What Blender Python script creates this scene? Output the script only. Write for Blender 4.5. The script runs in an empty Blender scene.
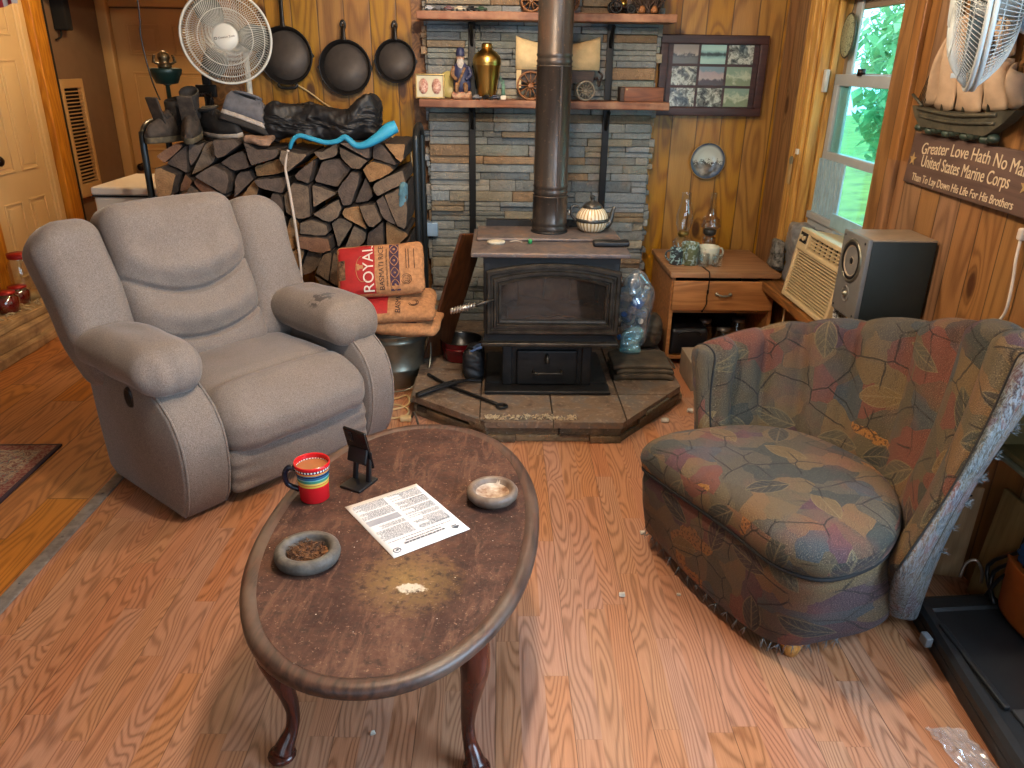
SKY, SUN, LAMP, LAMPB, LAMP2, WIN, EXPO = 4.0, 5.0, 92, 46, 40, 75, 0.22
import bpy, bmesh, math, random
from mathutils import Vector, Matrix, noise
PI = math.pi
R = random.Random(7)
V = Vector
col = bpy.context.scene.collection

# ------------------------------------------------------------------ geometry helpers
def frame(o, x, y):
    x = V(x).normalized(); z = x.cross(V(y)).normalized(); y = z.cross(x)
    m = Matrix((x, y, z)).transposed().to_4x4(); m.translation = V(o)
    return m

def rotm(rx=0, ry=0, rz=0, o=(0, 0, 0)):
    return Matrix.Translation(V(o)) @ Matrix.Rotation(rz, 4, 'Z') @ Matrix.Rotation(ry, 4, 'Y') @ Matrix.Rotation(rx, 4, 'X')

class B:
    """collects shapes into one mesh"""
    def __init__(s):
        s.bm = bmesh.new(); s.slot = 0
        s.uv = s.bm.loops.layers.uv.new('UVMap')
        s.cl = s.bm.loops.layers.float_color.new('Col')
        s.color = (1, 1, 1, 1)
    def _f(s, vs, smooth=False, uvs=None):
        try:
            f = s.bm.faces.new(vs)
        except ValueError:
            return None
        f.smooth = smooth; f.material_index = s.slot
        for i, l in enumerate(f.loops):
            l[s.cl] = s.color
            if uvs: l[s.uv].uv = uvs[i]
        return f
    def mesh(s, pts, faces, m=None, smooth=False):
        vs = [s.bm.verts.new((m @ V(p)) if m else V(p)) for p in pts]
        for f in faces: s._f([vs[i] for i in f], smooth)
        return vs
    def box(s, c, d, m=None, bev=0.0):
        x, y, z = d[0] / 2, d[1] / 2, d[2] / 2
        if bev <= 0:
            p = [(c[0] + a * x, c[1] + b * y, c[2] + e * z) for a in (-1, 1) for b in (-1, 1) for e in (-1, 1)]
            return s.mesh(p, [(0, 1, 3, 2), (4, 6, 7, 5), (0, 4, 5, 1), (2, 3, 7, 6), (0, 2, 6, 4), (1, 5, 7, 3)], m)
        return s.rbox(c, d, min(bev, x * .98, y * .98, z * .98), 2, 1, m=m)
    def b2(s, lo, hi, m=None, bev=0.0):
        s.k = getattr(s, 'k', 0) + 1; e = (s.k * 37 % 11) * .00006      # no two faces exactly coplanar
        lo, hi = [min(a, c) - e for a, c in zip(lo, hi)], [max(a, c) + e for a, c in zip(lo, hi)]
        return s.box([(a + b) / 2 for a, b in zip(lo, hi)], [abs(b - a) for a, b in zip(lo, hi)], m, bev)
    def rbox(s, c, d, r, k=3, n=4, m=None, fn=None, smooth=True):
        """rounded box; k steps in each rounding, n in each flat; fn deforms the point (local, centred)"""
        h = [q / 2 for q in d]
        def axis(hh):
            rr = min(r, hh * .999); inn = hh - rr
            a = [inn + rr * math.tan(PI / 4 * i / k) for i in range(1, k + 1)]
            mid = [-inn + 2 * inn * i / n for i in range(n + 1)]
            return [-q for q in reversed(a)] + mid + a
        ax = [axis(q) for q in h]
        vd = {}
        def vert(p):
            key = tuple(round(q, 6) for q in p)
            if key in vd: return vd[key]
            q = [max(-(h[i] - min(r, h[i] * .999)), min(h[i] - min(r, h[i] * .999), p[i])) for i in range(3)]
            dd = V([p[i] - q[i] for i in range(3)])
            if dd.length > 1e-9:
                dd = dd.normalized() * min(r, min(h) * .999)
            w = V(q) + dd
            if fn: w = V(fn(w.copy()))
            w = w + V(c)
            if m: w = m @ w
            vd[key] = s.bm.verts.new(w); return vd[key]
        for a in range(3):
            u, v = (a + 1) % 3, (a + 2) % 3
            for sg in (-1, 1):
                for i in range(len(ax[u]) - 1):
                    for j in range(len(ax[v]) - 1):
                        q = []
                        for (ii, jj) in ((i, j), (i + 1, j), (i + 1, j + 1), (i, j + 1)):
                            p = [0, 0, 0]; p[a] = sg * h[a]; p[u] = ax[u][ii]; p[v] = ax[v][jj]
                            q.append(vert(p))
                        if sg < 0: q.reverse()
                        if len(set(q)) == 4: s._f(q, smooth)
        return list(vd.values())
    def loft(s, rings, cap=True, closed=True, smooth=True, m=None, uvs=None):
        vr = [[s.bm.verts.new((m @ V(p)) if m else V(p)) for p in r] for r in rings]
        n = len(rings[0])
        for i in range(len(rings) - 1):
            for j in range(n if closed else n - 1):
                k = (j + 1) % n
                uu = None
                if uvs: uu = [uvs[i][j], uvs[i][j + 1], uvs[i + 1][j + 1], uvs[i + 1][j]]
                s._f([vr[i][j], vr[i][k], vr[i + 1][k], vr[i + 1][j]], smooth, uu)
        if cap and closed:
            s._f(list(reversed(vr[0])), False); s._f(vr[-1], False)
        return vr
    def lathe(s, prof, n=24, c=(0, 0, 0), m=None, sx=1, sy=1, cap=True):
        rings = [[(c[0] + r * sx * math.cos(2 * PI * j / n), c[1] + r * sy * math.sin(2 * PI * j / n), c[2] + z) for j in range(n)] for r, z in prof]
        return s.loft(rings, cap, True, True, m)
    def cyl(s, p0, p1, r0, r1=None, n=12, cap=True, m=None):
        r1 = r0 if r1 is None else r1
        p0, p1 = V(p0), V(p1); d = (p1 - p0).normalized()
        a = d.orthogonal().normalized(); b = d.cross(a)
        rings = [[p + (a * math.cos(2 * PI * j / n) + b * math.sin(2 * PI * j / n)) * r for j in range(n)] for p, r in ((p0, r0), (p1, r1))]
        return s.loft(rings, cap, True, True, m)
    def tube(s, pts, r, n=8, sub=4, closed=False, flat=1.0, m=None):
        pts = [V(p) for p in pts]
        rr = r if isinstance(r, (list, tuple)) else [r] * len(pts)
        P, Q = [], []
        L = len(pts)
        if sub > 1 and L > 2:
            for i in range(L if closed else L - 1):
                p0 = pts[(i - 1) % L] if closed or i > 0 else pts[0]
                p1 = pts[i]; p2 = pts[(i + 1) % L]
                p3 = pts[(i + 2) % L] if closed or i + 2 < L else pts[-1]
                for k in range(sub):
                    t = k / sub
                    P.append(.5 * ((2 * p1) + (p2 - p0) * t + (2 * p0 - 5 * p1 + 4 * p2 - p3) * t * t + (3 * p1 - p0 - 3 * p2 + p3) * t ** 3))
                    Q.append(rr[i] * (1 - t) + rr[(i + 1) % L] * t)
            if not closed: P.append(pts[-1]); Q.append(rr[-1])
        else:
            P, Q = pts, rr
        N = len(P); rings = []
        t = (P[1] - P[0]).normalized(); a = t.orthogonal().normalized()
        if abs(t.z) < .9: a = (V((0, 0, 1)) - t * t.z).normalized()
        for i in range(N):
            if closed: t = (P[(i + 1) % N] - P[i - 1]).normalized()
            else: t = (P[min(i + 1, N - 1)] - P[max(i - 1, 0)]).normalized()
            a = (a - t * a.dot(t)).normalized(); b = t.cross(a)
            rings.append([P[i] + (a * math.cos(2 * PI * j / n) * flat + b * math.sin(2 * PI * j / n)) * Q[i] for j in range(n)])
        if closed: rings.append(rings[0])
        s.loft(rings, not closed, True, True, m)
        if closed: bmesh.ops.remove_doubles(s.bm, verts=s.bm.verts[:], dist=1e-6)
    def prism(s, pts, z0, z1, m=None, smooth=False):
        n = len(pts)
        p = [(x, y, z0) for x, y in pts] + [(x, y, z1) for x, y in pts]
        f = [tuple(reversed(range(n))), tuple(range(n, 2 * n))] + [(i, (i + 1) % n, n + (i + 1) % n, n + i) for i in range(n)]
        return s.mesh(p, f, m, smooth)
    def torus(s, R0, r, n=32, k=8, m=None, c=(0, 0, 0)):
        rings = [[(c[0] + (R0 + r * math.cos(2 * PI * j / k)) * math.cos(2 * PI * i / n), c[1] + (R0 + r * math.cos(2 * PI * j / k)) * math.sin(2 * PI * i / n), c[2] + r * math.sin(2 * PI * j / k)) for j in range(k)] for i in range(n)]
        vr = [[s.bm.verts.new((m @ V(p)) if m else V(p)) for p in r_] for r_ in rings]
        for i in range(n):
            for j in range(k):
                s._f([vr[i][j], vr[(i + 1) % n][j], vr[(i + 1) % n][(j + 1) % k], vr[i][(j + 1) % k]], True)
    def ball(s, c, r, n=16, k=10, m=None, fn=None):
        r = r if isinstance(r, (list, tuple)) else (r, r, r)
        rings = []
        for i in range(k + 1):
            th = max(.02, min(PI - .02, PI * i / k)); ring = []
            for j in range(n):
                p = V((math.sin(th) * math.cos(2 * PI * j / n), math.sin(th) * math.sin(2 * PI * j / n), -math.cos(th)))
                p = V((p.x * r[0], p.y * r[1], p.z * r[2]))
                if fn: p = V(fn(p))
                ring.append(p + V(c))
            rings.append(ring)
        return s.loft(rings, True, True, True, m)
    def sheet(s, g, smooth=True, uv=None, m=None):
        """grid of points g[i][j]"""
        vr = [[s.bm.verts.new((m @ V(p)) if m else V(p)) for p in r] for r in g]
        for i in range(len(g) - 1):
            for j in range(len(g[0]) - 1):
                uu = None
                if uv: uu = [uv[i][j], uv[i][j + 1], uv[i + 1][j + 1], uv[i + 1][j]]
                s._f([vr[i][j], vr[i][j + 1], vr[i + 1][j + 1], vr[i + 1][j]], smooth, uu)
        return vr
    def uvmap(s, fn):
        s.bm.normal_update()
        for f in s.bm.faces:
            for l in f.loops: l[s.uv].uv = fn(l.vert.co, f.normal)
    def jitter(s, amt, sc, seed=0):
        for v in s.bm.verts:
            q = v.co * sc + V((seed * 7.3, seed * 3.1, seed))
            v.co += noise.noise_vector(q) * amt
    def build(s, name, mat, parent=None, sharp=None, subsurf=0, fix=True):
        if fix: bmesh.ops.recalc_face_normals(s.bm, faces=s.bm.faces[:])
        me = bpy.data.meshes.new(name); s.bm.to_mesh(me); s.bm.free()
        for mm in (mat if isinstance(mat, (list, tuple)) else [mat]): me.materials.append(mm)
        if sharp is not None: me.set_sharp_from_angle(angle=math.radians(sharp))
        o = bpy.data.objects.new(name, me); col.objects.link(o)
        if parent: o.parent = parent
        if subsurf:
            md = o.modifiers.new('sub', 'SUBSURF'); md.levels = subsurf; md.render_levels = subsurf
        return o

def tag(o, label=None, cat=None, group=None, kind=None):
    if label: o['label'] = label
    if cat: o['category'] = cat
    if group: o['group'] = group
    if kind: o['kind'] = kind
    return o
def thing(name, label, cat, loc=(0, 0, 0), rz=0, group=None, rx=0, ry=0):
    o = bpy.data.objects.new(name, None); col.objects.link(o)
    o.empty_display_size = .05
    o.location = loc; o.rotation_euler = (rx, ry, rz)
    return tag(o, label, cat, group)
def struct(name, b, m, **k):
    return tag(b.build(name, m, **k), kind='structure')
def text(name, s, size, mat, parent, m, ext=.0008, xs=1.0, align='CENTER'):
    cu = bpy.data.curves.new(name, 'FONT'); cu.body = s; cu.size = size; cu.extrude = ext
    cu.align_x = align; cu.align_y = 'CENTER'
    t = bpy.data.objects.new('tmp_text', cu); col.objects.link(t)
    bpy.context.view_layer.update()
    me = bpy.data.meshes.new_from_object(t)
    bpy.data.objects.remove(t); bpy.data.curves.remove(cu)
    me.transform(m @ Matrix.Diagonal((xs, 1, 1, 1)))
    me.name = name; me.materials.clear(); me.materials.append(mat)
    o = bpy.data.objects.new(name, me); col.objects.link(o)
    if parent: o.parent = parent
    return o
def dup(o, parent=None):
    c = o.copy(); col.objects.link(c)
    if parent: c.parent = parent
    for ch in [x for x in bpy.data.objects if x.parent == o]: dup(ch, c)
    return c
def sg(h):
    """#rrggbb or (r,g,b) 0-255 -> linear rgba"""
    if isinstance(h, str): h = [int(h[i:i + 2], 16) for i in (1, 3, 5)]
    return tuple(((c / 255) / 12.92 if c / 255 <= .04045 else ((c / 255 + .055) / 1.055) ** 2.4) for c in h) + (1,)
def lerp(a, b, t): return a + (b - a) * t
def sstep(t): t = max(0, min(1, t)); return t * t * (3 - 2 * t)

# ------------------------------------------------------------------ node helpers
class NT:
    def __init__(s, name):
        s.m = bpy.data.materials.new(name); s.m.use_nodes = True
        s.t = s.m.node_tree; s.bsdf = s.t.nodes['Principled BSDF']; s.out = s.t.nodes['Material Output']
    def n(s, typ, props=None, **ins):
        nd = s.t.nodes.new('ShaderNode' + typ)
        for k, v in (props or {}).items(): setattr(nd, k, v)
        for k, v in ins.items():
            key = int(k[1:]) if k[0] == 'i' and k[1:].isdigit() else k.replace('_', ' ')
            s.set(nd.inputs[key], v)
        return nd
    def set(s, sock, v):
        if isinstance(v, bpy.types.NodeSocket): s.t.links.new(v, sock)
        elif isinstance(v, bpy.types.Node): s.t.links.new(v.outputs[0], sock)
        else: sock.default_value = v
    def math(s, op, a, b=0.0, c=0.0, clamp=False):
        nd = s.n('Math', {'operation': op, 'use_clamp': clamp}); s.set(nd.inputs[0], a); s.set(nd.inputs[1], b)
        if len(nd.inputs) > 2: s.set(nd.inputs[2], c)
        return nd.outputs[0]
    def mix(s, f, a, b, bt='MIX'):
        nd = s.n('Mix', {'data_type': 'RGBA', 'blend_type': bt}); s.set(nd.inputs[0], f); s.set(nd.inputs[6], a); s.set(nd.inputs[7], b)
        return nd.outputs[2]
    def ramp(s, f, stops, interp='LINEAR'):
        nd = s.n('ValToRGB'); s.set(nd.inputs[0], f); cr = nd.color_ramp; cr.interpolation = interp
        while len(cr.elements) < len(stops): cr.elements.new(.5)
        for e, (p, c) in zip(cr.elements, stops):
            e.position = p; e.color = c if not isinstance(c, (int, float)) else (c, c, c, 1)
        return nd.outputs[0]
    def noise(s, vec, scale, detail=2, rough=.5, dist=0.0):
        return s.n('TexNoise', None, Vector=vec, Scale=scale, Detail=detail, Roughness=rough, Distortion=dist).outputs[0]
    def comb(s, x, y, z=0.0):
        return s.n('CombineXYZ', None, X=x, Y=y, Z=z).outputs[0]
    def sep(s, v):
        nd = s.n('SeparateXYZ', None, Vector=v); return nd.outputs
    def obj(s): return s.n('TexCoord').outputs['Object']
    def uv(s): return s.n('TexCoord').outputs['UV']
    def bump(s, h, strength=.3, dist=.01):
        nd = s.n('Bump', None, Strength=strength, Distance=dist, Height=h)
        s.t.links.new(nd.outputs[0], s.bsdf.inputs['Normal'])
    def fin(s, color=None, rough=.6, metal=0.0, spec=None, **k):
        b = s.bsdf
        if color is not None: s.set(b.inputs['Base Color'], color)
        s.set(b.inputs['Roughness'], rough); s.set(b.inputs['Metallic'], metal)
        if spec is not None: b.inputs['Specular IOR Level'].default_value = spec
        for kk, v in k.items(): s.set(b.inputs[kk.replace('_', ' ')], v)
        return s.m

def paint(name, c, rough=.6, metal=0.0, var=.12, scale=14, bump=0.0, bscale=200, c2=None, spec=None, **k):
    t = NT(name); c = sg(c) if not (isinstance(c, tuple) and len(c) == 4) else c
    d = sg(c2) if c2 else tuple(max(0, q * (1 - var * 2.2)) for q in c[:3]) + (1,)
    o = t.obj(); f = t.ramp(t.noise(o, scale, 4, .6), [(.3, 0.0), (.72, 1.0)])
    if bump: t.bump(t.noise(o, bscale, 2), bump, .004)
    return t.fin(t.mix(f, d, c), rough, metal, spec, **k)

def wood(name, c1, c2, axis='X', sc=10, rough=.5, rings=14, bump=.15, stretch=.1, c3=None, spec=None):
    """plain sawn wood, grain along an object axis"""
    t = NT(name); o = t.sep(t.obj()); i = 'XYZ'.index(axis)
    w = [t.math('MULTIPLY', o[k], sc * (stretch if k == i else 1)) for k in range(3)]
    v = t.comb(*w)
    n1 = t.noise(v, 1.0, 2, .5, .3)
    rg = t.math('SINE', t.math('MULTIPLY', n1, rings * 4.0))
    fine = t.noise(t.comb(*[t.math('MULTIPLY', o[k], 12 if k == i else 260) for k in range(3)]), 1.0, 2)
    f = t.math('ADD', t.math('MULTIPLY', rg, .3), t.math('MULTIPLY', fine, .9), clamp=True)
    cc = t.mix(f, sg(c1), sg(c2))
    if c3: cc = t.mix(t.ramp(t.noise(t.obj(), 5, 4, .65), [(.45, 0.0), (.65, 1.0)]), cc, sg(c3))
    t.bump(f, bump, .002)
    return t.fin(cc, rough, 0, spec)

def planks(name, ua, la, width, length, light, dark, tint=.25, seam=.04, seamdark=.25, grain=1.0, knots=0.0, rough=.4, group=1, end=True, sat=None, gapvar=0.0, bump=.2, rings=62.0):
    """boards: ua = axis across ('X','Y'), la = axis along the boards"""
    t = NT(name); o = t.sep(t.obj()); u = o['XYZ'.index(ua)]; l = o['XYZ'.index(la)]
    us = t.math('DIVIDE', u, width); ci = t.math('FLOOR', us); fu = t.math('SUBTRACT', us, ci)
    r1 = t.n('TexWhiteNoise', {'noise_dimensions': '1D'}, W=ci).outputs[0]
    ls = t.math('ADD', t.math('DIVIDE', l, length), t.math('MULTIPLY', r1, 7.31)); ri = t.math('FLOOR', ls); fl = t.math('SUBTRACT', ls, ri)
    wn = t.n('TexWhiteNoise', {'noise_dimensions': '2D'}, Vector=t.comb(ci, ri, 0.0))
    rv, rc = wn.outputs[0], t.sep(wn.outputs[1])
    gx = t.math('ADD', t.math('MULTIPLY', u, 8.0 * grain), t.math('MULTIPLY', rv, 37.0))
    gl = t.math('ADD', t.math('MULTIPLY', l, 1.1 * grain), t.math('MULTIPLY', rc[1], 23.0))
    nz = t.noise(t.comb(gx, gl, 0.0), 1.0, 1.5, .4, .15)
    if knots:
        vo = t.n('TexVoronoi', {'voronoi_dimensions': '2D'}, Vector=t.comb(t.math('MULTIPLY', u, 4.2), t.math('MULTIPLY', l, 1.9), 0.0), Scale=1.0, Randomness=1.0)
        kd = t.math('DIVIDE', vo.outputs[0], knots)
        kn = t.math('POWER', 2.718, t.math('MULTIPLY', t.math('MULTIPLY', kd, kd), -1.0))
        nz = t.math('ADD', nz, t.math('MULTIPLY', t.math('MULTIPLY', kn, t.ramp(t.sep(vo.outputs[1])[0], [(.70, 0.0), (.72, 1.0)])), .25))
    sw = t.math('MULTIPLY_ADD', t.math('SINE', t.math('MULTIPLY', nz, rings)), .5, .5)
    sw = t.math('POWER', sw, 2.2)
    fine = t.noise(t.comb(t.math('MULTIPLY', u, 330.0), t.math('MULTIPLY', l, 9.0), rv), 1.0, 3, .6)
    f = t.math('ADD', t.math('MULTIPLY', sw, .52), t.math('MULTIPLY', t.math('SUBTRACT', fine, .3), .75), clamp=True)
    c = t.mix(f, sg(light), sg(dark))
    c = t.mix(t.math('MULTIPLY', rc[0], tint), c, t.mix(.5, c, sg(dark), 'MULTIPLY'))
    hs = t.n('HueSaturation', None, Hue=t.math('MULTIPLY_ADD', rc[2], .008, .496), Saturation=t.math('MULTIPLY_ADD', rc[1], .2, .92), Value=t.math('MULTIPLY_ADD', rv, .30, .84), Color=c)
    c = hs.outputs[0]
    if knots:
        kk = t.math('MULTIPLY', t.ramp(vo.outputs[0], [(knots * .45, 1.0), (knots * .8, 0.0)]), t.ramp(t.sep(vo.outputs[1])[0], [(.70, 0.0), (.72, 1.0)]))
        c = t.mix(t.math('MULTIPLY', kk, .85), c, sg('#3a1a0a'))
    # seams
    e = t.math('MINIMUM', fu, t.math('SUBTRACT', 1.0, fu))
    if group > 1:
        gs = t.math('DIVIDE', us, float(group)); gf = t.math('SUBTRACT', gs, t.math('FLOOR', gs))
        e = t.math('MULTIPLY', t.math('MINIMUM', gf, t.math('SUBTRACT', 1.0, gf)), float(group))
    sm = t.ramp(e, [(0.0, 1.0), (seam, 0.0)])
    if gapvar:
        sm = t.math('MULTIPLY', sm, t.ramp(t.noise(t.comb(t.math('MULTIPLY', ci, 3.1), l, 0.0), 1.5, 2), [(.4, 1 - gapvar), (.6, 1.0)]))
    if end:
        e2 = t.math('MULTIPLY', t.math('MINIMUM', fl, t.math('SUBTRACT', 1.0, fl)), length / width)
        sm2 = t.math('MULTIPLY', t.ramp(e2, [(0.0, 1.0), (seam, 0.0)]), .7 if group == 1 else .25)
        sm = t.math('MAXIMUM', sm, sm2)
    c = t.mix(t.math('MULTIPLY', sm, 1 - seamdark), c, tuple(q * .12 for q in sg(dark)[:3]) + (1,))
    dirt = t.noise(t.obj(), 3.0, 5, .6)
    c = t.mix(t.ramp(dirt, [(.5, 0.0), (.8, .25)]), c, t.mix(.6, c, (.35, .3, .26, 1), 'MULTIPLY'))
    t.bump(t.math('SUBTRACT', t.math('MULTIPLY', f, -.15), sm), bump, .003)
    return t.fin(c, t.math('MULTIPLY_ADD', fine, .2, rough - .1))

def glass(name, tint=(1, 1, 1, 1), refl=.08, rough=.02, base=.0, bcol=(1, 1, 1, 1), blend=.25):
    """thin clear sheet or vessel wall: mostly transparent, with a mirror sheen at grazing angles"""
    t = NT(name)
    lw = t.math('POWER', t.n('LayerWeight', None, Blend=.5).outputs['Facing'], 5.0 if blend < .2 else 2.2)
    f = t.math('ADD', t.math('MULTIPLY', lw, .9), refl, clamp=True)
    tr = t.n('BsdfTransparent', None, Color=tint); gl = t.n('BsdfGlossy', None, Color=(1, 1, 1, 1), Roughness=rough)
    mx = t.n('MixShader'); t.set(mx.inputs[0], f); t.set(mx.inputs[1], tr.outputs[0]); t.set(mx.inputs[2], gl.outputs[0])
    o = mx.outputs[0]
    if base:
        df = t.n('BsdfDiffuse', None, Color=bcol); m2 = t.n('MixShader'); t.set(m2.inputs[0], base); t.set(m2.inputs[1], o); t.set(m2.inputs[2], df.outputs[0]); o = m2.outputs[0]
    t.t.links.new(o, t.out.inputs['Surface'])
    return t.m
# ------------------------------------------------------------------ materials
M = {}
M['floor'] = planks('oak_laminate', 'X', 'Y', .0645, .62, (196, 145, 112), (124, 80, 56), tint=.7, seam=.028, seamdark=.3, group=3, rough=.38, bump=.12, rings=200.0)
M['floor_l'] = planks('old_plank_floor', 'X', 'Y', .15, 1.1, (196, 132, 72), (126, 74, 34), tint=.6, seam=.03, seamdark=.05, gapvar=.6, rough=.5, rings=100.0)
M['pine_back'] = planks('knotty_pine_across', 'X', 'Z', .135, 6.0, (180, 130, 46), (116, 70, 20), tint=.75, seam=.035, seamdark=.1, knots=.15, end=False, grain=.75, rough=.42)
M['pine_right'] = planks('knotty_pine_along', 'Y', 'Z', .125, 6.0, (160, 118, 76), (102, 68, 40), tint=.8, seam=.035, seamdark=.1, knots=.15, end=False, grain=.75, rough=.45)
M['ceil'] = paint('ceiling_boards', (190, 160, 120), .8)
M['casing_z'] = wood('pine_casing', (206, 160, 82), (158, 108, 48), 'Z', 9, .5)
M['casing_y'] = wood('pine_sill', (150, 100, 50), (92, 56, 26), 'Y', 9, .5)
M['post'] = wood('yellow_pine_post', (206, 140, 40), (160, 96, 20), 'Z', 10, .5)
M['taupe'] = paint('taupe_wall', (128, 100, 72), .85, var=.05)
M['cream'] = paint('cream_door_paint', (214, 182, 128), .5, var=.05, scale=3)
M['tan_door'] = paint('tan_door_paint', (196, 156, 100), .55, var=.05, scale=3)
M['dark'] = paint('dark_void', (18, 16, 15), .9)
M['steel_strip'] = paint('worn_steel_strip', (148, 143, 138), .5, .2, var=.25, scale=30)
M['vinyl'] = paint('window_vinyl', (170, 176, 178), .35, var=.05)
M['vinyl_tan'] = paint('window_vinyl_tan', (150, 130, 108), .5, var=.1)
M['glass'] = glass('window_glass', (.78, 1.0, 1.0, 1), 0.0, blend=.06)
M['clear'] = glass('clear_vessel_glass', (.93, .95, .95, 1), .12, .03)
M['amber'] = glass('smoky_vessel_glass', (.80, .72, .62, 1), .14, .03)

def stone_mat():
    t = NT('ledge_stone'); a = t.n('Attribute', {'attribute_name': 'Col'}).outputs[0]
    o = t.obj(); n1 = t.noise(o, 26, 5, .65); n2 = t.noise(o, 90, 3, .6)
    c = t.mix(t.ramp(n1, [(.3, 0.0), (.75, .55)]), a, t.mix(1.0, a, (.42, .42, .42, 1), 'MULTIPLY'))
    c = t.mix(t.ramp(t.noise(o, 7, 3), [(.55, 0.0), (.75, .35)]), c, sg((168, 128, 84)))
    c = t.mix(t.ramp(n2, [(.62, 0.0), (.8, .35)]), c, sg((190, 196, 196)))
    t.bump(t.math('ADD', n1, t.math('MULTIPLY', n2, .5)), .9, .014)
    return t.fin(c, .62)
M['stone'] = stone_mat()

def slate_mat():
    t = NT('hearth_slate'); o = t.obj()
    n1 = t.noise(o, 9, 6, .7, .4); n2 = t.noise(o, 45, 4, .6)
    c = t.ramp(n1, [(.3, sg((58, 46, 38))), (.48, sg((112, 92, 74))), (.62, sg((92, 88, 84))), (.75, sg((140, 116, 92)))])
    c = t.mix(t.ramp(n2, [(.55, 0.0), (.75, .4)]), c, sg((196, 176, 150)))
    t.bump(t.math('ADD', n1, t.math('MULTIPLY', n2, .5)), .5, .01)
    return t.fin(c, .55)
M['slate'] = slate_mat()
M['grout'] = paint('dark_grout', (44, 38, 33), .9)

STONES = [(140, 144, 142), (128, 134, 136), (152, 150, 142), (122, 124, 120), (156, 146, 126), (150, 122, 92), (134, 138, 130), (146, 150, 152), (136, 118, 94), (116, 122, 124), (142, 142, 136), (132, 134, 130)]
def ledge(b, L, z0, z1, m, hmin=.03, hmax=.062, seed=1, pal=STONES):
    """rows of split stone strips on the local XZ plane, facing local -Y"""
    r = random.Random(seed); z = z0
    while z < z1 - .004:
        h = min(r.uniform(hmin, hmax), z1 - z)
        if z1 - z - h < .02: h = z1 - z
        x = 0.0
        while x < L - .001:
            w = r.uniform(.08, .42)
            if L - x - w < .06: w = L - x
            c = sg(r.choice(pal)); k = r.uniform(.8, 1.15); b.color = tuple(q * k for q in c[:3]) + (1,)
            sub = [(z, z + h)] if h < .05 or r.random() < .5 else [(z, z + h * .5), (z + h * .5, z + h)]
            for q0, q1 in sub:
                d = r.uniform(.004, .034)
                b.b2((x + .0012, -d, q0 + .0012), (x + w - .0012, .03, q1 - .0012), m, bev=.004)
            x += w
        z += h
    b.color = (1, 1, 1, 1)

# ------------------------------------------------------------------ the room
XL, XR, YB, YF, CE, XS = -3.05, 1.5, 4.4, -1.6, 2.4, -1.45
b = B(); b.b2((XS, YF - .15, -.05), (XR + .2, YB, 0)); struct('floor', b, M['floor'])
b = B(); b.b2((XL - .2, YF - .15, -.05), (XS, 6.6, 0)); struct('floor_left', b, M['floor_l'])
b = B(); b.b2((XS - .035, YF, 0), (XS + .012, 2.75, .006), bev=.003)
for y in (.2, .6, 1.0, 1.4, 1.95, 2.2, 2.48): b.cyl((XS - .012, y, .005), (XS - .012, y, .0085), .005, n=8)
struct('trim_1', b, M['steel_strip'])
b = B(); b.b2((XL - .2, YF - .2, CE), (XR + .3, 6.7, CE + .1)); struct('ceiling', b, M['ceil'])
b = B(); b.b2((-1.5, YB, 0), (XR + .15, YB + .12, CE)); struct('wall_back', b, M['pine_back'])
W1 = (3.1, 3.9, .48, 1.80); W2 = (0.0, 1.5, .75, 2.0)
b = B(); xa, xb = XR, XR + .15
for y0, y1, z0, z1 in ((YF, W2[0], 0, CE), (W2[0], W2[1], 0, W2[2]), (W2[0], W2[1], W2[3], CE), (W2[1], W1[0], 0, CE), (W1[0], W1[1], 0, W1[2]), (W1[0], W1[1], W1[3], CE), (W1[1], YB, 0, CE)):
    b.b2((xa, y0, z0), (xb, y1, z1))
struct('wall_right', b, M['pine_right'])
b = B()
for x0, x1, z0, z1 in ((XL - .15, -1.6, 0, CE), (-1.6, -.5, 0, .8), (-1.6, -.5, 2.05, CE), (-.5, -.1, 0, CE), (-.1, 1.0, 0, .8), (-.1, 1.0, 2.05, CE), (1.0, XR + .15, 0, CE)):
    b.b2((x0, YF - .15, z0), (x1, YF, z1))
struct('wall_front', b, M['pine_back'])
b = B(); b.b2((XL - .12, YF, 0), (XL, 5.45, CE)); b.b2((XL - .12, 5.62, 0), (XL, 6.6, CE)); b.b2((XL - .12, 5.45, 0), (XL - .061, 5.62, CE)); struct('wall_left', b, M['taupe'])
b = B(); b.b2((XL - .12, 6.55, 0), (-1.4, 6.67, CE)); struct('wall_hall', b, M['taupe'])
b = B(); b.b2((-1.5, YB + .12, 0), (-1.4, 6.55, CE)); struct('wall_hall_right', b, M['pine_right'])
b = B(); b.b2((-1.53, YB - .03, 0), (-1.36, YB + .0, CE), bev=.004); b.b2((-1.53, YB - .03, 0), (-1.5, YB + .14, CE)); struct('trim_2', b, M['casing_y'])

# stone chimney face
b = B(); b.b2((-.375, 4.31, 0), (.81, YB, CE)); 
bb = B(); ledge(bb, 1.185, .1, CE, Matrix.Translation((-.375, 4.31, 0)), seed=5)
# side return of the stone face
ledge(bb, .09, .1, CE, frame((-.375, 4.40, 0), (0, -1, 0), (1, 0, 0)), seed=8)
ledge(bb, .09, .1, CE, frame((.81, 4.31, 0), (0, 1, 0), (-1, 0, 0)), seed=9)
struct('wall_chimney', b, M['grout']); struct('wall_chimney_stone', bb, M['stone'])
# dark boards on the wall beside the stone
b = B(); b.b2((-.46, YB - .012, 0), (-.375, YB, CE)); struct('trim_3', b, M['casing_y'])
b = B(); b.b2((.81, YB - .02, 0), (.84, YB, CE)); struct('trim_4', b, M['post'])

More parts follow.
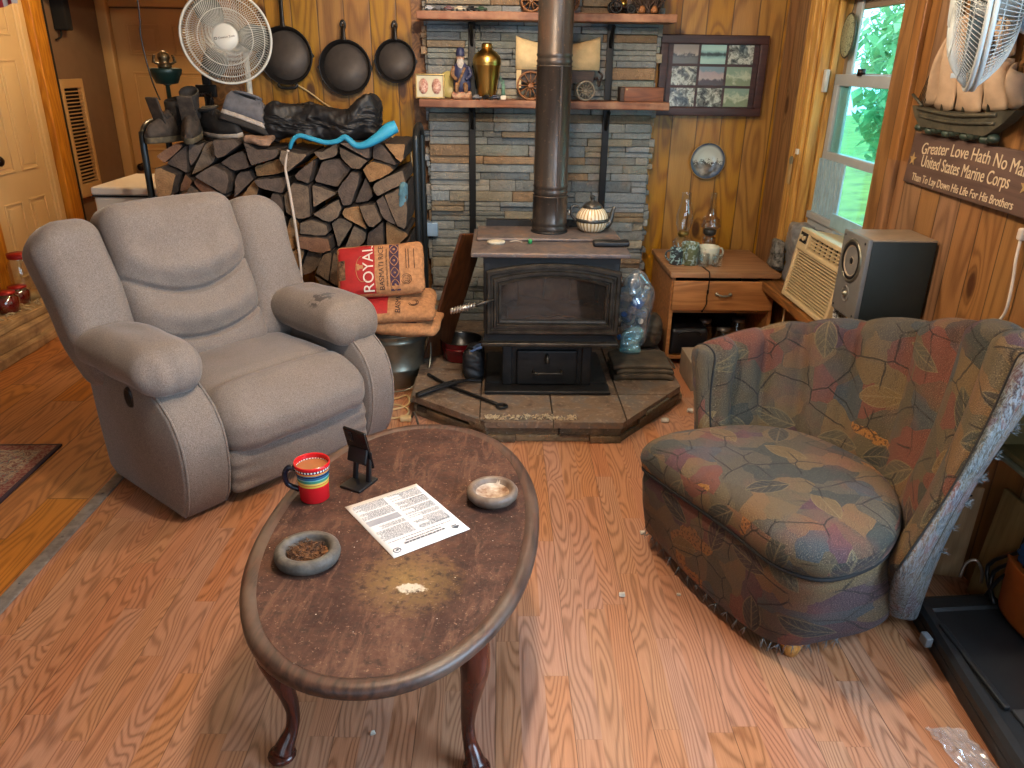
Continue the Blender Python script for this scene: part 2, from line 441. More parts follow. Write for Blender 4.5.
# hearth platform
hp = [(-.39, 4.3), (-.39, 3.19), (-.05, 2.915), (.53, 2.915), (.866, 3.32), (.866, 4.3)]
b = B()
cx0, cy0 = .24, 3.7
inn = [(cx0 + (x - cx0) * .965, cy0 + (y - cy0) * .965) for x, y in hp]
b.prism(inn, 0, .078); hb = struct('hearth', b, M['grout'])
b = B()
for i in range(5):
    p, q = V(hp[i]), V(hp[i + 1]); d = (q - p)
    inx = V((d.y, -d.x)).normalized() * -.022
    ledge(b, d.length, 0.0, .082, frame((p.x + inx.x, p.y + inx.y, 0), (d.x, d.y, 0), (-d.y, d.x, 0)), .02, .034, seed=20 + i, pal=[(104, 88, 66), (84, 72, 54), (120, 104, 80), (92, 80, 62), (70, 64, 54)])
b.build('stone_edge', M['stone'], hb)
b = B()      # slate tiles on top, cut to the octagon
import itertools
def clip(poly, a, bq, keep=1):
    out = []
    for i in range(len(poly)):
        p, q = poly[i], poly[(i + 1) % len(poly)]
        sp = ((bq[0] - a[0]) * (p[1] - a[1]) - (bq[1] - a[1]) * (p[0] - a[0])) * keep
        sq = ((bq[0] - a[0]) * (q[1] - a[1]) - (bq[1] - a[1]) * (q[0] - a[0])) * keep
        if sp >= 0: out.append(p)
        if sp * sq < 0:
            t = sp / (sp - sq); out.append((p[0] + (q[0] - p[0]) * t, p[1] + (q[1] - p[1]) * t))
    return out
hc = list(hp)   # counter-clockwise
for i in range(4):
    for j in range(5):
        poly = [(-.39 + i * .314 + .003, 2.915 + j * .3 + .003), (-.39 + (i + 1) * .314 - .003, 2.915 + j * .3 + .003), (-.39 + (i + 1) * .314 - .003, 2.915 + (j + 1) * .3 - .003), (-.39 + i * .314 + .003, 2.915 + (j + 1) * .3 - .003)]
        for k in range(6):
            if len(poly) >= 3: poly = clip(poly, hc[k], hc[(k + 1) % 6], 1)
        if len(poly) >= 3: b.prism(poly, .07, .1 + R.uniform(-.0012, .0012))
b.build('slate_top', M['slate'], hb)

# left wall door, casing, post, vent
def panel_door(name, w, h, m, mat, knob, panels=None):
    """six panel door in local XZ plane facing -Y, hinge corner at origin"""
    e = thing(name, None, None); e['kind'] = 'structure'; e.matrix_world = m
    b = B(); b.b2((0, 0, 0), (w, .04, h))
    rows = panels or [(.09, .33), (.42, .76), (.83, .95)]
    for r0, r1 in rows:
        for c0, c1 in ((.13, .44), (.56, .87)):
            x0, x1, z0, z1 = c0 * w, c1 * w, r0 * h, r1 * h
            for k, (d, hh) in enumerate(((0, .010), (.018, -.004))):
                pass
            fr = .014
            b.b2((x0, -.008, z0), (x1, 0, z0 + fr), bev=.004); b.b2((x0, -.008, z1 - fr), (x1, 0, z1), bev=.004)
            b.b2((x0, -.008, z0), (x0 + fr, 0, z1), bev=.004); b.b2((x1 - fr, -.008, z0), (x1, 0, z1), bev=.004)
            b.b2((x0 + .034, -.006, z0 + .034), (x1 - .034, 0, z1 - .034), bev=.005)
    b.build('door_leaf', mat, e)
    b = B(); b.lathe([(.006, 0), (.03, 0), (.03, -.006), (.012, -.01), (.012, -.03), (.026, -.04), (.03, -.055), (.02, -.066), (.004, -.068)], 16, m=frame((knob[0], 0, knob[1]), (1, 0, 0), (0, 0, 1)) @ Matrix.Rotation(PI, 4, 'X'))
    b.build('door_knob', M['knob'], e)
    return e
M['knob'] = paint('dark_bronze', (44, 34, 28), .35, .7)
d1 = panel_door('door_1', .62, 1.93, frame((XL + .012, 4.712, .01), (0, 1, 0), (-1, 0, 0)), M['cream'], (.07, .9))
b = B()
for y0, y1 in ((5.335, 5.44),): b.b2((XL, y0, 0), (XL + .022, y1, 2.06), bev=.006); b.b2((XL, y0 + .03, 0), (XL + .03, y0 + .07, 2.06), bev=.005)
b.b2((XL, 4.70, 1.95), (XL + .022, 5.44, 2.06), bev=.006); struct('trim_5', b, M['cream'])
b = B(); b.b2((XL - .06, 5.455, 0), (XL + .06, 5.60, CE), bev=.006); struct('trim_6', b, M['post'])
b = B(); b.b2((XL - .02, 5.602, 0), (XL + .045, 5.65, CE)); struct('trim_7', b, M['dark'])
b = B(); b.b2((XL, 4.36, 0), (XL + .03, 4.56, CE), bev=.004); b.b2((XL, 4.565, 0), (XL + .028, 4.70, CE), bev=.004); struct('trim_8', b, M['post'])
d2 = panel_door('door_2', .80, 1.83, frame((-2.985, 6.535, .01), (1, 0, 0), (0, 1, 0)), M['tan_door'], (.06, .66), [(.08, .36), (.43, .755), (.82, .94)])
b = B()
for x0, x1 in ((-3.03, -2.99), (-2.18, -2.08)): b.b2((x0, 6.5, 0), (x1, 6.55, 1.95), bev=.006)
b.b2((-3.05, 6.44, 0), (-2.97, 6.5, 1.95), bev=.01)
b.b2((-3.04, 6.49, 1.85), (-2.05, 6.55, 1.95), bev=.006); struct('trim_9', b, M['tan_door'])
b = B(); b.b2((XL, 5.66, 1.87), (-1.5, 5.80, 2.06)); struct('trim_10', b, M['casing_y'])
# louvred furnace vent
e = thing('wall_vent', 'tan louvred vent panel on the taupe wall behind the pine post', 'vent', (XL, 5.68, .55))
b = B()
for lo, hi in (((0, 0, 0), (.04, .03, .80)), ((0, .27, 0), (.04, .30, .80)), ((0, 0, .74), (.04, .30, .80)), ((0, 0, 0), (.04, .30, .09))): b.b2(lo, hi, bev=.004)
b.build('frame', M['tan_door'], e)
b = B(); b.b2((0, .02, .08), (.008, .28, .75)); b.build('backing', M['dark'], e)
b = B()
for k in range(26): b.box((.022, .15, .105 + k * .0245), (.022, .25, .006), Matrix.Translation((0, 0, 0)))
b.build('louvre', M['tan_door'], e)
b = B(); b.b2((XL, 5.80, 1.66), (XL + .10, 5.88, 1.90), bev=.015); b.tube([(XL + .03, 5.84, 1.67), (XL + .04, 5.80, 1.62), (XL + .01, 5.78, 1.6)], .006, 6)
tag(b.build('wall_box', M['dark']), 'small black box mounted high on the taupe hallway wall', 'box')

# right wall window
e = thing('window_1', None, None); e['kind'] = 'structure'
b = B(); b.b2((1.52, 3.885, .48), (1.65, 3.9, 1.8)); b.b2((1.52, 3.1, 1.79), (1.65, 3.9, 1.8)); b.b2((1.50, 3.1, .48), (1.65, 3.115, 1.8)); b.b2((1.5, 3.872, .48), (1.545, 3.9, 1.8), bev=.003); b.b2((1.555, 3.865, .48), (1.58, 3.9, 1.8), bev=.003)
b.build('jamb', M['casing_z'], e)
b = B(); b.b2((1.48, 3.9, .40), (1.5, 3.955, 1.95), bev=.004); b.b2((1.475, 3.962, .40), (1.5, 4.03, 1.95), bev=.004); b.b2((1.48, 3.9, 1.80), (1.5, 3.1, 1.95), bev=.004); b.build('far_casing', M['casing_z'], e)
b = B(); b.b2((1.48, 2.94, .40), (1.5, 3.1, 1.95), bev=.004); b.build('near_casing', M['pine_right'], e)
b = B(); b.b2((1.36, 3.0, .435), (1.66, 4.0, .478), bev=.006); b.b2((1.47, 3.02, .36), (1.5, 4.0, .435), bev=.004); b.build('sill', M['casing_y'], e)
def sash(name, x, z0, z1, mat, top=.045, bot=.045):
    b = B(); y0, y1 = 3.115, 3.872
    for lo, hi in (((x, y0, z0), (x + .03, y1, z0 + bot)), ((x, y0, z1 - top), (x + .03, y1, z1)), ((x, y0, z0), (x + .03, y0 + .05, z1)), ((x, y1 - .05, z0), (x + .03, y1, z1))): b.b2(lo, hi, bev=.004)
    s_ = b.build(name, mat, e)
    b = B(); b.b2((x + .012, y0 + .045, z0 + bot - .005), (x + .016, y1 - .045, z1 - top + .005)); b.build('pane', M['glass'], s_)
    return s_
sash('upper_sash', 1.615, 1.425, 1.79, M['vinyl_tan'], .05, .05)
sash('lower_sash', 1.583, 1.085, 1.47, M['vinyl'], .05, .04)
b = B(); b.b2((1.615, 3.12, .80), (1.619, 3.87, 1.43)); b.build('storm_pane', M['glass'], e)
b = B(); b.b2((1.60, 3.80, .8), (1.64, 3.872, 1.45), bev=.004); b.b2((1.60, 3.74, .8), (1.612, 3.80, 1.79), bev=.003); b.b2((1.55, 3.12, .80), (1.64, 3.87, .835), bev=.004); b.b2((1.56, 3.55, .48), (1.62, 3.885, .82)); b.build('track', M['vinyl'], e)
b = B()
for k in range(16): b.box((1.57 + (.008 if k % 2 else 0), 3.57 + k * .0195, .955), (.008, .024, .27), rotm(rz=0))
b.build('accordion_panel', paint('pale_blue_vinyl', (164, 196, 210), .5), e)
b = B(); b.cyl((1.585, 3.6, 1.465), (1.585, 3.6, 1.495), .018); b.build('sash_lock', M['knob'], e)
# far-off windows of the room (behind and beside the viewer): plain frames
for nm, lo, hi, ax in (('window_2', (1.55, W2[0], W2[2]), (1.6, W2[1], W2[3]), 'x'), ('window_3', (-1.6, YF - .1, .8), (-.5, YF - .05, 2.05), 'y'), ('window_4', (-.1, YF - .1, .8), (1.0, YF - .05, 2.05), 'y')):
    b = B(); f_ = .05
    if ax == 'x':
        y0, y1, z0, z1 = lo[1], hi[1], lo[2], hi[2]
        for q in ((y0, y0 + f_, z0, z1), (y1 - f_, y1, z0, z1), (y0, y1, z0, z0 + f_), (y0, y1, z1 - f_, z1), (y0, y1, (z0 + z1) / 2 - .02, (z0 + z1) / 2 + .02)): b.b2((lo[0], q[0], q[2]), (hi[0], q[1], q[3]))
    else:
        y0, y1, z0, z1 = lo[0], hi[0], lo[2], hi[2]
        for q in ((y0, y0 + f_, z0, z1), (y1 - f_, y1, z0, z1), (y0, y1, z0, z0 + f_), (y0, y1, z1 - f_, z1), (y0, y1, (z0 + z1) / 2 - .02, (z0 + z1) / 2 + .02)): b.b2((q[0], lo[1], q[2]), (q[1], hi[1], q[3]))
    struct(nm, b, M['vinyl'])
# outdoors seen through the window: lawn bank and leafy shrubs
M['grass'] = paint('lawn', (120, 150, 70), .9, var=.3, scale=3)
b = B(); g = [[(x, y, -.45 + .09 * max(0, x - 3) + .03 * noise.noise(V((x, y, 0)))) for y in [k * 1.5 - 8 for k in range(22)]] for x in [1.75 + k * 1.2 for k in range(18)]]
b.sheet(g); tag(b.build('lawn', M['grass']), 'sunlit green lawn bank outside the window', 'grass', kind='stuff')
def leafmat(n, c, c2):
    t = NT(n); f = t.noise(t.obj(), 2.5, 3); cc = t.mix(f, sg(c), sg(c2))
    t.fin(cc, .5); t.bsdf.inputs['Transmission Weight'].default_value = 0
    tr = t.n('BsdfTranslucent', None, Color=cc); mx = t.n('MixShader', None, i0=.35); t.set(mx.inputs[1], t.bsdf.outputs[0]); t.set(mx.inputs[2], tr.outputs[0]); t.t.links.new(mx.outputs[0], t.out.inputs['Surface'])
    return t.m
M['leaf'] = leafmat('shrub_leaves', (136, 186, 130), (70, 124, 84))
M['bark_o'] = paint('shrub_bark', (96, 80, 62), .9)
def shrub(x, y, r, h, label, seed):
    rr = random.Random(seed); e = thing('leafy_shrub', label, 'shrub', (x, y, -.42 + .09 * max(0, x - 3)))
    b = B()
    for k in range(1500):
        th, ph = rr.uniform(0, 2 * PI), math.acos(rr.uniform(-1, 1)); q = rr.uniform(.55, 1.0) ** .5
        c = V((r * q * math.sin(ph) * math.cos(th), r * q * math.sin(ph) * math.sin(th), h * .55 + h * .48 * q * math.cos(ph)))
        m = Matrix.Translation(c) @ Matrix.Rotation(rr.uniform(0, 6.3), 4, 'Z') @ Matrix.Rotation(rr.uniform(-1.1, 1.1), 4, 'X')
        s_ = rr.uniform(.07, .15)
        b.mesh([(0, -s_, 0), (s_ * .5, 0, .01), (0, s_, 0), (-s_ * .5, 0, .01)], [(0, 1, 2), (0, 2, 3)], m, True)
    b.build('foliage', M['leaf'], e, fix=False)
    b = B()
    for k in range(4): b.tube([(0, 0, -.1), (.06 * math.cos(k * 1.7), .06 * math.sin(k * 1.7), h * .3), (.5 * r * math.cos(k * 1.7), .5 * r * math.sin(k * 1.7), h * .7)], [.05, .035, .015], 6)
    b.build('stem', M['bark_o'], e)
shrub(5.3, 9.6, 1.0, 2.6, 'leafy shrub outside the window, nearest the house', 1)
shrub(6.6, 11.8, 1.3, 3.4, 'tall leafy shrub further back outside the window', 2)
shrub(7.4, 13.9, 1.4, 4.2, 'tallest leafy shrub at the back of the lawn bank outside', 3)
# ------------------------------------------------------------------ recliner
def fabric(name, c1, c2, stain=None):
    t = NT(name); o = t.obj()
    sp = t.noise(o, 420, 2, .7); nap = t.noise(o, 6, 4, .6, .5); mid = t.noise(o, 40, 3, .6)
    c = t.mix(t.ramp(sp, [(.35, 0.0), (.65, 1.0)]), sg(c2), sg(c1))
    c = t.mix(t.ramp(nap, [(.35, 0.0), (.7, .4)]), c, t.mix(1.0, c, (.72, .66, .60, 1), 'MULTIPLY'))
    if stain:
        d = t.n('VectorMath', {'operation': 'DISTANCE'}); t.set(d.inputs[0], o); d.inputs[1].default_value = stain
        k = t.math('SUBTRACT', 1.0, t.math('DIVIDE', d.outputs['Value'], .075)); k = t.math('MULTIPLY', k, t.ramp(t.noise(o, 36, 3, .6), [(.45, 0.0), (.58, 1.0)]), clamp=True)
        c = t.mix(t.ramp(k, [(.05, 0.0), (.25, .8)]), c, sg((52, 46, 42)))
    t.bump(t.math('ADD', t.math('MULTIPLY', sp, .5), mid), .25, .004)
    return t.fin(c, .9, 0, .2, Sheen_Weight=.25, Sheen_Roughness=.4)
M['plush'] = fabric('plush_upholstery', (150, 139, 131), (100, 91, 85))
M['plush_stain'] = fabric('plush_upholstery_stained', (150, 137, 126), (100, 90, 82), (.30, .17, .572))
M['black'] = paint('black_plastic', (20, 20, 22), .4)
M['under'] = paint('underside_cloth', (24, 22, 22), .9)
rec = thing('recliner', 'worn grey-brown plush recliner with pillow back beside the firewood stack', 'recliner', (-.782, 2.714, 0), math.radians(50))
def arm(x0, x1, name, par):
    prof = [(-.035, .015), (-.065, .06), (-.092, .16), (-.098, .26), (-.085, .33), (-.05, .395), (.01, .445), (.08, .475), (.3, .49), (.46, .49), (.52, .46), (.53, .38), (.52, .2), (.50, .04), (.46, .015), (.2, .015)]
    cy_, cz_ = .2, .28; b = B()
    def ring(x, k): return [(x, y + (cy_ - y) * k, z + (cz_ - z) * k) for y, z in prof]
    w = x1 - x0
    rings = [ring(x0, .055), ring(x0 + .006, .022), ring(x0 + .02, .004), ring(x0 + .04, 0), ring(x1 - .04, 0), ring(x1 - .02, .004), ring(x1 - .006, .022), ring(x1, .055)]
    b.loft(rings); o = b.build(name, M['plush'], par, sharp=50)
    b = B()   # welt along the front edges
    for x in (x0 + .012, x1 - .012): b.tube([(x, y + (cy_ - y) * .012, z + (cz_ - z) * .012) for y, z in prof[:9]], .0045, 6, 2)
    b.build('piping', M['plush'], o)
    return o
al = arm(-.525, -.345, 'arm_panel', rec); ar = arm(.295, .43, 'arm_panel', rec)
def pad(cx, w, mat, flip, zc, yc=.255, th=.18):
    def fn(p):
        y = p.y; q = V(p)
        f = sstep((-y - .1) / .22)
        q.z *= 1 - .28 * sstep((y - .05) / .3); q.z += .02 * sstep((y + .05) / .3) * 0 - .030 * f * f - .02 * sstep((y - .1) / .2)
        q.x *= 1 - .12 * sstep((abs(y) - .18) / .14)
        k = noise.noise(V((p.x * 9, p.y * 9, p.z * 9 + flip))) * .008
        w_ = .0025 * math.sin(p.x * 90) * sstep((-y - .18) / .1)
        q += V((0, -1, .3)) * (k * 0 + w_) + V((0, 0, k))
        return q
    b = B(); b.rbox((cx, yc, zc), (w, .56, th), .085, 5, 12, fn=fn)
    return b.build('arm_pad', mat, rec)
pad(-.452, .25, M['plush'], 1.0, .542, .25, .168); pad(.352, .265, M['plush_stain'], 5.0, .512, .275, .18)
def seat_fn(p):
    q = V(p); fx = 1 - (p.x / .33) ** 2
    tz = max(0, min(1, (p.z + .115) / .23))
    q.z += tz * (.035 * max(0, fx) * (1 - (p.y / .34) ** 2) - .05 * sstep((-p.y - .16) / .16))
    if p.z > 0: q.z -= .016 * math.exp(-((p.y + .10 + .03 * fx) / .014) ** 2)
    q.y -= .03 * max(0, fx) * sstep((-p.y - .2) / .1) * (1 - (p.z / .15) ** 2)
    q += V((0, 0, 1)) * noise.noise(p * 8) * .007
    q.z += .004 * math.sin(p.x * 70 + p.y * 20) * sstep((-p.y - .2) / .08) * sstep((abs(p.x) - .15) / .1)
    return q
b = B(); b.rbox((-.025, .20, .295), (.635, .62, .215), .085, 5, 22, fn=seat_fn); b.build('seat_cushion', M['plush'], rec)
def foot_fn(p):
    q = V(p); q.y -= .022 * (1 - (p.x / .32) ** 2) * (1 - (p.z / .1) ** 2)
    q.y += .004 * math.sin(p.z * 120) * sstep((abs(p.x) - .2) / .08)
    return q
b = B(); b.rbox((-.025, -.03, .125), (.63, .10, .185), .035, 4, 14, fn=foot_fn); b.build('footrest', M['plush'], rec)
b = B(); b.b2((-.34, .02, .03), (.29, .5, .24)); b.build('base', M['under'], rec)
lean = math.radians(18)
bm_ = Matrix.Translation((0, .475, .355)) @ Matrix.Rotation(-lean, 4, 'X')
def back_fn(p):
    q = V(p); h = p.z + .325; x = p.x
    if p.y < 0.02:
        ux = x / .27; fr = sstep((.02 - p.y) / .1)
        for h0, k, dp in ((.285, .10, .046), (.10, .075, .042)):
            hc = h0 + k * ux * ux
            d = (h - hc)
            q.y += fr * dp * (math.exp(-(d / .0085) ** 2) * .62 + math.exp(-(d / .05) ** 2) * .25) * (1 - .15 * ux * ux)
            q.y -= fr * .034 * math.exp(-((d - .085) / .055) ** 2) * max(0, 1 - ux * ux * .8)
            # short pleats running out of each seam
            q.y += fr * .0025 * math.sin(x * 62 + h0 * 30) * math.exp(-((d - .035) / .03) ** 2)
        q.y -= fr * .03 * max(0, 1 - ux * ux) * math.exp(-((h - .52) / .12) ** 2)
        q.y += noise.noise(p * 7) * .006
    q.z += .008 * (1 - (x / .27) ** 2) * sstep(p.z / .3)
    return q
b = B(); b.rbox((-.075, -.005, .325), (.535, .21, .655), .07, 5, 84, m=bm_, fn=back_fn); b.build('back_cushion', M['plush'], rec)
def wing(sgn):
    def fn(p):
        q = V(p); o = p.x * sgn          # outward
        q.y -= .035 * sstep((-p.z - .05) / .3) * 0
        q.y -= .02 * (1 - (p.x / .14) ** 2) * (1 - (p.z / .32) ** 2) * (1 if p.y < 0 else 0)
        q.y += -.06 * sstep((o + .02) / .14) * sstep((.15 - p.z) / .5) + noise.noise(p * 6 + V((sgn, 0, 0))) * .006
        q.z -= .045 * sstep((o - .01) / .12) * sstep(p.z / .3) + .0 
        q.x += sgn * .02 * sstep(p.z / .3) - sgn * .03 * sstep((-p.z - .1) / .2)
        return q
    b = B(); b.rbox((-.075 + sgn * .375, .015, .315), (.25, .20, .62), .07, 5, 14, m=bm_, fn=fn); b.build('back_wing', M['plush'], rec)
wing(-1); wing(1)
b = B(); b.b2((-.43, .09, .02), (.28, .13, .55), m=bm_); b.build('back_board', M['plush'], rec)
b = B(); m_ = frame((-.527, .17, .41), (0, -1, 0), (0, .25, 1))
b.lathe([(.004, .004), (.018, .004), (.022, .010), (.028, .012), (.032, .004), (.032, -.004)], 24, m=frame((-.522, .20, .415), (0, -1, 0), (0, -.3, 1)), sx=.8, sy=1.25); b.build('release_handle', M['black'], rec)

# ------------------------------------------------------------------ coffee table
def table_mat():
    t = NT('worn_table_top'); o = t.obj(); s = t.sep(o)
    n1 = t.noise(o, 8, 8, .75, .5); n2 = t.noise(o, 42, 5, .7); n3 = t.noise(o, 130, 3, .7)
    c = t.ramp(n1, [(.3, sg((42, 27, 23))), (.45, sg((68, 44, 36))), (.58, sg((88, 60, 47))), (.75, sg((114, 84, 66)))])
    bands = t.n('TexWhiteNoise', {'noise_dimensions': '1D'}, W=t.math('FLOOR', t.math('DIVIDE', t.math('ADD', s[0], 1.0), .085))).outputs[0]
    c = t.mix(t.math('MULTIPLY', bands, .55), c, t.mix(1.0, c, (.52, .46, .50, 1), 'MULTIPLY'))
    # olive-tan rubbed patch near the front end
    d = t.n('VectorMath', {'operation': 'DISTANCE'}); t.set(d.inputs[0], o); d.inputs[1].default_value = (.06, -.235, .43)
    k = t.math('ADD', t.math('SUBTRACT', 1.0, t.math('DIVIDE', d.outputs['Value'], .13)), t.math('MULTIPLY', t.math('SUBTRACT', n2, .5), 1.4), clamp=True)
    c = t.mix(t.math('MULTIPLY', k, .75), c, sg((142, 112, 66)))
    v = t.n('VectorMath', {'operation': 'MULTIPLY'}); sub = t.n('VectorMath', {'operation': 'SUBTRACT'}); t.set(sub.inputs[0], o); sub.inputs[1].default_value = (.072, -.262, .43); t.set(v.inputs[0], sub.outputs[0]); v.inputs[1].default_value = (1 / .034, 1 / .018, 8)
    ln = t.n('VectorMath', {'operation': 'LENGTH'}); t.set(ln.inputs[0], v.outputs[0])
    k2 = t.math('ADD', t.math('SUBTRACT', 1.0, ln.outputs['Value']), t.math('MULTIPLY', t.math('SUBTRACT', n2, .5), 2.2))
    c = t.mix(t.ramp(k2, [(.0, 0.0), (.25, .9)]), c, sg((206, 192, 170)))
    c = t.mix(t.ramp(n3, [(.60, 0.0), (.72, .5)]), c, sg((168, 136, 112)))
    c = t.mix(t.ramp(n2, [(.34, .75), (.48, 0.0)]), c, sg((36, 22, 18)))
    sc1 = t.noise(t.n('VectorMath', {'operation': 'MULTIPLY'}, i0=o, i1=(26, 5, 10)).outputs[0], 1.0, 6, .75, .8)
    c = t.mix(t.ramp(sc1, [(.52, 0.0), (.66, .55)]), c, sg((116, 84, 66)))
    vo = t.n('TexVoronoi', None, Vector=o, Scale=55.0); k3 = t.math('MULTIPLY', t.ramp(vo.outputs[0], [(.05, 1.0), (.1, 0.0)]), t.ramp(t.sep(vo.outputs[1])[0], [(.9, 0.0), (.92, .8)]))
    c = t.mix(k3, c, sg((214, 206, 196)))
    t.bump(n2, .12, .003)
    return t.fin(c, t.ramp(n2, [(.35, .6), (.65, .82)]), 0, .25)
M['table'] = table_mat()
M['mahog'] = wood('dark_mahogany', (84, 36, 24), (40, 18, 14), 'Z', 12, .25, bump=.05)
M['rim'] = wood('worn_table_rim', (84, 56, 44), (38, 27, 24), 'Y', 12, .45, c3=(84, 68, 58))
ct = thing('coffee_table', 'oval dark wood coffee table with cabriole legs and stained top', 'coffee table', (-.238, 1.65, 0), math.radians(-4.8))
def ell(a, bq, z, n=72, ex=2.12):
    return [(math.copysign(abs(math.cos(q)) ** (2 / ex), math.cos(q)) * bq, math.copysign(abs(math.sin(q)) ** (2 / ex), math.sin(q)) * a, z) for q in [2 * PI * i / n for i in range(n)]]
A_, B_ = .57, .345
b = B(); b.loft([ell(A_ - .036, B_ - .036, .4272), ell(A_ - .037, B_ - .037, .408)], cap=True)
b.build('tabletop', M['table'], ct)
b = B(); b.loft([ell(A_ - .04, B_ - .04, .400), ell(A_ - .006, B_ - .006, .401), ell(A_, B_, .409), ell(A_, B_, .421), ell(A_ - .004, B_ - .004, .427), ell(A_ - .012, B_ - .012, .431), ell(A_ - .026, B_ - .026, .430), ell(A_ - .034, B_ - .034, .4268), ell(A_ - .0375, B_ - .0375, .4262), ell(A_ - .04, B_ - .04, .400)], cap=False)
b.build('rim', M['rim'], ct)
b = B(); b.loft([ell(A_ - .12, B_ - .10, .402), ell(A_ - .12, B_ - .10, .345), ell(A_ - .14, B_ - .12, .345), ell(A_ - .14, B_ - .12, .402), ell(A_ - .12, B_ - .10, .402)], cap=False, smooth=False)
b.build('apron', M['mahog'], ct)
for sx, sy in ((-1, -1), (1, -1), (1, 1), (-1, 1)):
    d = V((sx * .55, sy * .83, 0)).normalized()
    p0 = V((sx * .21, sy * .335, 0)) if True else 0
    path = [(.005, .402, .034), (.012, .375, .036), (.022, .34, .035), (.024, .30, .032), (.012, .24, .026), (-.004, .17, .0195), (-.012, .11, .0155), (-.004, .065, .0155), (.016, .036, .021), (.026, .018, .027)]
    b = B(); b.tube([p0 + d * o_ + V((0, 0, z)) for o_, z, r in path], [r for o_, z, r in path], 14, 4)
    c_ = p0 + d * .03
    b.ball((c_.x, c_.y, .014), (.033, .033, .014), 16, 8)
    for q in (-1, 1):   # knee brackets
        e_ = V((-d.y, d.x, 0)) * q
        b.tube([p0 + d * .0 + V((0, 0, .36)), p0 - d * .01 + e_ * .05 + V((0, 0, .382)), p0 - d * .02 + e_ * .085 + V((0, 0, .392))], [.022, .014, .007], 8, 3)
    b.build('leg', M['mahog'], ct)

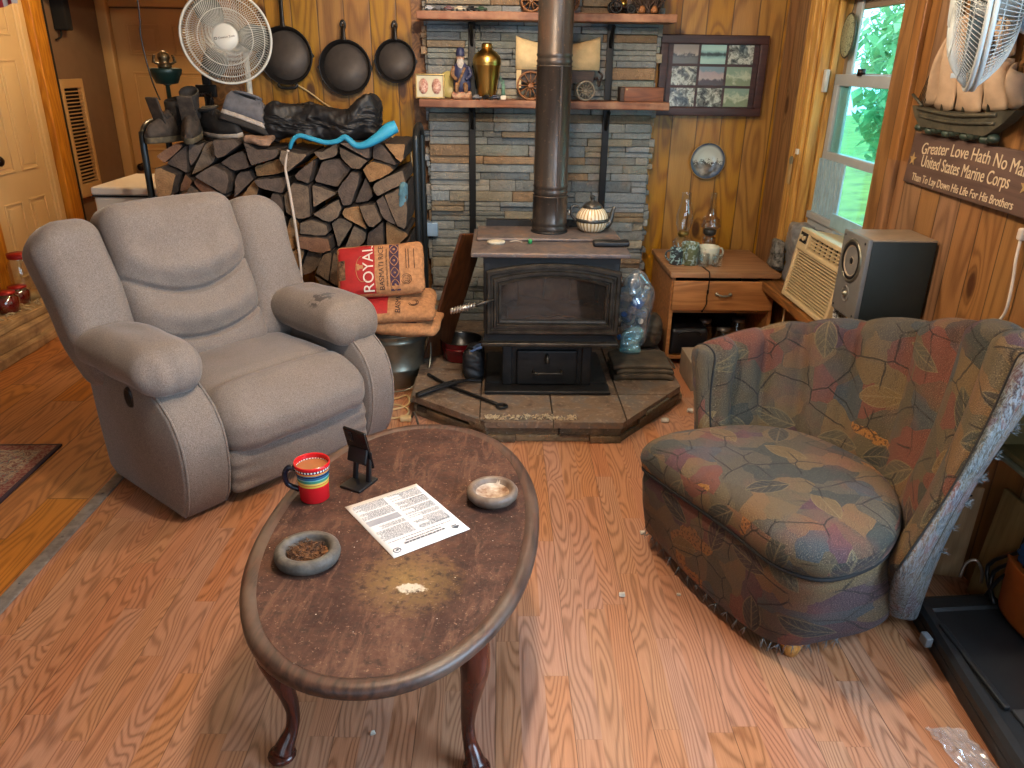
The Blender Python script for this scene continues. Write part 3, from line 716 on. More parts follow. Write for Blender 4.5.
# ------------------------------------------------------------------ barrel chair
def leaf_fabric(worn=0.0):
    t = NT('leaf_patchwork_fabric'); uv = t.uv(); s0 = t.sep(uv)
    wob = t.n('TexNoise', None, Vector=uv, Scale=14.0, Detail=2.0)
    vv = t.n('VectorMath', {'operation': 'MULTIPLY_ADD'}); t.set(vv.inputs[0], wob.outputs[1]); vv.inputs[1].default_value = (.02, .02, 0); t.set(vv.inputs[2], uv)
    p = vv.outputs[0]
    vo = t.n('TexVoronoi', {'voronoi_dimensions': '2D', 'distance': 'MANHATTAN'}, Vector=p, Scale=12.5)
    rc = t.sep(vo.outputs[1])
    pal = [(a, tuple(int(v * .98) for v in q)) for a, q in [(0.0, (78, 68, 50)), (.15, (102, 82, 54)), (.30, (56, 58, 52)), (.40, (104, 60, 46)), (.5, (80, 72, 58)), (.62, (110, 82, 50)), (.72, (76, 52, 58)), (.79, (62, 68, 70)), (.86, (88, 76, 54)), (.965, (150, 100, 42))]]
    c = t.ramp(rc[0], [(a, sg(q)) for a, q in pal], 'CONSTANT')
    # soft dye clouds
    cl = t.noise(uv, 5, 3, .6)
    c = t.mix(t.ramp(cl, [(.5, 0.0), (.75, .5)]), c, sg((124, 62, 50)))
    c = t.mix(t.ramp(t.noise(t.n('VectorMath', {'operation': 'ADD'}, i0=uv, i1=(3.3, 1.7, 0)).outputs[0], 4, 3, .6), [(.52, 0.0), (.75, .45)]), c, sg((66, 74, 84)))
    # leaves
    vl = t.n('TexVoronoi', {'voronoi_dimensions': '2D'}, Vector=uv, Scale=6.3, Randomness=.75)
    lc = t.sep(vl.outputs[1])
    d = t.n('VectorMath', {'operation': 'SUBTRACT'}); sc_ = t.n('VectorMath', {'operation': 'SCALE'}); t.set(sc_.inputs[0], uv); sc_.inputs['Scale'].default_value = 6.3
    t.set(d.inputs[0], uv); t.set(d.inputs[1], vl.outputs['Position'])
    rot = t.n('VectorRotate', {'rotation_type': 'Z_AXIS'}); t.set(rot.inputs['Vector'], d.outputs[0]); t.set(rot.inputs['Angle'], t.math('MULTIPLY', lc[0], 6.28))
    q = t.sep(rot.outputs[0]); x = t.math('DIVIDE', q[0], .068); y = t.math('DIVIDE', q[1], .034); ay = t.math('ABSOLUTE', y)
    shape = t.math('SUBTRACT', t.math('SUBTRACT', 1.0, t.math('MULTIPLY', x, x)), ay)
    sel = t.ramp(lc[1], [(.30, 0.0), (.31, 1.0)], 'CONSTANT')
    inside = t.math('MULTIPLY', t.ramp(shape, [(.0, 0.0), (.04, 1.0)]), sel)
    lcol = t.ramp(lc[2], [(0.0, sg((34, 40, 40))), (.25, sg((104, 82, 46))), (.45, sg((54, 38, 40))), (.65, sg((74, 70, 56))), (.85, sg((42, 50, 46)))], 'CONSTANT')
    c = t.mix(t.math('MULTIPLY', inside, .85), c, lcol)
    rim = t.math('MULTIPLY', t.math('MULTIPLY', t.ramp(shape, [(-.06, 0.0), (.0, 1.0), (.16, 0.0)]), sel), .7)
    c = t.mix(t.math('MULTIPLY', rim, .8), c, sg((132, 114, 78)))
    vein = t.math('SUBTRACT', t.math('PINGPONG', t.math('ADD', t.math('MULTIPLY', x, 1.0), t.math('MULTIPLY', ay, -.7)), .17), 0.0)
    vm = t.math('MAXIMUM', t.ramp(ay, [(.03, 1.0), (.10, 0.0)]), t.ramp(vein, [(.01, .8), (.035, 0.0)]))
    c = t.mix(t.math('MULTIPLY', t.math('MULTIPLY', vm, inside), .45), c, sg((132, 114, 80)))
    # dark drawn lines between the patches
    ve = t.n('TexVoronoi', {'voronoi_dimensions': '2D', 'feature': 'DISTANCE_TO_EDGE'}, Vector=p, Scale=9.0)
    c = t.mix(t.math('MULTIPLY', t.ramp(ve.outputs[0], [(.01, .85), (.03, 0.0)]), t.ramp(t.noise(uv, 9, 1), [(.42, 0.0), (.5, 1.0)])), c, sg((18, 16, 16)))
    # dotted mustard patches
    dots = t.n('TexVoronoi', {'voronoi_dimensions': '2D'}, Vector=uv, Scale=75.0)
    dk = t.math('MULTIPLY', t.math('MULTIPLY', t.ramp(dots.outputs[0], [(.2, 1.0), (.32, 0.0)]), t.ramp(rc[0], [(.96, 0.0), (.965, 1.0)], 'CONSTANT')), t.math('SUBTRACT', 1.0, inside))
    c = t.mix(t.math('MULTIPLY', dk, .7), c, sg((60, 36, 20)))
    th = t.noise(uv, 480, 2, .7)
    c = t.mix(t.ramp(th, [(.36, .75), (.56, 0.0)]), c, sg((20, 17, 17)))
    c = t.mix(t.ramp(th, [(.58, 0.0), (.72, .38)]), c, sg((196, 178, 146)))
    ht = t.noise(t.n('VectorMath', {'operation': 'MULTIPLY'}, i0=uv, i1=(160, 30, 0)).outputs[0], 1.0, 3, .7)
    c = t.mix(t.ramp(ht, [(.55, 0.0), (.75, .45)]), c, sg((30, 28, 28)))
    if worn:  # frayed fuzz, with bluish window light put into its pale colour
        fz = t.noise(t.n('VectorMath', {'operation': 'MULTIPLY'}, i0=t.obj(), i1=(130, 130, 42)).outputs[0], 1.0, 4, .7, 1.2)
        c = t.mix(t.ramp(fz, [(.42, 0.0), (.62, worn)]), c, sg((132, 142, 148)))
    t.bump(th, .35, .003)
    return t.fin(c, .85, 0, .25, Sheen_Weight=.06, Sheen_Roughness=.5)
M['leafcloth'] = leaf_fabric(); M['leafworn_lit'] = leaf_fabric(.62)
M['blond'] = wood('blond_foot', (206, 152, 78), (160, 108, 50), 'Z', 12, .4)
CH = V((.86, 1.95, 0))
chair = thing('barrel_chair', 'frayed channel-back barrel chair in dark leaf patchwork fabric by the right wall', 'armchair', CH)
def crv(pts, n):
    """catmull-rom resample to n+1 points"""
    P = [V(p) for p in pts]; out = []
    for i in range(n + 1):
        f = i / n * (len(P) - 1); k = min(int(f), len(P) - 2); t = f - k
        a, b_, c, d = P[max(k - 1, 0)], P[k], P[k + 1], P[min(k + 2, len(P) - 1)]
        out.append(.5 * ((2 * b_) + (c - a) * t + (2 * a - 5 * b_ + 4 * c - d) * t * t + (3 * b_ - a - 3 * c + d) * t ** 3))
    return out
NS = 72
bot = crv([(.725, 2.20, .33), (.84, 2.255, .33), (.98, 2.20, .33), (1.115, 2.03, .33), (1.10, 1.80, .33), (1.0, 1.60, .33)], NS)
top = crv([(.725, 2.31, .62), (.83, 2.375, .63), (.97, 2.39, .66), (1.15, 2.31, .705), (1.28, 2.13, .77), (1.315, 1.94, .83), (1.245, 1.73, .85)], NS)
flo = crv([(.73, 2.20, .055), (.84, 2.24, .055), (.98, 2.19, .055), (1.10, 2.03, .055), (1.135, 1.89, .055), (1.13, 1.795, .055)], NS)
TH = .105
rings, uvs = [], []
acc = 0
prevm = None
for i in range(NS + 1):
    tg = (top[min(i + 1, NS)] - top[max(i - 1, 0)] + bot[min(i + 1, NS)] - bot[max(i - 1, 0)]); tg.z = 0; tg.normalize()
    no = V((-tg.y, tg.x, 0))     # outward (left of travel far->near is outward)
    if no.dot((bot[i] + top[i]) / 2 - V((.80, 1.92, 0))) < 0: no = -no
    s = i / NS; chn = abs(math.sin(PI * 8 * s)) ** .7
    mid = (bot[i] + top[i]) / 2
    if prevm is not None: acc += (mid - prevm).length
    prevm = mid
    inner = []
    for k in range(11):
        t = k / 10; p = bot[i].lerp(top[i], t)
        bow = -.02 * math.sin(PI * t) * 0 + .018 * math.sin(PI * t)
        dep = .044 * chn * (.45 + .55 * t) - .016
        inner.append(p + no * (bow - dep))
    roll = []
    r_ = TH / 2
    hs = (.020 * chn - .008)
    for k in range(1, 8):
        a = PI * k / 8
        roll.append(top[i] + no * (r_ - r_ * math.cos(a) - (.044 * chn - .016) * math.cos(a / 2)) + V((0, 0, (r_ * .8 + hs) * math.sin(a))))
    ob = flo[i] + no * TH * .9
    outer = []
    for k in range(11):
        t = k / 10; p = (top[i] + no * TH).lerp(ob, t)
        p += no * (-.035 * math.sin(PI * t))
        outer.append(p)
    inner = [flo[i].copy()] + inner
    rings.append(inner + roll + outer)
    L = 0; u = []
    rr = rings[-1]
    for k in range(len(rr)):
        if k: L += (rr[k] - rr[k - 1]).length
        u.append((acc, L))
    uvs.append(u)
# rounded ends: close the section towards its middle line
def endcap(ring, tdir):
    n = len(ring); out = []
    cen = []
    for k in range(n):
        cen.append((ring[k] + ring[n - 1 - k]) / 2)
    for ofs, q in ((.018, .04), (.034, .16), (.045, .42), (.049, .78), (.050, .985)):
        out.append([ring[k].lerp(cen[k], q) + tdir * ofs + V((0, 0, -.02 * q)) * (1 if ring[k].z > .6 else 0) for k in range(n)])
    return out
t0 = (bot[0] - bot[1]); t0.z = 0; t0.normalize(); t1 = (bot[-1] - bot[-2]); t1.z = 0; t1.normalize()
e0 = endcap(rings[0], t0); e1 = endcap(rings[-1], t1)
allr = list(reversed(e0)) + rings + e1
allu = [[(u[0] - .02 * (5 - k), u[1]) for u in uvs[0]] for k in range(5)] + uvs + [[(u[0] + .03 * (k + 1), u[1]) for u in uvs[-1]] for k in range(5)]
b = B(); b.loft([[p - CH for p in r] for r in allr], cap=False, closed=False, uvs=allu)
b._f([v for v in b.bm.verts[:len(allr[0])]], True); b.bm.verts.ensure_lookup_table()
b._f(list(reversed(b.bm.verts[-len(allr[0]):])), True)
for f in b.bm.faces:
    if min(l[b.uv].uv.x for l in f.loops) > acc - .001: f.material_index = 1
b.build('channel_back', [M['leafcloth'], M['leafworn_lit']], chair)
# welt lines along the inner front edges and loose frayed threads on the near edge
for rg in (rings[-1], rings[0]):
    b = B(); b.tube([p - CH + (t1 if rg is rings[-1] else t0) * .012 for p in rg[1:19:2]], .003, 6, 2); b.build('welt', M['under'], chair)
def thread_mat(): return paint('frayed_threads', (118, 120, 120), .9)
M['thread'] = thread_mat()
b = B(); rr = random.Random(3)
for k in range(320):
    q = e1[rr.choice((0, 1, 1, 2))]; j = rr.choice(list(range(17, 27)) + [19, 20, 21, 22, 23, 24]); p = q[j] - CH
    d = V((rr.uniform(-.3, 1), rr.uniform(-1, .2), rr.uniform(-.6, .6))).normalized() * rr.uniform(.006, .022)
    b.tube([p - d * .2, p + d * .5 + V((0, 0, -.002)), p + d], [.0008, .0006, .0003], 3, 1)
tag(b.build('frayed_threads', M['thread'], chair), kind='stuff')
# upholstered base and seat cushion
low = [(.455, 2.10), (.478, 2.03), (.548, 1.90), (.635, 1.735), (.695, 1.60), (.776, 1.535), (.867, 1.545), (.98, 1.61), (1.065, 1.71), (1.12, 1.85), (1.11, 2.02), (.98, 2.19), (.80, 2.25), (.62, 2.22), (.51, 2.17)]
bas = [(.50, 2.18), (.525, 2.10), (.585, 1.92), (.66, 1.755), (.73, 1.645), (.80, 1.615), (.90, 1.635), (1.03, 1.675), (1.125, 1.745), (1.16, 1.86), (1.13, 2.06), (1.0, 2.22), (.82, 2.28), (.64, 2.27), (.54, 2.24)]
def closed(pts, n):
    P = [V((x, y, 0)) for x, y in pts]; L = len(P); out = []
    for i in range(n):
        f = i / n * L; k = int(f); t = f - k; a, b_, c, d = P[k - 1], P[k % L], P[(k + 1) % L], P[(k + 2) % L]
        out.append(.5 * ((2 * b_) + (c - a) * t + (2 * a - 5 * b_ + 4 * c - d) * t * t + (3 * b_ - a - 3 * c + d) * t ** 3))
    return out
NB = 60
lo_, ba_ = closed(low, NB), closed(bas, NB)
cc_ = V((.83, 1.93, 0))
def ringz(P, z, k=1.0): return [cc_ + (p - cc_) * k - CH + V((0, 0, z)) for p in P]
mixr = lambda t: [a.lerp(c, t) for a, c in zip(ba_, lo_)]
b = B(); rg = [ringz(ba_, .055, .97), ringz(ba_, .062, 1.0), ringz(mixr(.12), .09), ringz(mixr(.5), .19, 1.01), ringz(mixr(.9), .29, 1.0), ringz(lo_, .325, .985), ringz(lo_, .335, .95)]
b.loft(rg); b.uvmap(lambda co, no: (co.x * .75 - co.y * .75 + 2.7, co.z + .3 + (co.x + co.y) * .1)); b.build('base', M['leafcloth'], chair, sharp=70)
b = B()
cush = [(.335, .94), (.338, .985), (.35, 1.012), (.37, 1.025), (.39, 1.018), (.408, .99), (.422, .94), (.433, .86), (.440, .72), (.445, .5), (.447, .25), (.447, .06)]
rg = []
for z, k in cush:
    r_ = ringz(lo_, 0, k)
    for p in r_:
        far = (p + CH - V((.72, 1.55, 0))).length
        p.z = z - .012 * sstep((far - .35) / .4) * 0 + .006 * noise.noise(p * 6)
    rg.append(r_)
b.loft(rg); b.uvmap(lambda co, no: (co.x + 5.1, co.y + 1.3) if no.z > .45 else ((co.x - co.y) * .72 + 8.2, co.z * 1.1)); b.build('seat_cushion', M['leafcloth'], chair)
b = B(); b.tube([p + V((0, 0, .001)) for p in ringz(lo_, .338, .995)], .006, 6, 1, closed=True); b.build('cushion_welt', M['under'], chair)
for x, y in ((.815, 1.655), (.60, 2.12), (1.13, 2.02), (.75, 2.25)):
    b = B(); b.loft([[(x - CH.x + r_ * math.cos(a), y - CH.y + r_ * math.sin(a), z) for a in [2 * PI * i / 12 for i in range(12)]] for z, r_ in ((0.0, .015), (.003, .019), (.06, .036))]); b.build('foot', M['blond'], chair)
b = B(); b.loft([ringz(ba_, .05, .93), ringz(ba_, .056, .96)]); b.build('dust_cover', M['under'], chair)
b = B()
for k in range(120):
    p = rr.choice(ba_[:26]) - CH + V((0, 0, .06)); d = V((rr.uniform(-1, .3), rr.uniform(-1, .2), rr.uniform(-1.2, .2))).normalized() * rr.uniform(.008, .03)
    b.tube([p - d * .15, p + d * .5, p + d + V((0, 0, -.004))], [.001, .0008, .0004], 3, 1)
tag(b.build('torn_hem', M['thread'], chair), kind='stuff')
# ------------------------------------------------------------------ wood stove
M['iron'] = paint('black_stove_iron', (34, 33, 33), .5, .3, var=.2, scale=30, bump=.15, bscale=300)
M['iron2'] = paint('worn_stove_trim', (74, 68, 60), .4, .5, var=.35, scale=20)
def stovetop():
    t = NT('sooty_stove_top'); o = t.obj(); n1 = t.noise(o, 12, 6, .7, .5); n2 = t.noise(o, 60, 4, .6)
    c = t.ramp(n1, [(.3, sg((66, 60, 58))), (.5, sg((104, 94, 92))), (.62, sg((120, 96, 78))), (.78, sg((150, 138, 132)))])
    c = t.mix(t.ramp(n2, [(.6, 0.0), (.75, .5)]), c, sg((168, 156, 148)))
    return t.fin(c, .5, .25)
M['stovetop'] = stovetop()
def pipemat():
    t = NT('rusty_stove_pipe'); o = t.obj(); s = t.sep(o)
    n1 = t.noise(t.comb(t.math('MULTIPLY', s[0], 14.0), t.math('MULTIPLY', s[1], 14.0), t.math('MULTIPLY', s[2], 2.2)), 1.0, 5, .65); n2 = t.noise(o, 70, 3, .6)
    c = t.ramp(n1, [(.3, sg((52, 47, 45))), (.52, sg((70, 63, 57))), (.68, sg((92, 70, 56))), (.82, sg((124, 110, 98)))])
    c = t.mix(t.ramp(n2, [(.62, 0.0), (.74, .4)]), c, sg((150, 120, 96)))
    return t.fin(c, t.ramp(n2, [(.3, .28), (.7, .45)]), .5)
M['pipe'] = pipemat()
st = thing('wood_stove', 'black cast iron wood stove with arched glass door on the stone hearth', 'wood stove', (.222, 3.22, .1))
def P(x, y, z): return (x - .222, y - 3.22, z - .1)
def pb(b, x0, x1, y0, y1, z0, z1, bev=0): b.b2(P(x0, y0, z0), P(x1, y1, z1), bev=bev)
b = B(); pb(b, -.06, .515, 3.2, 3.70, .102, .118, .004); pb(b, -.05, .505, 3.30, 3.70, .118, .125); b.build('floor_plate', M['iron'], st)
b = B(); pb(b, .025, .425, 3.285, 3.66, .118, .31, .008); pb(b, .02, .065, 3.275, 3.3, .118, .31, .006); pb(b, .385, .43, 3.275, 3.3, .118, .31, .006); b.build('pedestal', M['iron'], st)
b = B(); pb(b, .085, .365, 3.268, 3.29, .122, .292, .01); dr = b.build('ash_drawer', M['iron'], st)
b = B(); b.tube([P(.165, 3.268, .195), P(.165, 3.245, .19), P(.172, 3.24, .19), P(.285, 3.24, .19), P(.292, 3.245, .19), P(.292, 3.268, .195)], .0055, 8, 3); b.build('drawer_handle', M['iron2'], dr)
b = B(); b.tube([P(.225, 3.268, .272), P(.225, 3.25, .262), P(.225, 3.25, .24)], [.007, .009, .012], 8, 3); b.build('latch', M['iron2'], dr)
# firebox as walls so that the glass looks into it
b = B(); X0, X1, Y0, Y1, Z0, Z1 = -.065, .525, 3.23, 3.68, .335, .735
pb(b, X0, X0 + .03, Y0, Y1, Z0, Z1, .006); pb(b, X1 - .03, X1, Y0, Y1, Z0, Z1, .006); pb(b, X0, X1, Y1 - .03, Y1, Z0, Z1); pb(b, X0, X1, Y0, Y1, Z0, Z0 + .03); pb(b, X0, X1, Y0, Y1, Z1 - .03, Z1)
pb(b, X0 + .02, .0, Y0, Y0 + .02, Z0, Z1); pb(b, .465, X1 - .02, Y0, Y0 + .02, Z0, Z1); pb(b, -.03, .49, Y0, Y0 + .02, .66, Z1); pb(b, -.03, .49, Y0, Y0 + .02, Z0, .43)
b.build('firebox', M['iron'], st)
b = B(); pb(b, -.075, .535, 3.195, 3.26, .335, .352, .005); b.build('front_ledge', M['iron2'], st)
b = B(); pb(b, -.118, .562, 3.19, 3.70, .737, .757, .006); pb(b, -.10, .545, 3.42, 3.70, .757, .772, .008); b.build('top_plate', M['stovetop'], st)
b = B(); pb(b, -.06, .52, 3.70, 3.74, .36, .80); b.build('heat_shield', M['iron'], st)
# firebrick liner and ash bed
M['brick'] = paint('sooty_firebrick', (110, 92, 76), .9, var=.35, scale=18)
b = B()
for i in range(4): pb(b, -.03 + i * .126, .092 + i * .126, 3.60, 3.63, .37, .69, .004)
b.build('firebrick', M['brick'], st)
M['ash'] = paint('ash_and_embers', (92, 76, 64), .95, var=.45, scale=26)
b = B(); b.sheet([[P(-.03 + .0277 * i, 3.25 + .018 * j, .385 + .05 * noise.noise(V((i * .35, j * .35, 4))) + .04 * sstep(j / 14)) for j in range(20)] for i in range(20)]); b.build('ash_bed', M['ash'], st)
M['char'] = paint('charred_log', (52, 42, 36), .9, var=.5, scale=24)
for i, (x0, y0, z0, x1, y1, z1, r) in enumerate(((.04, 3.40, .43, .40, 3.46, .445, .035), (.10, 3.48, .46, .44, 3.36, .44, .03), (.12, 3.30, .425, .30, 3.31, .425, .012))):
    b = B(); b.cyl(P(x0, y0, z0), P(x1, y1, z1), r, r * .85, 9); b.jitter(.012, 14, i)
    o = b.build('charred_log', M['char'] if i < 2 else M['brick'], st)
# arched door
def arch(inset, n=18):
    x0, x1, zb = -.052 + inset, .532 - inset, .388 + inset
    zs, zm = .672 - inset, .708 - inset; pts = [(x0, zb), (x1, zb)]
    for i in range(n + 1):
        t = i / n; x = x1 + (x0 - x1) * t; pts.append((x, zs + (zm - zs) * (1 - (2 * t - 1) ** 2)))
    return pts
door = thing('door', None, None); door.parent = st; del_ = None
def ringpts(inset, y): return [P(x, y, z) for x, z in arch(inset)]
b = B(); b.loft([ringpts(0, 3.23), ringpts(0, 3.212), ringpts(.006, 3.206), ringpts(.018, 3.206), ringpts(.022, 3.214), ringpts(.030, 3.214), ringpts(.034, 3.205), ringpts(.044, 3.205), ringpts(.048, 3.216), ringpts(.052, 3.216), ringpts(.056, 3.210), ringpts(.063, 3.212), ringpts(.064, 3.235), ringpts(0.064, 3.245)], cap=False, smooth=False)
b.build('door_frame', M['iron2'], door)
M['stoveglass'] = glass('sooty_stove_glass', (.62, .56, .50, 1), .06, .05, .10, (.16, .13, .11, 1))
b = B(); b._f([b.bm.verts.new(V(p)) for p in ringpts(.060, 3.224)]); b.build('door_glass', M['stoveglass'], door)
M['nickel'] = paint('spring_steel', (190, 180, 168), .3, .9)
b = B(); b.tube([P(-.02, 3.206, .548), P(-.05, 3.18, .546), P(-.10, 3.165, .535)], .006, 8, 3); h_ = b.build('door_handle', M['iron2'], door)
b = B()
hp_ = []
for i in range(91):
    t = i / 90; c_ = V(P(-.10, 3.165, .535)).lerp(V(P(-.205, 3.15, .512)), t); a = t * 9 * 2 * PI; rr_ = .0105 + .004 * math.sin(PI * t)
    hp_.append(c_ + V((0, math.cos(a), math.sin(a))) * rr_)
b.tube(hp_, .0035, 5, 1); b.cyl(P(-.10, 3.165, .535), P(-.205, 3.15, .512), .010); b.build('coil_grip', M['nickel'], h_)
for z in (.45, .63):
    b = B(); b.cyl(P(.535, 3.215, z - .02), P(.535, 3.215, z + .02), .008); b.build('hinge', M['iron2'], door)

# stove pipe
pp = thing('stove_pipe', 'rusty round stove pipe rising from the wood stove past both shelves', 'stove pipe', (.236, 3.585, .772))
for z0, z1, r in ((0, .17, .0795), (.165, .72, .077), (.715, 1.27, .0755), (1.26, 1.64, .074)):
    b = B(); prof = [(r * .97, z0), (r + .0, z0 + .002)]
    for k in (.02, .045): prof += [(r, z0 + k - .008), (r + .004, z0 + k), (r, z0 + k + .008)]
    prof += [(r, z1 - .006), (r + .0035, z1 - .003), (r * .97, z1)]
    b.lathe(prof, 40, cap=False); b.b2((-.004, r - .002, z0 + .05), (.004, r + .004, z1), m=Matrix.Rotation(math.radians(200), 4, 'Z')); b.build('pipe_section', M['pipe'], pp)
b = B(); b.lathe([(.078, -.001), (.086, 0), (.086, .006), (.08, .010)], 40, cap=False); b.build('flue_collar', M['iron'], pp)
b = B(); b.tube([(.075, 0, .10), (.088, -.01, .10), (.09, -.012, .075)], .004, 6, 2); b.build('damper_key', M['nickel'], pp)
# things on the stove top
M['pot_cream'] = None
def potmat():
    t = NT('striped_teapot_glaze'); o = t.sep(t.obj())
    a = t.math('ARCTAN2', o[1], o[0]); st_ = t.math('SINE', t.math('MULTIPLY', a, 26.0))
    band = t.ramp(o[2], [(0.0, 1.0), (.40, 0.0)], 'CONSTANT') if False else None
    f = t.ramp(st_, [(.2, 0.0), (.5, 1.0)])
    c = t.mix(f, sg((226, 212, 184)), sg((176, 140, 88)))
    return t.fin(c, .3)
M['pot_cream'] = potmat()
M['pewter'] = paint('dark_pewter', (92, 90, 86), .35, .6, var=.3, scale=60)
tp = thing('teapot', 'cream ribbed teapot with pewter lid, handle and spout standing on the stove', 'teapot', (.436, 3.60, .7725), math.radians(8)); tp.scale = (1.1, 1.1, 1.1)
b = B(); b.lathe([(.03, 0), (.045, .002), (.058, .014), (.067, .035), (.069, .052), (.064, .072), (.052, .09), (.04, .098), (.036, .101)], 40); b.build('body', M['pot_cream'], tp)
b = B(); b.lathe([(.0685, .043), (.0715, .047), (.0705, .055), (.067, .058)], 40, cap=False); b.build('band', M['pewter'], tp)
b = B(); b.lathe([(.041, .098), (.043, .102), (.036, .112), (.022, .122), (.01, .126), (.007, .134), (.012, .14), (.009, .148), (.002, .15)], 28); b.build('lid', M['pewter'], tp)
b = B(); b.tube([(-.062, 0, .04), (-.074, 0, .05), (-.092, 0, .075), (-.09, 0, .10), (-.074, 0, .108), (-.054, 0, .095)], [.006, .006, .006, .006, .005, .004], 8, 5); b.build('handle', M['pewter'], tp)
b = B(); b.tube([(.052, 0, .022), (.07, 0, .026), (.084, 0, .05), (.09, 0, .085), (.098, 0, .10)], [.018, .017, .012, .008, .007], 10, 5); b.build('spout', M['pewter'], tp)
b = B(); b.rbox((.495, 3.345, .7705), (.16, .055, .026), .009, 3, 4, fn=lambda p: p + V((0, 0, .003 * noise.noise(p * 30)))); tag(b.build('spectacle_case', M['black']), 'slim black case lying on the right front corner of the stove', 'case')
b = B(); b.lathe([(.0, 0), (.036, 0), (.04, .005), (.04, .012), (.036, .014), (.012, .013), (.0, .013)], 24, c=(-.012, 3.37, .7575), sx=1, sy=.75); tag(b.build('jar_lid', paint('pale_lid', (214, 202, 178), .5, var=.2, scale=40)), 'small pale round lid on the left front of the stove', 'lid')
b = B(); b.cyl((.14, 3.385, .758), (.14, 3.385, .776), .010, .008, 12); tag(b.build('bottle_cap', paint('green_cap', (40, 150, 80), .4)), 'tiny green cap on the stove just left of the pipe', 'cap')
b = B(); b.tube([(.05, 3.405, .76), (.07, 3.412, .762), (.09, 3.41, .761), (.105, 3.398, .76)], .003, 6, 3); tag(b.build('wire_scrap', paint('pale_wire', (190, 170, 150), .6)), 'short pale bent scrap of wire on the stove beside the pale lid', 'wire')
# ------------------------------------------------------------------ firewood
def logmat(name, a, c_, d):
    t = NT(name); o = t.obj(); n1 = t.noise(o, 30, 5, .65); s = t.sep(o)
    rad = t.math('SQRT', t.math('ADD', t.math('MULTIPLY', s[0], s[0]), t.math('MULTIPLY', s[2], s[2])))
    rg = t.math('SINE', t.math('ADD', t.math('MULTIPLY', rad, 520.0), t.math('MULTIPLY', n1, 16.0)))
    c = t.mix(t.ramp(n1, [(.3, 0.0), (.7, 1.0)]), sg(a), sg(c_)); c = t.mix(t.math('MULTIPLY', t.ramp(rg, [(.3, 0.0), (.9, 1.0)]), .22), c, sg(d))
    an = t.math('ARCTAN2', s[2], s[0]); cr = t.noise(t.comb(t.math('MULTIPLY', an, 3.0), t.math('MULTIPLY', rad, 8.0), 0.0), 2.5, 2)
    c = t.mix(t.ramp(cr, [(.30, .85), (.36, 0.0)]), c, sg((30, 24, 20)))
    t.bump(t.math('ADD', n1, t.math('MULTIPLY', rg, .2)), .4, .004)
    return t.fin(c, .85)
M['end1'] = logmat('weathered_end_grain', (90, 76, 64), (128, 108, 88), (58, 48, 40))
M['end2'] = logmat('tan_end_grain', (128, 94, 60), (166, 126, 84), (90, 62, 38))
M['end3'] = logmat('dark_end_grain', (74, 62, 56), (104, 88, 76), (44, 36, 32))
M['end4'] = logmat('reddish_end_grain', (112, 78, 58), (136, 98, 72), (76, 50, 38))
M['bark'] = paint('log_bark', (72, 58, 48), .95, var=.4, scale=30, bump=.8, bscale=60)
PX0, PX1, PZ0, PZ1, PY = -1.665, -.455, .06, 1.145, 3.86
rr = random.Random(12)
ROWS = 8
rows = []
for r_ in range(ROWS):
    n = 7 + (r_ % 2); w_ = (PX1 - PX0) / n; row = []
    for k in range(n):
        row.append((PX0 + (k + .5 + rr.uniform(-.34, .34)) * w_, PZ0 + (r_ + .5 + rr.uniform(-.36, .36)) * (PZ1 - PZ0) / ROWS))
    rows.append(row)
allp = [p for r_ in rows for p in r_]
ordn = ['first', 'second', 'third', 'fourth', 'fifth', 'sixth', 'seventh', 'eighth', 'ninth', 'tenth', 'eleventh', 'twelfth', 'thirteenth', 'fourteenth']
HID = [(-1.75, -.1), (-1.75, .86), (-1.2, .86), (-1.0, .50), (-.86, .30), (-.40, .30), (-.40, -.1)]   # lower left part, never seen past the recliner
def inside(p, poly):
    c = False
    for i in range(len(poly)):
        a, b_ = poly[i - 1], poly[i]
        if (a[1] > p[1]) != (b_[1] > p[1]) and p[0] < (b_[0] - a[0]) * (p[1] - a[1]) / (b_[1] - a[1]) + a[0]: c = not c
    return c
def topz(x): return 1.115 + .03 * math.sin(x * 9 + 1) + .018 * math.sin(x * 23)
def area(p): return abs(sum(p[i - 1][0] * p[i][1] - p[i][0] * p[i - 1][1] for i in range(len(p)))) / 2
cells = []
for s_ in allp:
    xs = [PX0 + (PX1 - PX0) * i / 12 for i in range(13)]
    poly = [(PX0, PZ0), (PX1, PZ0)] + [(x, topz(x)) for x in reversed(xs)]
    for q in allp:
        if q is s_ or abs(q[0] - s_[0]) > .5 or abs(q[1] - s_[1]) > .5: continue
        mx, mz = (q[0] + s_[0]) / 2, (q[1] + s_[1]) / 2; dx, dz = q[0] - s_[0], q[1] - s_[1]
        poly = clip(poly, (mx, mz), (mx - dz, mz + dx), 1)
        if len(poly) < 3: break
    if len(poly) < 3: continue
    gx = sum(p[0] for p in poly) / len(poly); gz = sum(p[1] for p in poly) / len(poly)
    if area(poly) > .0125 and rr.random() < .86:      # split the billet through its heart
        an = rr.uniform(0, PI); d = (math.cos(an), math.sin(an)); o_ = rr.uniform(-.012, .012)
        for kp in (1, -1):
            h = clip(poly, (gx + o_, gz), (gx + o_ + d[0], gz + d[1]), kp)
            if len(h) >= 3: cells.append(h)
    else: cells.append(poly)
items = []
for poly in cells:
    gx = sum(p[0] for p in poly) / len(poly); gz = sum(p[1] for p in poly) / len(poly)
    if area(poly) < .0012 or inside((gx, gz), HID): continue
    items.append((gx, gz, poly))
NR = 9
bins = [[] for _ in range(NR)]
for it in items: bins[max(0, min(NR - 1, int((PZ1 + .02 - it[1]) / ((PZ1 - PZ0) / NR))))].append(it)
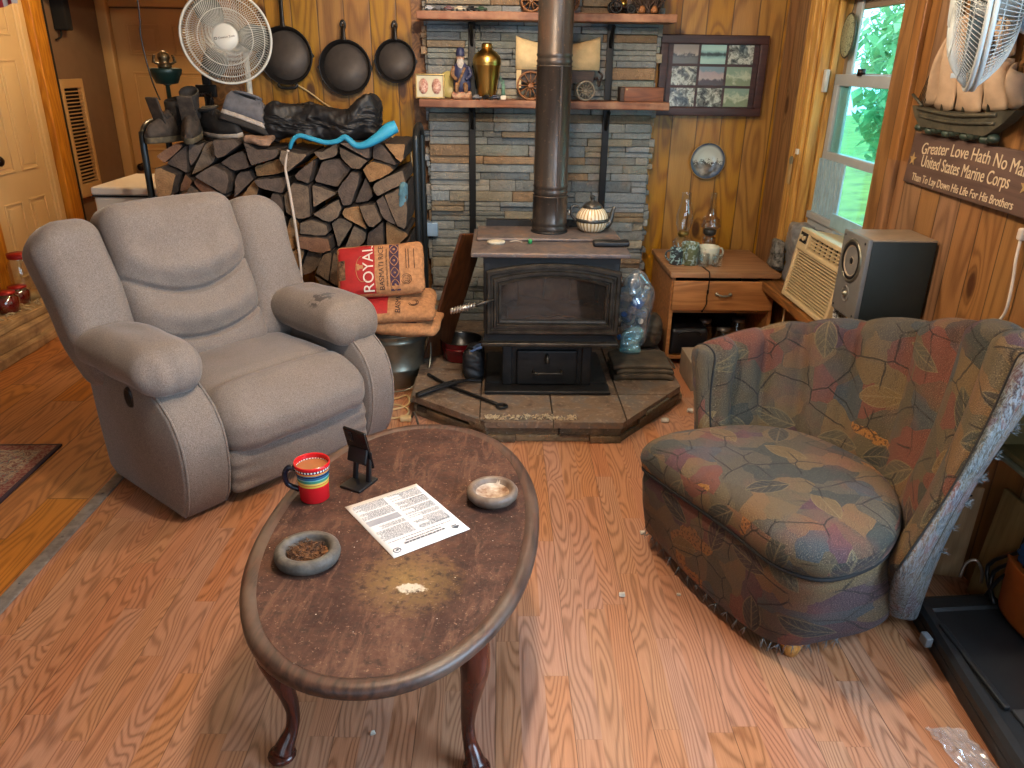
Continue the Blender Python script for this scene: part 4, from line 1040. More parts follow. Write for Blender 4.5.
TONE = {'end1': 'grey', 'end2': 'tan', 'end3': 'dark', 'end4': 'reddish'}
for ri, bn in enumerate(bins):
    bn.sort()
    for ki, (gx, gz, poly) in enumerate(bn):
        pts = list(poly)
        while len(pts) > 3:      # merge very short edges so the splits read as wedges
            L_ = [math.dist(pts[i], pts[(i + 1) % len(pts)]) for i in range(len(pts))]; i = L_.index(min(L_))
            if L_[i] > .04: break
            a, c2 = pts[i], pts[(i + 1) % len(pts)]; j = (i + 1) % len(pts)
            pts[i] = ((a[0] + c2[0]) / 2, (a[1] + c2[1]) / 2); pts.pop(j)
        kk = rr.uniform(.90, .955); out = []; big = rr.randrange(len(pts)) if len(pts) > 3 or rr.random() < .5 else -1
        for i in range(len(pts)):
            p0, p1, p2 = pts[i - 1], pts[i], pts[(i + 1) % len(pts)]
            c1, c3 = (rr.uniform(.03, .09), rr.uniform(.03, .09)) if i != big else (.34, .34)
            out.append((p1[0] + (p0[0] - p1[0]) * c1, p1[1] + (p0[1] - p1[1]) * c1))
            if i == big: out.append((p1[0] + ((p0[0] + p2[0]) / 2 - p1[0]) * .2, p1[1] + ((p0[1] + p2[1]) / 2 - p1[1]) * .2))
            out.append((p1[0] + (p2[0] - p1[0]) * c3, p1[1] + (p2[1] - p1[1]) * c3))
            for f in (.42, .52, .62): out.append((p1[0] + (p2[0] - p1[0]) * f + rr.uniform(-.002, .002), p1[1] + (p2[1] - p1[1]) * f + rr.uniform(-.002, .002)))
        sec = [((x - gx) * kk, (z - gz) * kk) for x, z in out]
        y0 = rr.uniform(-.055, .04); ln = rr.uniform(.36, .42); tone = rr.choices(['end1', 'end3', 'end2', 'end4'], [.50, .30, .14, .06])[0]
        if ri > 3 and tone == 'end3' and rr.random() < .6: tone = 'end2'
        b = B(); tl = rr.uniform(-.03, .03)
        def sx_(k, y): return [(x * k + noise.noise(V((x * 30, y * 6, z * 30 + ki))) * .003, y + (x * tl * 8 if y < .1 else 0), z * k + noise.noise(V((z * 30, y * 6, x * 30 + ri))) * .003) for x, z in sec]
        vr = b.loft([sx_(.965, y0), sx_(1.0, y0 + .004), sx_(1.0, y0 + .12), sx_(.99, y0 + .25), sx_(1.0, y0 + ln - .005), sx_(.96, y0 + ln)], cap=False, smooth=False)
        for f in b.bm.faces: f.material_index = 1
        b.slot = 0; b._f(list(reversed(vr[0]))); b._f(vr[-1])
        o = b.build('firewood_log', [M[tone], M['bark']]); o.location = (gx, PY, gz)
        n_ = len(bn)
        pos = 'leftmost' if ki == 0 else 'rightmost' if ki == n_ - 1 else ordn[ki] + ' from left'
        rown = 'top row' if ri == 0 else ordn[ri] + ' row down'
        tag(o, '%s split log end, %s in the woodpile\'s %s' % (TONE[tone], pos, rown), 'log', 'split logs stacked in the rack')
# steel log rack
M['rack'] = paint('black_tube_steel', (48, 52, 54), .35, .5)
rk = thing('log_rack', 'black tubular steel log rack with tall looped ends around the firewood', 'log rack', (-1.06, 3.9, 0))
for sx in (-1, 1):
    x = sx * .655
    b = B(); b.tube([(x, -.03, .03), (x, -.03, .4), (x, -.03, 1.08), (x, -.01, 1.165), (x, .06, 1.20), (x, .17, 1.20), (x, .25, 1.165), (x, .27, 1.08), (x, .27, .4), (x, .27, .03)], .0165, 10, 4); b.build('end_loop', M['rack'], rk)
for y in (-.03, .27):
    b = B(); b.tube([(-.70, y, .032), (.70, y, .032)], .0155, 10, 1); b.build('base_rail', M['rack'], rk)
# things lying on the pile ------------------------------------------------
M['jacket'] = paint('black_nylon', (30, 29, 31), .55, var=.3, scale=10)
M['boot'] = paint('worn_boot_leather', (80, 68, 58), .75, var=.35, scale=30, bump=.3)
M['bootd'] = paint('dark_boot_fabric', (48, 44, 42), .8, var=.3, scale=30, bump=.3)
M['tread'] = paint('boot_sole_rubber', (104, 92, 70), .8, var=.3, scale=40)
M['suede'] = paint('grey_suede', (104, 104, 110), .85, var=.2, scale=30)
M['midsole'] = paint('off_white_midsole', (188, 176, 164), .7, var=.2, scale=40)
M['badge'] = paint('pale_badge', (190, 186, 180), .6)
def boot(name, label, loc, rz, rx=0, ry=0, kind='boot', up=M['boot'], dk=M['bootd'], sole=M['tread'], mid=None):
    """toe towards local -Y, heel at +Y, sole on z=0"""
    e = thing(name, label, 'boot' if kind == 'boot' else 'shoe', loc, rz, 'footwear on the woodpile', rx, ry)
    L_ = .29
    def half(t): return .030 + .019 * math.sin(PI * min(1, t * 1.15 + .02)) ** .8 - .006 * math.exp(-((t - .55) / .12) ** 2)
    def outline(k, z):
        pts = []
        N = 14
        for i in range(N + 1): t = i / N; pts.append((half(t) * k * (math.sin(PI * min(max(t, .02), .985)) ** .28), -L_ / 2 + L_ * t, z))
        for i in range(N, -1, -1): t = i / N; pts.append((-half(t) * k * (math.sin(PI * min(max(t, .02), .985)) ** .28), -L_ / 2 + L_ * t, z))
        return pts
    b = B(); b.loft([outline(.96, 0), outline(1.04, .006), outline(1.06, .02), outline(1.02, .028)]); b.build('sole', sole, e)
    if mid: b = B(); b.loft([outline(1.05, .0285), outline(1.075, .038), outline(1.0, .05)]); b.build('midsole', mid, e)
    z0 = .05 if mid else .0285
    rings = []
    hts = [(0.0, .02), (.04, .045), (.12, .062), (.25, .075), (.40, .098), (.52, .118), (.62, .12), (.8, .115), (.95, .10), (1.0, .07)]
    for t, h in hts:
        y = -L_ / 2 + L_ * t; w_ = half(t) * (math.sin(PI * min(max(t, .04), .97)) ** .28)
        rings.append([(w_ * math.cos(a) * (1 - .25 * max(0, math.sin(a))), y, z0 + h * max(0, math.sin(a)) ** .9) for a in [PI * i / 12 for i in range(13)]])
    b = B(); b.loft([[*r] for r in rings], cap=True, closed=True); b.build('upper', up, e)
    if kind == 'boot':
        b = B(); rg = []
        for z, k, dy in ((.08, 1.0, .0), (.12, .92, .005), (.16, .95, .012), (.19, 1.05, .018), (.195, .96, .018), (.17, .86, .014), (.11, .78, .008)):
            rg.append([(.044 * k * math.cos(a), .062 + dy + .062 * k * math.sin(a), z + .012 * math.sin(a)) for a in [2 * PI * i / 20 for i in range(20)]])
        b.loft(rg, cap=False); b._f(b.bm.verts[-20:]) if False else None; b.build('shaft', dk, e)
        b = B(); b.rbox((0, -.012, .155), (.07, .012, .13), .005, 2, 4, m=rotm(rx=math.radians(18)), fn=lambda p: p + V((0, -.35 * p.x * p.x * 20 * .1, 0))); tg_ = b.build('tongue', up, e)
        b = B(); b.box((0, -.082 + .0, .19), (.022, .004, .018)); b.build('pull_tab_badge', M['badge'], e) if False else b.bm.free()
    else:
        b = B(); b.torus(.042, .010, 24, 8, m=Matrix.Translation((0, .055, z0 + .105)) @ Matrix.Rotation(-.12, 4, 'X') @ Matrix.Diagonal((.85, 1.35, .7, 1))); b.build('collar', dk, e)
        b = B(); b.ball((0, .055, z0 + .10), (.034, .054, .012), 16, 6); b.build('opening', M['dark'], e)
    b = B()
    for k in range(4):
        y = -.045 + k * .020; z = z0 + .078 + k * .009
        b.tube([(-.028, y, z - .012), (0, y - .004, z + .012), (.028, y + .004, z - .012)], .003, 5, 2)
    tag(b.build('lace', dk, e), kind=None)
    return e
TZ = 1.125
boot('hiking_boot', 'brown hiking boot on the woodpile nearest the rack, standing toe forward below the green dish', (-1.618, 3.95, TZ - .005), math.radians(-20))
boot('hiking_boot', 'brown hiking boot with thick tan sole, second from the rack on the woodpile', (-1.50, 3.95, TZ + .02), math.radians(12), math.radians(10))
boot('sneaker', 'dark sneaker with pale toe sole lying on the woodpile between boots and grey shoe', (-1.365, 3.985, TZ - .005), math.radians(55), 0, math.radians(-12), 'shoe', M['bootd'], M['bootd'], M['bootd'], M['midsole'])
boot('suede_shoe', 'grey suede shoe with thick off-white sole, tilted on the woodpile below the fan', (-1.215, 3.925, TZ + .05), math.radians(112), math.radians(24), math.radians(16), 'shoe', M['suede'], M['suede'], M['bootd'], M['midsole'])
# tongue badges stand up from the boot tops
def blob(name, label, cat, c, d, mat, amp=.03, sc=5, seed=0, n=14, r=.04, fine=.008, fsc=22, fn=None, m=None, group=None):
    def f(p):
        q = V(p); nv = noise.noise_vector(p * sc + V((seed * 3.7, seed, 0)))
        q += nv * amp
        rid = 1 - abs(noise.noise(V((p.x * fsc * .5, p.y * fsc, p.z * fsc * 1.6)) + V((seed, 0, 0)))) * 2
        q += p.normalized() * rid * fine
        return fn(q) if fn else q
    b = B(); b.rbox(c, d, r, 4, n, fn=f, m=m); o = b.build(name, mat); return tag(o, label, cat, group)
def jf(q):
    q.z += .055 * math.sin((q.x + .3) * 5) * 0 - .05 * sstep((-q.x - .05) / .25) * 0
    top = sstep(q.z / .05 + .3)
    q.z += .05 * sstep((q.x - .12) / .12) * top * (1 - .6 * sstep((q.x - .25) / .1)) - .04 * sstep((q.x + .05) / .2) * (1 - sstep((q.x - .1) / .12)) * top
    for k, (fx, fz, am) in enumerate(((16, 38, .016), (34, 70, .009), (70, 120, .004))):
        w_ = noise.noise(V((q.x * fx * .5, q.y * fx, q.z * fz + k * 9 + .35 * fx * q.x)))
        q += V((.2, -.8, .5)) * am * (1 - 2 * abs(w_))
    return q
blob('black_jacket', 'crumpled black nylon jacket heaped along the top of the woodpile', 'jacket', (-.875, 4.02, TZ + .085), (.56, .20, .165), M['jacket'], .035, 7, 3, 64, .06, .010, 18, jf)
M['cyan'] = paint('sky_blue_foam', (46, 160, 200), .6, var=.15)
b = B(); b.tube([(-1.005, 3.835, 1.105), (-.985, 3.83, 1.145), (-.95, 3.83, 1.165), (-.89, 3.83, 1.15), (-.83, 3.83, 1.135), (-.775, 3.83, 1.142), (-.735, 3.83, 1.16), (-.69, 3.83, 1.125), (-.64, 3.83, 1.128), (-.58, 3.84, 1.16), (-.53, 3.86, 1.195), (-.495, 3.87, 1.21)], [.010, .012, .012, .012, .012, .013, .014, .015, .018, .026, .034, .03], 10, 4, flat=.8)
tag(b.build('foam_strip', M['cyan']), 'sky blue foam strip draped across the front top of the woodpile', 'strip')
M['wcord'] = paint('white_cord', (216, 200, 184), .6)
b = B(); b.tube([(-1.008, 3.815, 1.10), (-1.028, 3.81, 1.02), (-1.022, 3.81, .94), (-1.015, 3.81, .85), (-1.005, 3.81, .70), (-1.0, 3.81, .55), (-1.005, 3.81, .40), (-1.01, 3.81, .12)], .007, 8, 5); tag(b.build('hanging_cord', M['wcord']), 'white cord hanging down the front of the woodpile', 'cord')
blob('work_gloves', 'tan leather work gloves on the woodpile beside the black jacket', 'gloves', (-1.16, 3.875, TZ + .015), (.13, .09, .035), paint('glove_leather', (168, 132, 106), .8, var=.3, scale=30), .015, 12, 4, 10, .015, .006, 30)
blob('blue_cloth', 'pale blue-grey rag tucked beside the right end of the woodpile', 'rag', (-.478, 3.87, .88), (.04, .05, .12), paint('pale_blue_rag', (110, 160, 178), .8, var=.3, scale=20), .015, 14, 6, 8, .015, .006, 30)
# green iron dish with a bronze finial on the pile
M['green'] = paint('dark_green_iron', (26, 48, 42), .4, .3)
M['bronze'] = paint('aged_bronze', (120, 98, 66), .4, .7, var=.4, scale=40)
e = thing('iron_dish', 'dark green iron dish with bronze finial standing behind the boots', 'dish', (-1.645, 4.09, TZ))
b = B(); b.lathe([(.036, 0), (.038, .008), (.016, .02), (.012, .1), (.010, .245), (.022, .252)], 20); b.build('stem', M['green'], e)
b = B(); b.lathe([(.012, .25), (.052, .256), (.064, .285), (.074, .30), (.078, .318), (.074, .326), (.03, .324)], 12); b.build('bowl', M['green'], e)
b = B(); b.lathe([(.03, .324), (.034, .338), (.024, .348), (.024, .36), (.030, .372), (.026, .39), (.012, .402), (.002, .406)], 16); fo = b.build('finial', M['bronze'], e)
for q in (-1, 1):
    b = B(); b.tube([(q * .022, 0, .345), (q * .045, 0, .35), (q * .05, 0, .37), (q * .044, 0, .385), (q * .056, 0, .35)], .006, 6, 3); b.build('ear', M['bronze'], fo)
for k, (x, y, z, rz) in enumerate(((-1.625, 3.90, 1.285, -.3), (-1.505, 3.915, 1.315, .15))): pass
# rice sacks on a steel bucket
M['galv'] = paint('galvanised_steel', (150, 148, 132), .35, .85, var=.2, scale=8)
e = thing('steel_bucket', 'galvanised steel bucket with a wire handle holding up the rice sacks', 'bucket', (-.52, 3.62, 0))
b = B(); b.lathe([(.135, .0), (.14, .006), (.148, .09), (.152, .095), (.148, .10), (.158, .235), (.163, .24), (.158, .246), (.162, .272), (.168, .278), (.164, .284), (.156, .28), (.15, .245), (.13, .02)], 40); b.build('body', M['galv'], e)
b = B(); b.tube([(.165, .0, .25), (.185, -.03, .2), (.175, -.10, .09), (.10, -.175, .03), (.02, -.195, .015), (-.06, -.19, .02), (-.15, -.1, .14), (-.165, 0, .25)], .004, 6, 5); b.build('wire_handle', M['galv'], e)
M['lid'] = M['galv']
b = B(); b.lathe([(.0, .279), (.155, .279), (.158, .286), (.05, .292), (0, .292)], 40); b.build('lid', M['galv'], e)
M['burlap'] = paint('burlap_sack', (198, 140, 92), .85, var=.2, scale=60, bump=.35, bscale=420)
M['sackred'] = paint('sack_red_print', (178, 34, 34), .7, var=.12, scale=40)
M['ink'] = paint('dark_brown_ink', (56, 36, 34), .8)
M['inkp'] = paint('dark_purple_ink', (66, 44, 66), .8)
M['white'] = paint('white_print', (232, 222, 206), .7, var=.05)
def sack(label, c, d, m, seed, group=None, printed=True):
    """flat filled bag in local XY, face up (+Z)"""
    e = thing('rice_sack', label, 'sack', c, 0, 'rice sacks by the woodpile'); e.matrix_world = m
    def fn(p):
        q = V(p); ux, uy = p.x / (d[0] / 2), p.y / (d[1] / 2)
        k = max(0, 1 - abs(ux) ** 3) * max(0, 1 - abs(uy) ** 3)
        q.z *= .22 + .78 * k ** .5
        q.z += .006 * noise.noise(V((p.x * 14, p.y * 14, seed))) ; q.y += .01 * noise.noise(V((p.x * 8, seed, 0))); q.x += .008 * noise.noise(V((seed, p.y * 10, 0)))
        return q
    b = B(); b.rbox((0, 0, 0), d, min(d[2] * .45, .03), 3, 18, fn=fn)
    if printed:
        for f in b.bm.faces:
            cx_ = f.calc_center_median()
            if cx_.z > 0.004 and cx_.x < -.012 and abs(cx_.y) < d[1] * .46 and cx_.x > -d[0] * .47: f.material_index = 1
    b.build('bag', [M['burlap'], M['sackred']], e)
    def topz_(x, y): return fn(V((x, y, d[2] / 2))).z
    return e, topz_
def decal(o, tz, lift=.0012):
    for v in o.data.vertices: v.co.z += tz(v.co.x, v.co.y) + lift
    return o
def quadstrip(b, x0, x1, y0, y1, tz, n=6, lift=.0010):
    b.sheet([[(x0 + (x1 - x0) * i / n, y0 + (y1 - y0) * j / n, tz(x0 + (x1 - x0) * i / n, y0 + (y1 - y0) * j / n) + lift) for j in range(n + 1)] for i in range(n + 1)])
def textm(x, y): return frame((x, y, 0), (0, 1, 0), (-1, 0, 0))
sm = frame((-.555, 3.545, .585), (1, 0, .09), (-.05, .52, .85))
e, tz = sack('top rice sack, red and tan with a big white name, leaning on the woodpile', (0, 0, 0), (.41, .25, .10), sm, 2)
decal(text('lettering', 'ROYAL', .072, M['white'], e, textm(-.048, 0), .0004, 1.0), tz)
decal(text('lettering', 'BASMATI RICE', .033, M['ink'], e, textm(.012, 0), .0004, 1.02), tz)
decal(text('lettering', 'From the Foothills of the Himalayas', .0125, M['ink'], e, textm(.036, 0), .0004, 1.0), tz)
b = B(); quadstrip(b, .05, .095, -.112, .112, tz, 8); pan = b.build('ornament_panel', M['inkp'], e)
b = B()
for k in range(4):
    y = -.086 + k * .057
    for s1 in (-1, 1):
        pts = [(.0725 + s1 * .019 * math.sin(PI * q / 8), y - .026 + .052 * q / 8) for q in range(9)]
        b.tube([(x, yy, tz(x, yy) + .002) for x, yy in pts], .002, 5, 1)
    b.ball((.0725, y, tz(.0725, y) + .0015), (.006, .006, .0015), 8, 4)
tag(b.build('scroll_ornament', M['burlap'], pan), kind='stuff')
b = B()
for rr_ in (.024, .017): b.torus(rr_, .0013, 28, 5, m=Matrix.Translation((.125, -.062, tz(.125, -.062) + .0012)))
for q in (-.008, 0, .008): b.box((.125, -.062 + q, tz(.125, -.062) + .0012), (.018, .0022, .0006))
b.build('round_stamp', M['ink'], e)
b = B()
for x in (.128, .140, .165): b.box((x, .035, tz(x, .035) + .0012), (.003, .095, .0006))
b.build('small_print', M['ink'], e)
b = B(); pts = [(-.098 + .030 * math.cos(a), .0 + .062 * math.sin(a)) for a in [PI * .28 + PI * 1.15 * i / 16 + PI * .25 for i in range(17)]]
b.tube([(x + .02, y, tz(x + .02, y) + .0012) for x, y in pts], .0016, 5, 1)
b.box((-.085, .01, tz(-.085, .01) + .001), (.022, .018, .0008)); b.box((-.098, .01, tz(-.098, .01) + .001), (.012, .030, .0008)); b.build('palace_emblem', M['burlap'], e)
b = B(); quadstrip(b, -.196, -.160, -.045, .05, tz, 6); b.build('side_picture', paint('sack_picture', (150, 110, 76), .8, var=.5, scale=60), e)
sm = frame((-.50, 3.52, .425), (1, .04, .02), (-.05, .95, .28))
e, tz = sack('middle rice sack, tan with dark lettering, squashed under the red one', (0, 0, 0), (.40, .25, .095), sm, 5)
decal(text('lettering', 'BASMATI RICE', .036, M['ink'], e, textm(.03, .0), .0004), tz)
b = B()
for rr_ in (.024, .017): b.torus(rr_, .0013, 28, 5, m=Matrix.Translation((.10, -.05, tz(.10, -.05) + .0012)))
b.build('round_stamp', M['ink'], e)
sm = frame((-.475, 3.53, .345), (1, -.10, -.04), (.1, .98, .12))
e, tz = sack('bottom rice sack, plain tan end showing, lying on the steel bucket', (0, 0, 0), (.40, .25, .085), sm, 9, printed=False)
b = B(); quadstrip(b, .02, .10, -.09, .05, tz, 8); b.build('printed_panel', M['ink'], e)
# extension cord, plug-in box, leaning panel, pot, kindling bag, poker on the hearth
b = B(); b.tube([(-.427, 4.36, 1.02), (-.43, 4.36, .80), (-.435, 4.34, .62), (-.432, 4.32, .57)], .004, 6, 4); b.cyl((-.432, 4.30, .575), (-.43, 4.29, .535), .011); b.tube([(-.43, 4.29, .54), (-.415, 4.27, .48), (-.425, 4.26, .40), (-.44, 4.25, .30), (-.42, 4.24, .18), (-.43, 4.25, .05), (-.46, 4.26, .010)], .004, 6, 4)
tag(b.build('power_cord', M['wcord']), 'white power cord running down the wall left of the stone chimney', 'cord')
b = B(); b.rbox((-.383, 4.285, .635), (.085, .05, .075), .006, 2, 1); tag(b.build('outlet_box', paint('pale_blue_plastic', (150, 178, 206), .4)), 'pale blue plug-in box on the left edge of the stone chimney', 'outlet')
M['panelb'] = wood('dark_brown_panel', (92, 54, 30), (54, 30, 18), 'Z', 8, .4)
M['brass_edge'] = paint('pale_brass_edge', (168, 128, 76), .4, .4)
e = thing('leaning_panel', 'dark brown panel with a pale edge leaning against the left of the stove', 'panel', (-.16, 3.62, .1))
pm = frame((-.062, .05, .325), (.55, .83, -.16), (.30, .0, .95))
b = B(); b.rbox((0, 0, 0), (.20, .66, .016), .006, 2, 4, m=pm); b.build('board', M['panelb'], e)
b = B(); b.tube([pm @ V((.0, -.33, -.012)), pm @ V((-.01, 0, -.012)), pm @ V((.01, .22, -.012)), pm @ V((.06, .30, -.012)), pm @ V((.1, .32, -.012))], .008, 8, 3); b.build('edge_trim', M['brass_edge'], e)
M['enamel'] = paint('red_enamel', (116, 16, 24), .2, var=.1)
M['enamel_in'] = paint('black_enamel', (14, 13, 13), .3)
e = thing('saucepot', 'dark red enamel saucepot with black inside on the left of the hearth', 'pot', (-.185, 3.67, .101))
b = B(); b.lathe([(.0, .0), (.085, 0), (.094, .01), (.103, .10), (.106, .104)], 36, cap=False); b.build('body', M['enamel'], e)
b = B(); b.lathe([(.106, .104), (.1075, .107), (.1035, .107), (.100, .10), (.09, .008), (0, .006)], 36, cap=False); b.build('inside', M['enamel_in'], e)
for q in (-1, 1):
    b = B(); m_ = Matrix.Rotation(math.radians(-15), 4, 'Z')
    b.tube([m_ @ V((-.045, q * .098, .075)), m_ @ V((-.04, q * .112, .078)), m_ @ V((0, q * .122, .08)), m_ @ V((.04, q * .112, .078)), m_ @ V((.045, q * .098, .075))], .0045, 7, 3); b.build('side_handle', M['enamel'], e)
b = B(); b.rbox((-.165, 3.64, .130), (.06, .045, .035), .005, 2, 2, m=None); tag(b.build('paper_block', paint('pale_card', (200, 180, 150), .8)), 'small pale card block inside the red saucepot', 'block')
blob('black_rag_bag', 'black cloth bag slumped on the hearth beside the left stove leg', 'bag', (-.115, 3.47, .165), (.10, .18, .15), M['jacket'], .018, 9, 4, 12, .04, .006, 24)
b = B(); b.rbox((-.11, 3.42, .245), (.07, .05, .012), .004, 2, 3, fn=lambda p: p + V((0, 0, .012 * math.sin(p.x * 60)))); tag(b.build('blue_paper', paint('blue_paper', (92, 122, 172), .6)), 'scrap of blue paper on the black bag left of the stove', 'paper')
M['wrought'] = paint('black_wrought_iron', (26, 25, 25), .5, .4)
e = thing('fire_poker', 'black iron fire poker with a looped end lying across the hearth corner', 'poker', (0, 0, .1))
b = B(); b.tube([(-.335, 3.42, .010), (-.22, 3.27, .012), (-.12, 3.18, .012), (.0, 3.075, .010)], .0075, 8, 3); b.build('shaft', M['wrought'], e)
b = B(); b.torus(.022, .006, 20, 8, m=Matrix.Translation((.018, 3.058, .010))); b.build('loop', M['wrought'], e)
e = thing('fire_tongs', 'black iron fire tongs crossing the poker at the left edge of the hearth', 'tongs', (0, 0, .1))
for q in (-1, 1):
    b = B(); b.tube([(-.365, 3.16 + q * .008, .012), (-.28, 3.225 + q * .014, .022), (-.20, 3.285 + q * .012, .026), (-.12, 3.335 - q * .006, .018), (-.075, 3.365 - q * .024, .010)], [.010, .009, .008, .007, .006], 8, 3); b.build('arm', M['wrought'], e)
b = B(); b.cyl((-.20, 3.285, .012), (-.20, 3.285, .036), .012); b.build('rivet', M['wrought'], e)
b = B(); b.tube([(-.385, 3.13, .02), (-.37, 3.09, .06), (-.345, 3.03, .02), (-.33, 2.98, .008), (-.30, 2.90, .006)], .005, 6, 4); tag(b.build('hearth_cable', paint('dark_cable', (62, 52, 42), .7)), 'thin dark cable hanging over the left corner of the hearth', 'cable')
M['ycord'] = paint('dusty_cream_cord', (206, 178, 128), .7)
for k, pts in enumerate(([(-.60, 3.40, .006), (-.50, 3.36, .006), (-.44, 3.40, .007), (-.42, 3.30, .006), (-.48, 3.24, .006), (-.58, 3.22, .006)], [(-.52, 3.30, .006), (-.45, 3.28, .006), (-.41, 3.22, .006), (-.43, 3.16, .006), (-.50, 3.14, .006)])):
    b = B(); b.tube(pts, .005, 6, 5); tag(b.build('floor_cord', M['ycord']), ['cream cord loosely coiled on the floor between recliner and hearth, farther loop', 'cream cord on the floor between recliner and hearth, nearer loop'][k], 'cord')
blob('cream_plug', 'small cream plug lying on the floor by the left corner of the hearth', 'plug', (-.415, 3.13, .012), (.05, .035, .022), M['ycord'], .002, 10, 1, 4, .006, .001)
# row of pale fringe on the front edge of the hearth
b = B(); rr = random.Random(5)
for k in range(150):
    x = rr.uniform(-.06, .34); y = 2.945 + rr.uniform(-.012, .03); h = rr.uniform(.004, .014) * (1 - abs(x - .05) * .8)
    b.tube([(x, y, .101), (x + rr.uniform(-.01, .01), y + rr.uniform(-.006, .006), .101 + h), (x + rr.uniform(-.016, .016), y + rr.uniform(-.01, .01), .103)], .0018, 4, 1)
tag(b.build('wood_shavings', paint('pale_shavings', (206, 186, 152), .9)), 'pale wood shavings swept along the front edge of the hearth', 'shavings', kind='stuff')
# right of the stove: leather carrier, clear bag of bottles
M['hide'] = paint('brown_canvas_hide', (92, 78, 60), .8, var=.35, scale=12, bump=.3, bscale=120)
e = thing('log_carrier', 'folded brown canvas log carrier lying on the right side of the hearth', 'log carrier', (.70, 3.50, .101))
b = B()
for k, (dx, w_, z, h) in enumerate(((0, .29, .018, .03), (.006, .28, .044, .022), (-.006, .285, .066, .022))):
    b.rbox((dx, .0, z), (w_, .24 - .01 * k, h), .01, 3, 10, fn=lambda p: p + V((0, 0, .006 * noise.noise(V((p.x * 9, p.y * 9, k))) - .010 * sstep((abs(p.x) - .1) / .05))))
b.build('folded_body', M['hide'], e)
b = B(); b.tube([(.13, -.05, .06), (.16, -.05, .04), (.15, .05, .05), (.12, .05, .065)], .007, 6, 4, flat=.5); b.build('strap', M['hide'], e)
blob('brown_sack', 'dark brown leather sack slumped beside the wall behind the log carrier', 'sack', (.80, 3.86, .19), (.13, .18, .17), M['hide'], .02, 8, 6, 12, .05, .006, 20)
e = thing('bag_of_bottles', 'clear plastic bag of empty water bottles slumped between the stove and the cabinet', 'bag', (.69, 3.70, .19))
def bagf(p):
    q = V(p); n_ = noise.noise_vector(p * 9); q += n_ * .025
    q.x *= 1 + .25 * sstep((p.z + .05) / .2); q += p.normalized() * .008 * (1 - 2 * abs(noise.noise(p * 28)))
    return q
M['bagfilm'] = glass('crinkled_clear_film', (.78, .88, .95, 1), .16, .12, .10, (.62, .76, .86, 1))
b = B(); b.ball((0, 0, .17), (.085, .085, .19), 34, 26, fn=bagf); b.build('film', M['bagfilm'], e)
M['bottle'] = glass('blue_bottle_plastic', (.62, .78, .90, 1), .2, .1, .15, (.35, .55, .75, 1))
M['bluelab'] = paint('blue_label', (40, 110, 190), .4)
for k, (x, y, z, a, c2) in enumerate(((.01, -.03, .22, .5, 1), (-.03, .01, .12, -.7, 0), (.035, .0, .14, 1.1, 0), (-.01, -.04, .05, 1.5, 1), (.0, .03, .26, -.3, 0))):
    m_ = Matrix.Translation((x, y, z)) @ Matrix.Rotation(a, 4, 'Y') @ Matrix.Rotation(k * .9, 4, 'X')
    b = B(); b.lathe([(.0, -.07), (.027, -.07), (.03, -.06), (.030, .02), (.025, .045), (.012, .065), (.012, .078), (0, .079)], 14, m=m_); bt = b.build('bottle', M['bottle'], e)
    b = B(); b.lathe([(.0305, -.03), (.0308, -.028), (.0308, .01), (.0305, .012)], 14, m=m_, cap=False); b.build('label', M['bluelab'] if c2 else M['white'], bt)
    b = B(); b.cyl((0, 0, .070), (0, 0, .085), .0135, m=m_); b.build('cap', M['bluelab'] if k % 2 else M['white'], bt)
blob('teal_wrapper', 'pale teal plastic wrapper hanging from the bag of bottles onto the canvas carrier', 'wrapper', (.655, 3.56, .235), (.11, .05, .12), glass('teal_film', (.55, .80, .84, 1), .15, .15, .25, (.40, .70, .74, 1)), .02, 12, 8, 12, .02, .008, 30)
# ------------------------------------------------------------------ shelves, chimney ornaments, wall hangings
M['shelfw'] = wood('rough_red_brown_plank', (138, 88, 62), (92, 54, 38), 'X', 10, .6, c3=(160, 118, 90))
for nm, z0, lab in (('lower', 1.285, 'lower reddish plank shelf across the stone chimney'), ('upper', 1.688, 'upper reddish plank shelf across the stone chimney')):
    b = B(); b.rbox((.227, 4.205, z0 + .019), (1.27, .19, .038), .005, 2, 6, fn=lambda p: p + V((0, .004 * noise.noise(V((p.x * 9, z0, 0))), .002 * noise.noise(V((p.x * 7, 2, z0))))))
    tag(b.build('wall_shelf', M['shelfw']), lab, 'shelf')
for k, x in enumerate((-.145, .565)):
    e = thing('shelf_bracket', ['black iron strap bracket holding both shelves, left of the stove pipe', 'black iron strap bracket holding both shelves, right of the stove pipe'][k], 'bracket', (x, 4.28, .45 if k == 0 else .62))
    zb = .45 if k == 0 else .62
    b = B(); b.b2((-.018, -.006, 0), (.018, .004, 1.684 - zb), bev=.002); b.build('strap', M['wrought'], e)
    for z in (1.283, 1.686):
        b = B(); b.tube([(0, -.005, z - zb - .11), (0, -.03, z - zb - .06), (0, -.10, z - zb - .012)], .012, 8, 4, flat=.5); b.build('brace', M['wrought'], e)
LS, US = 1.3235, 1.7265
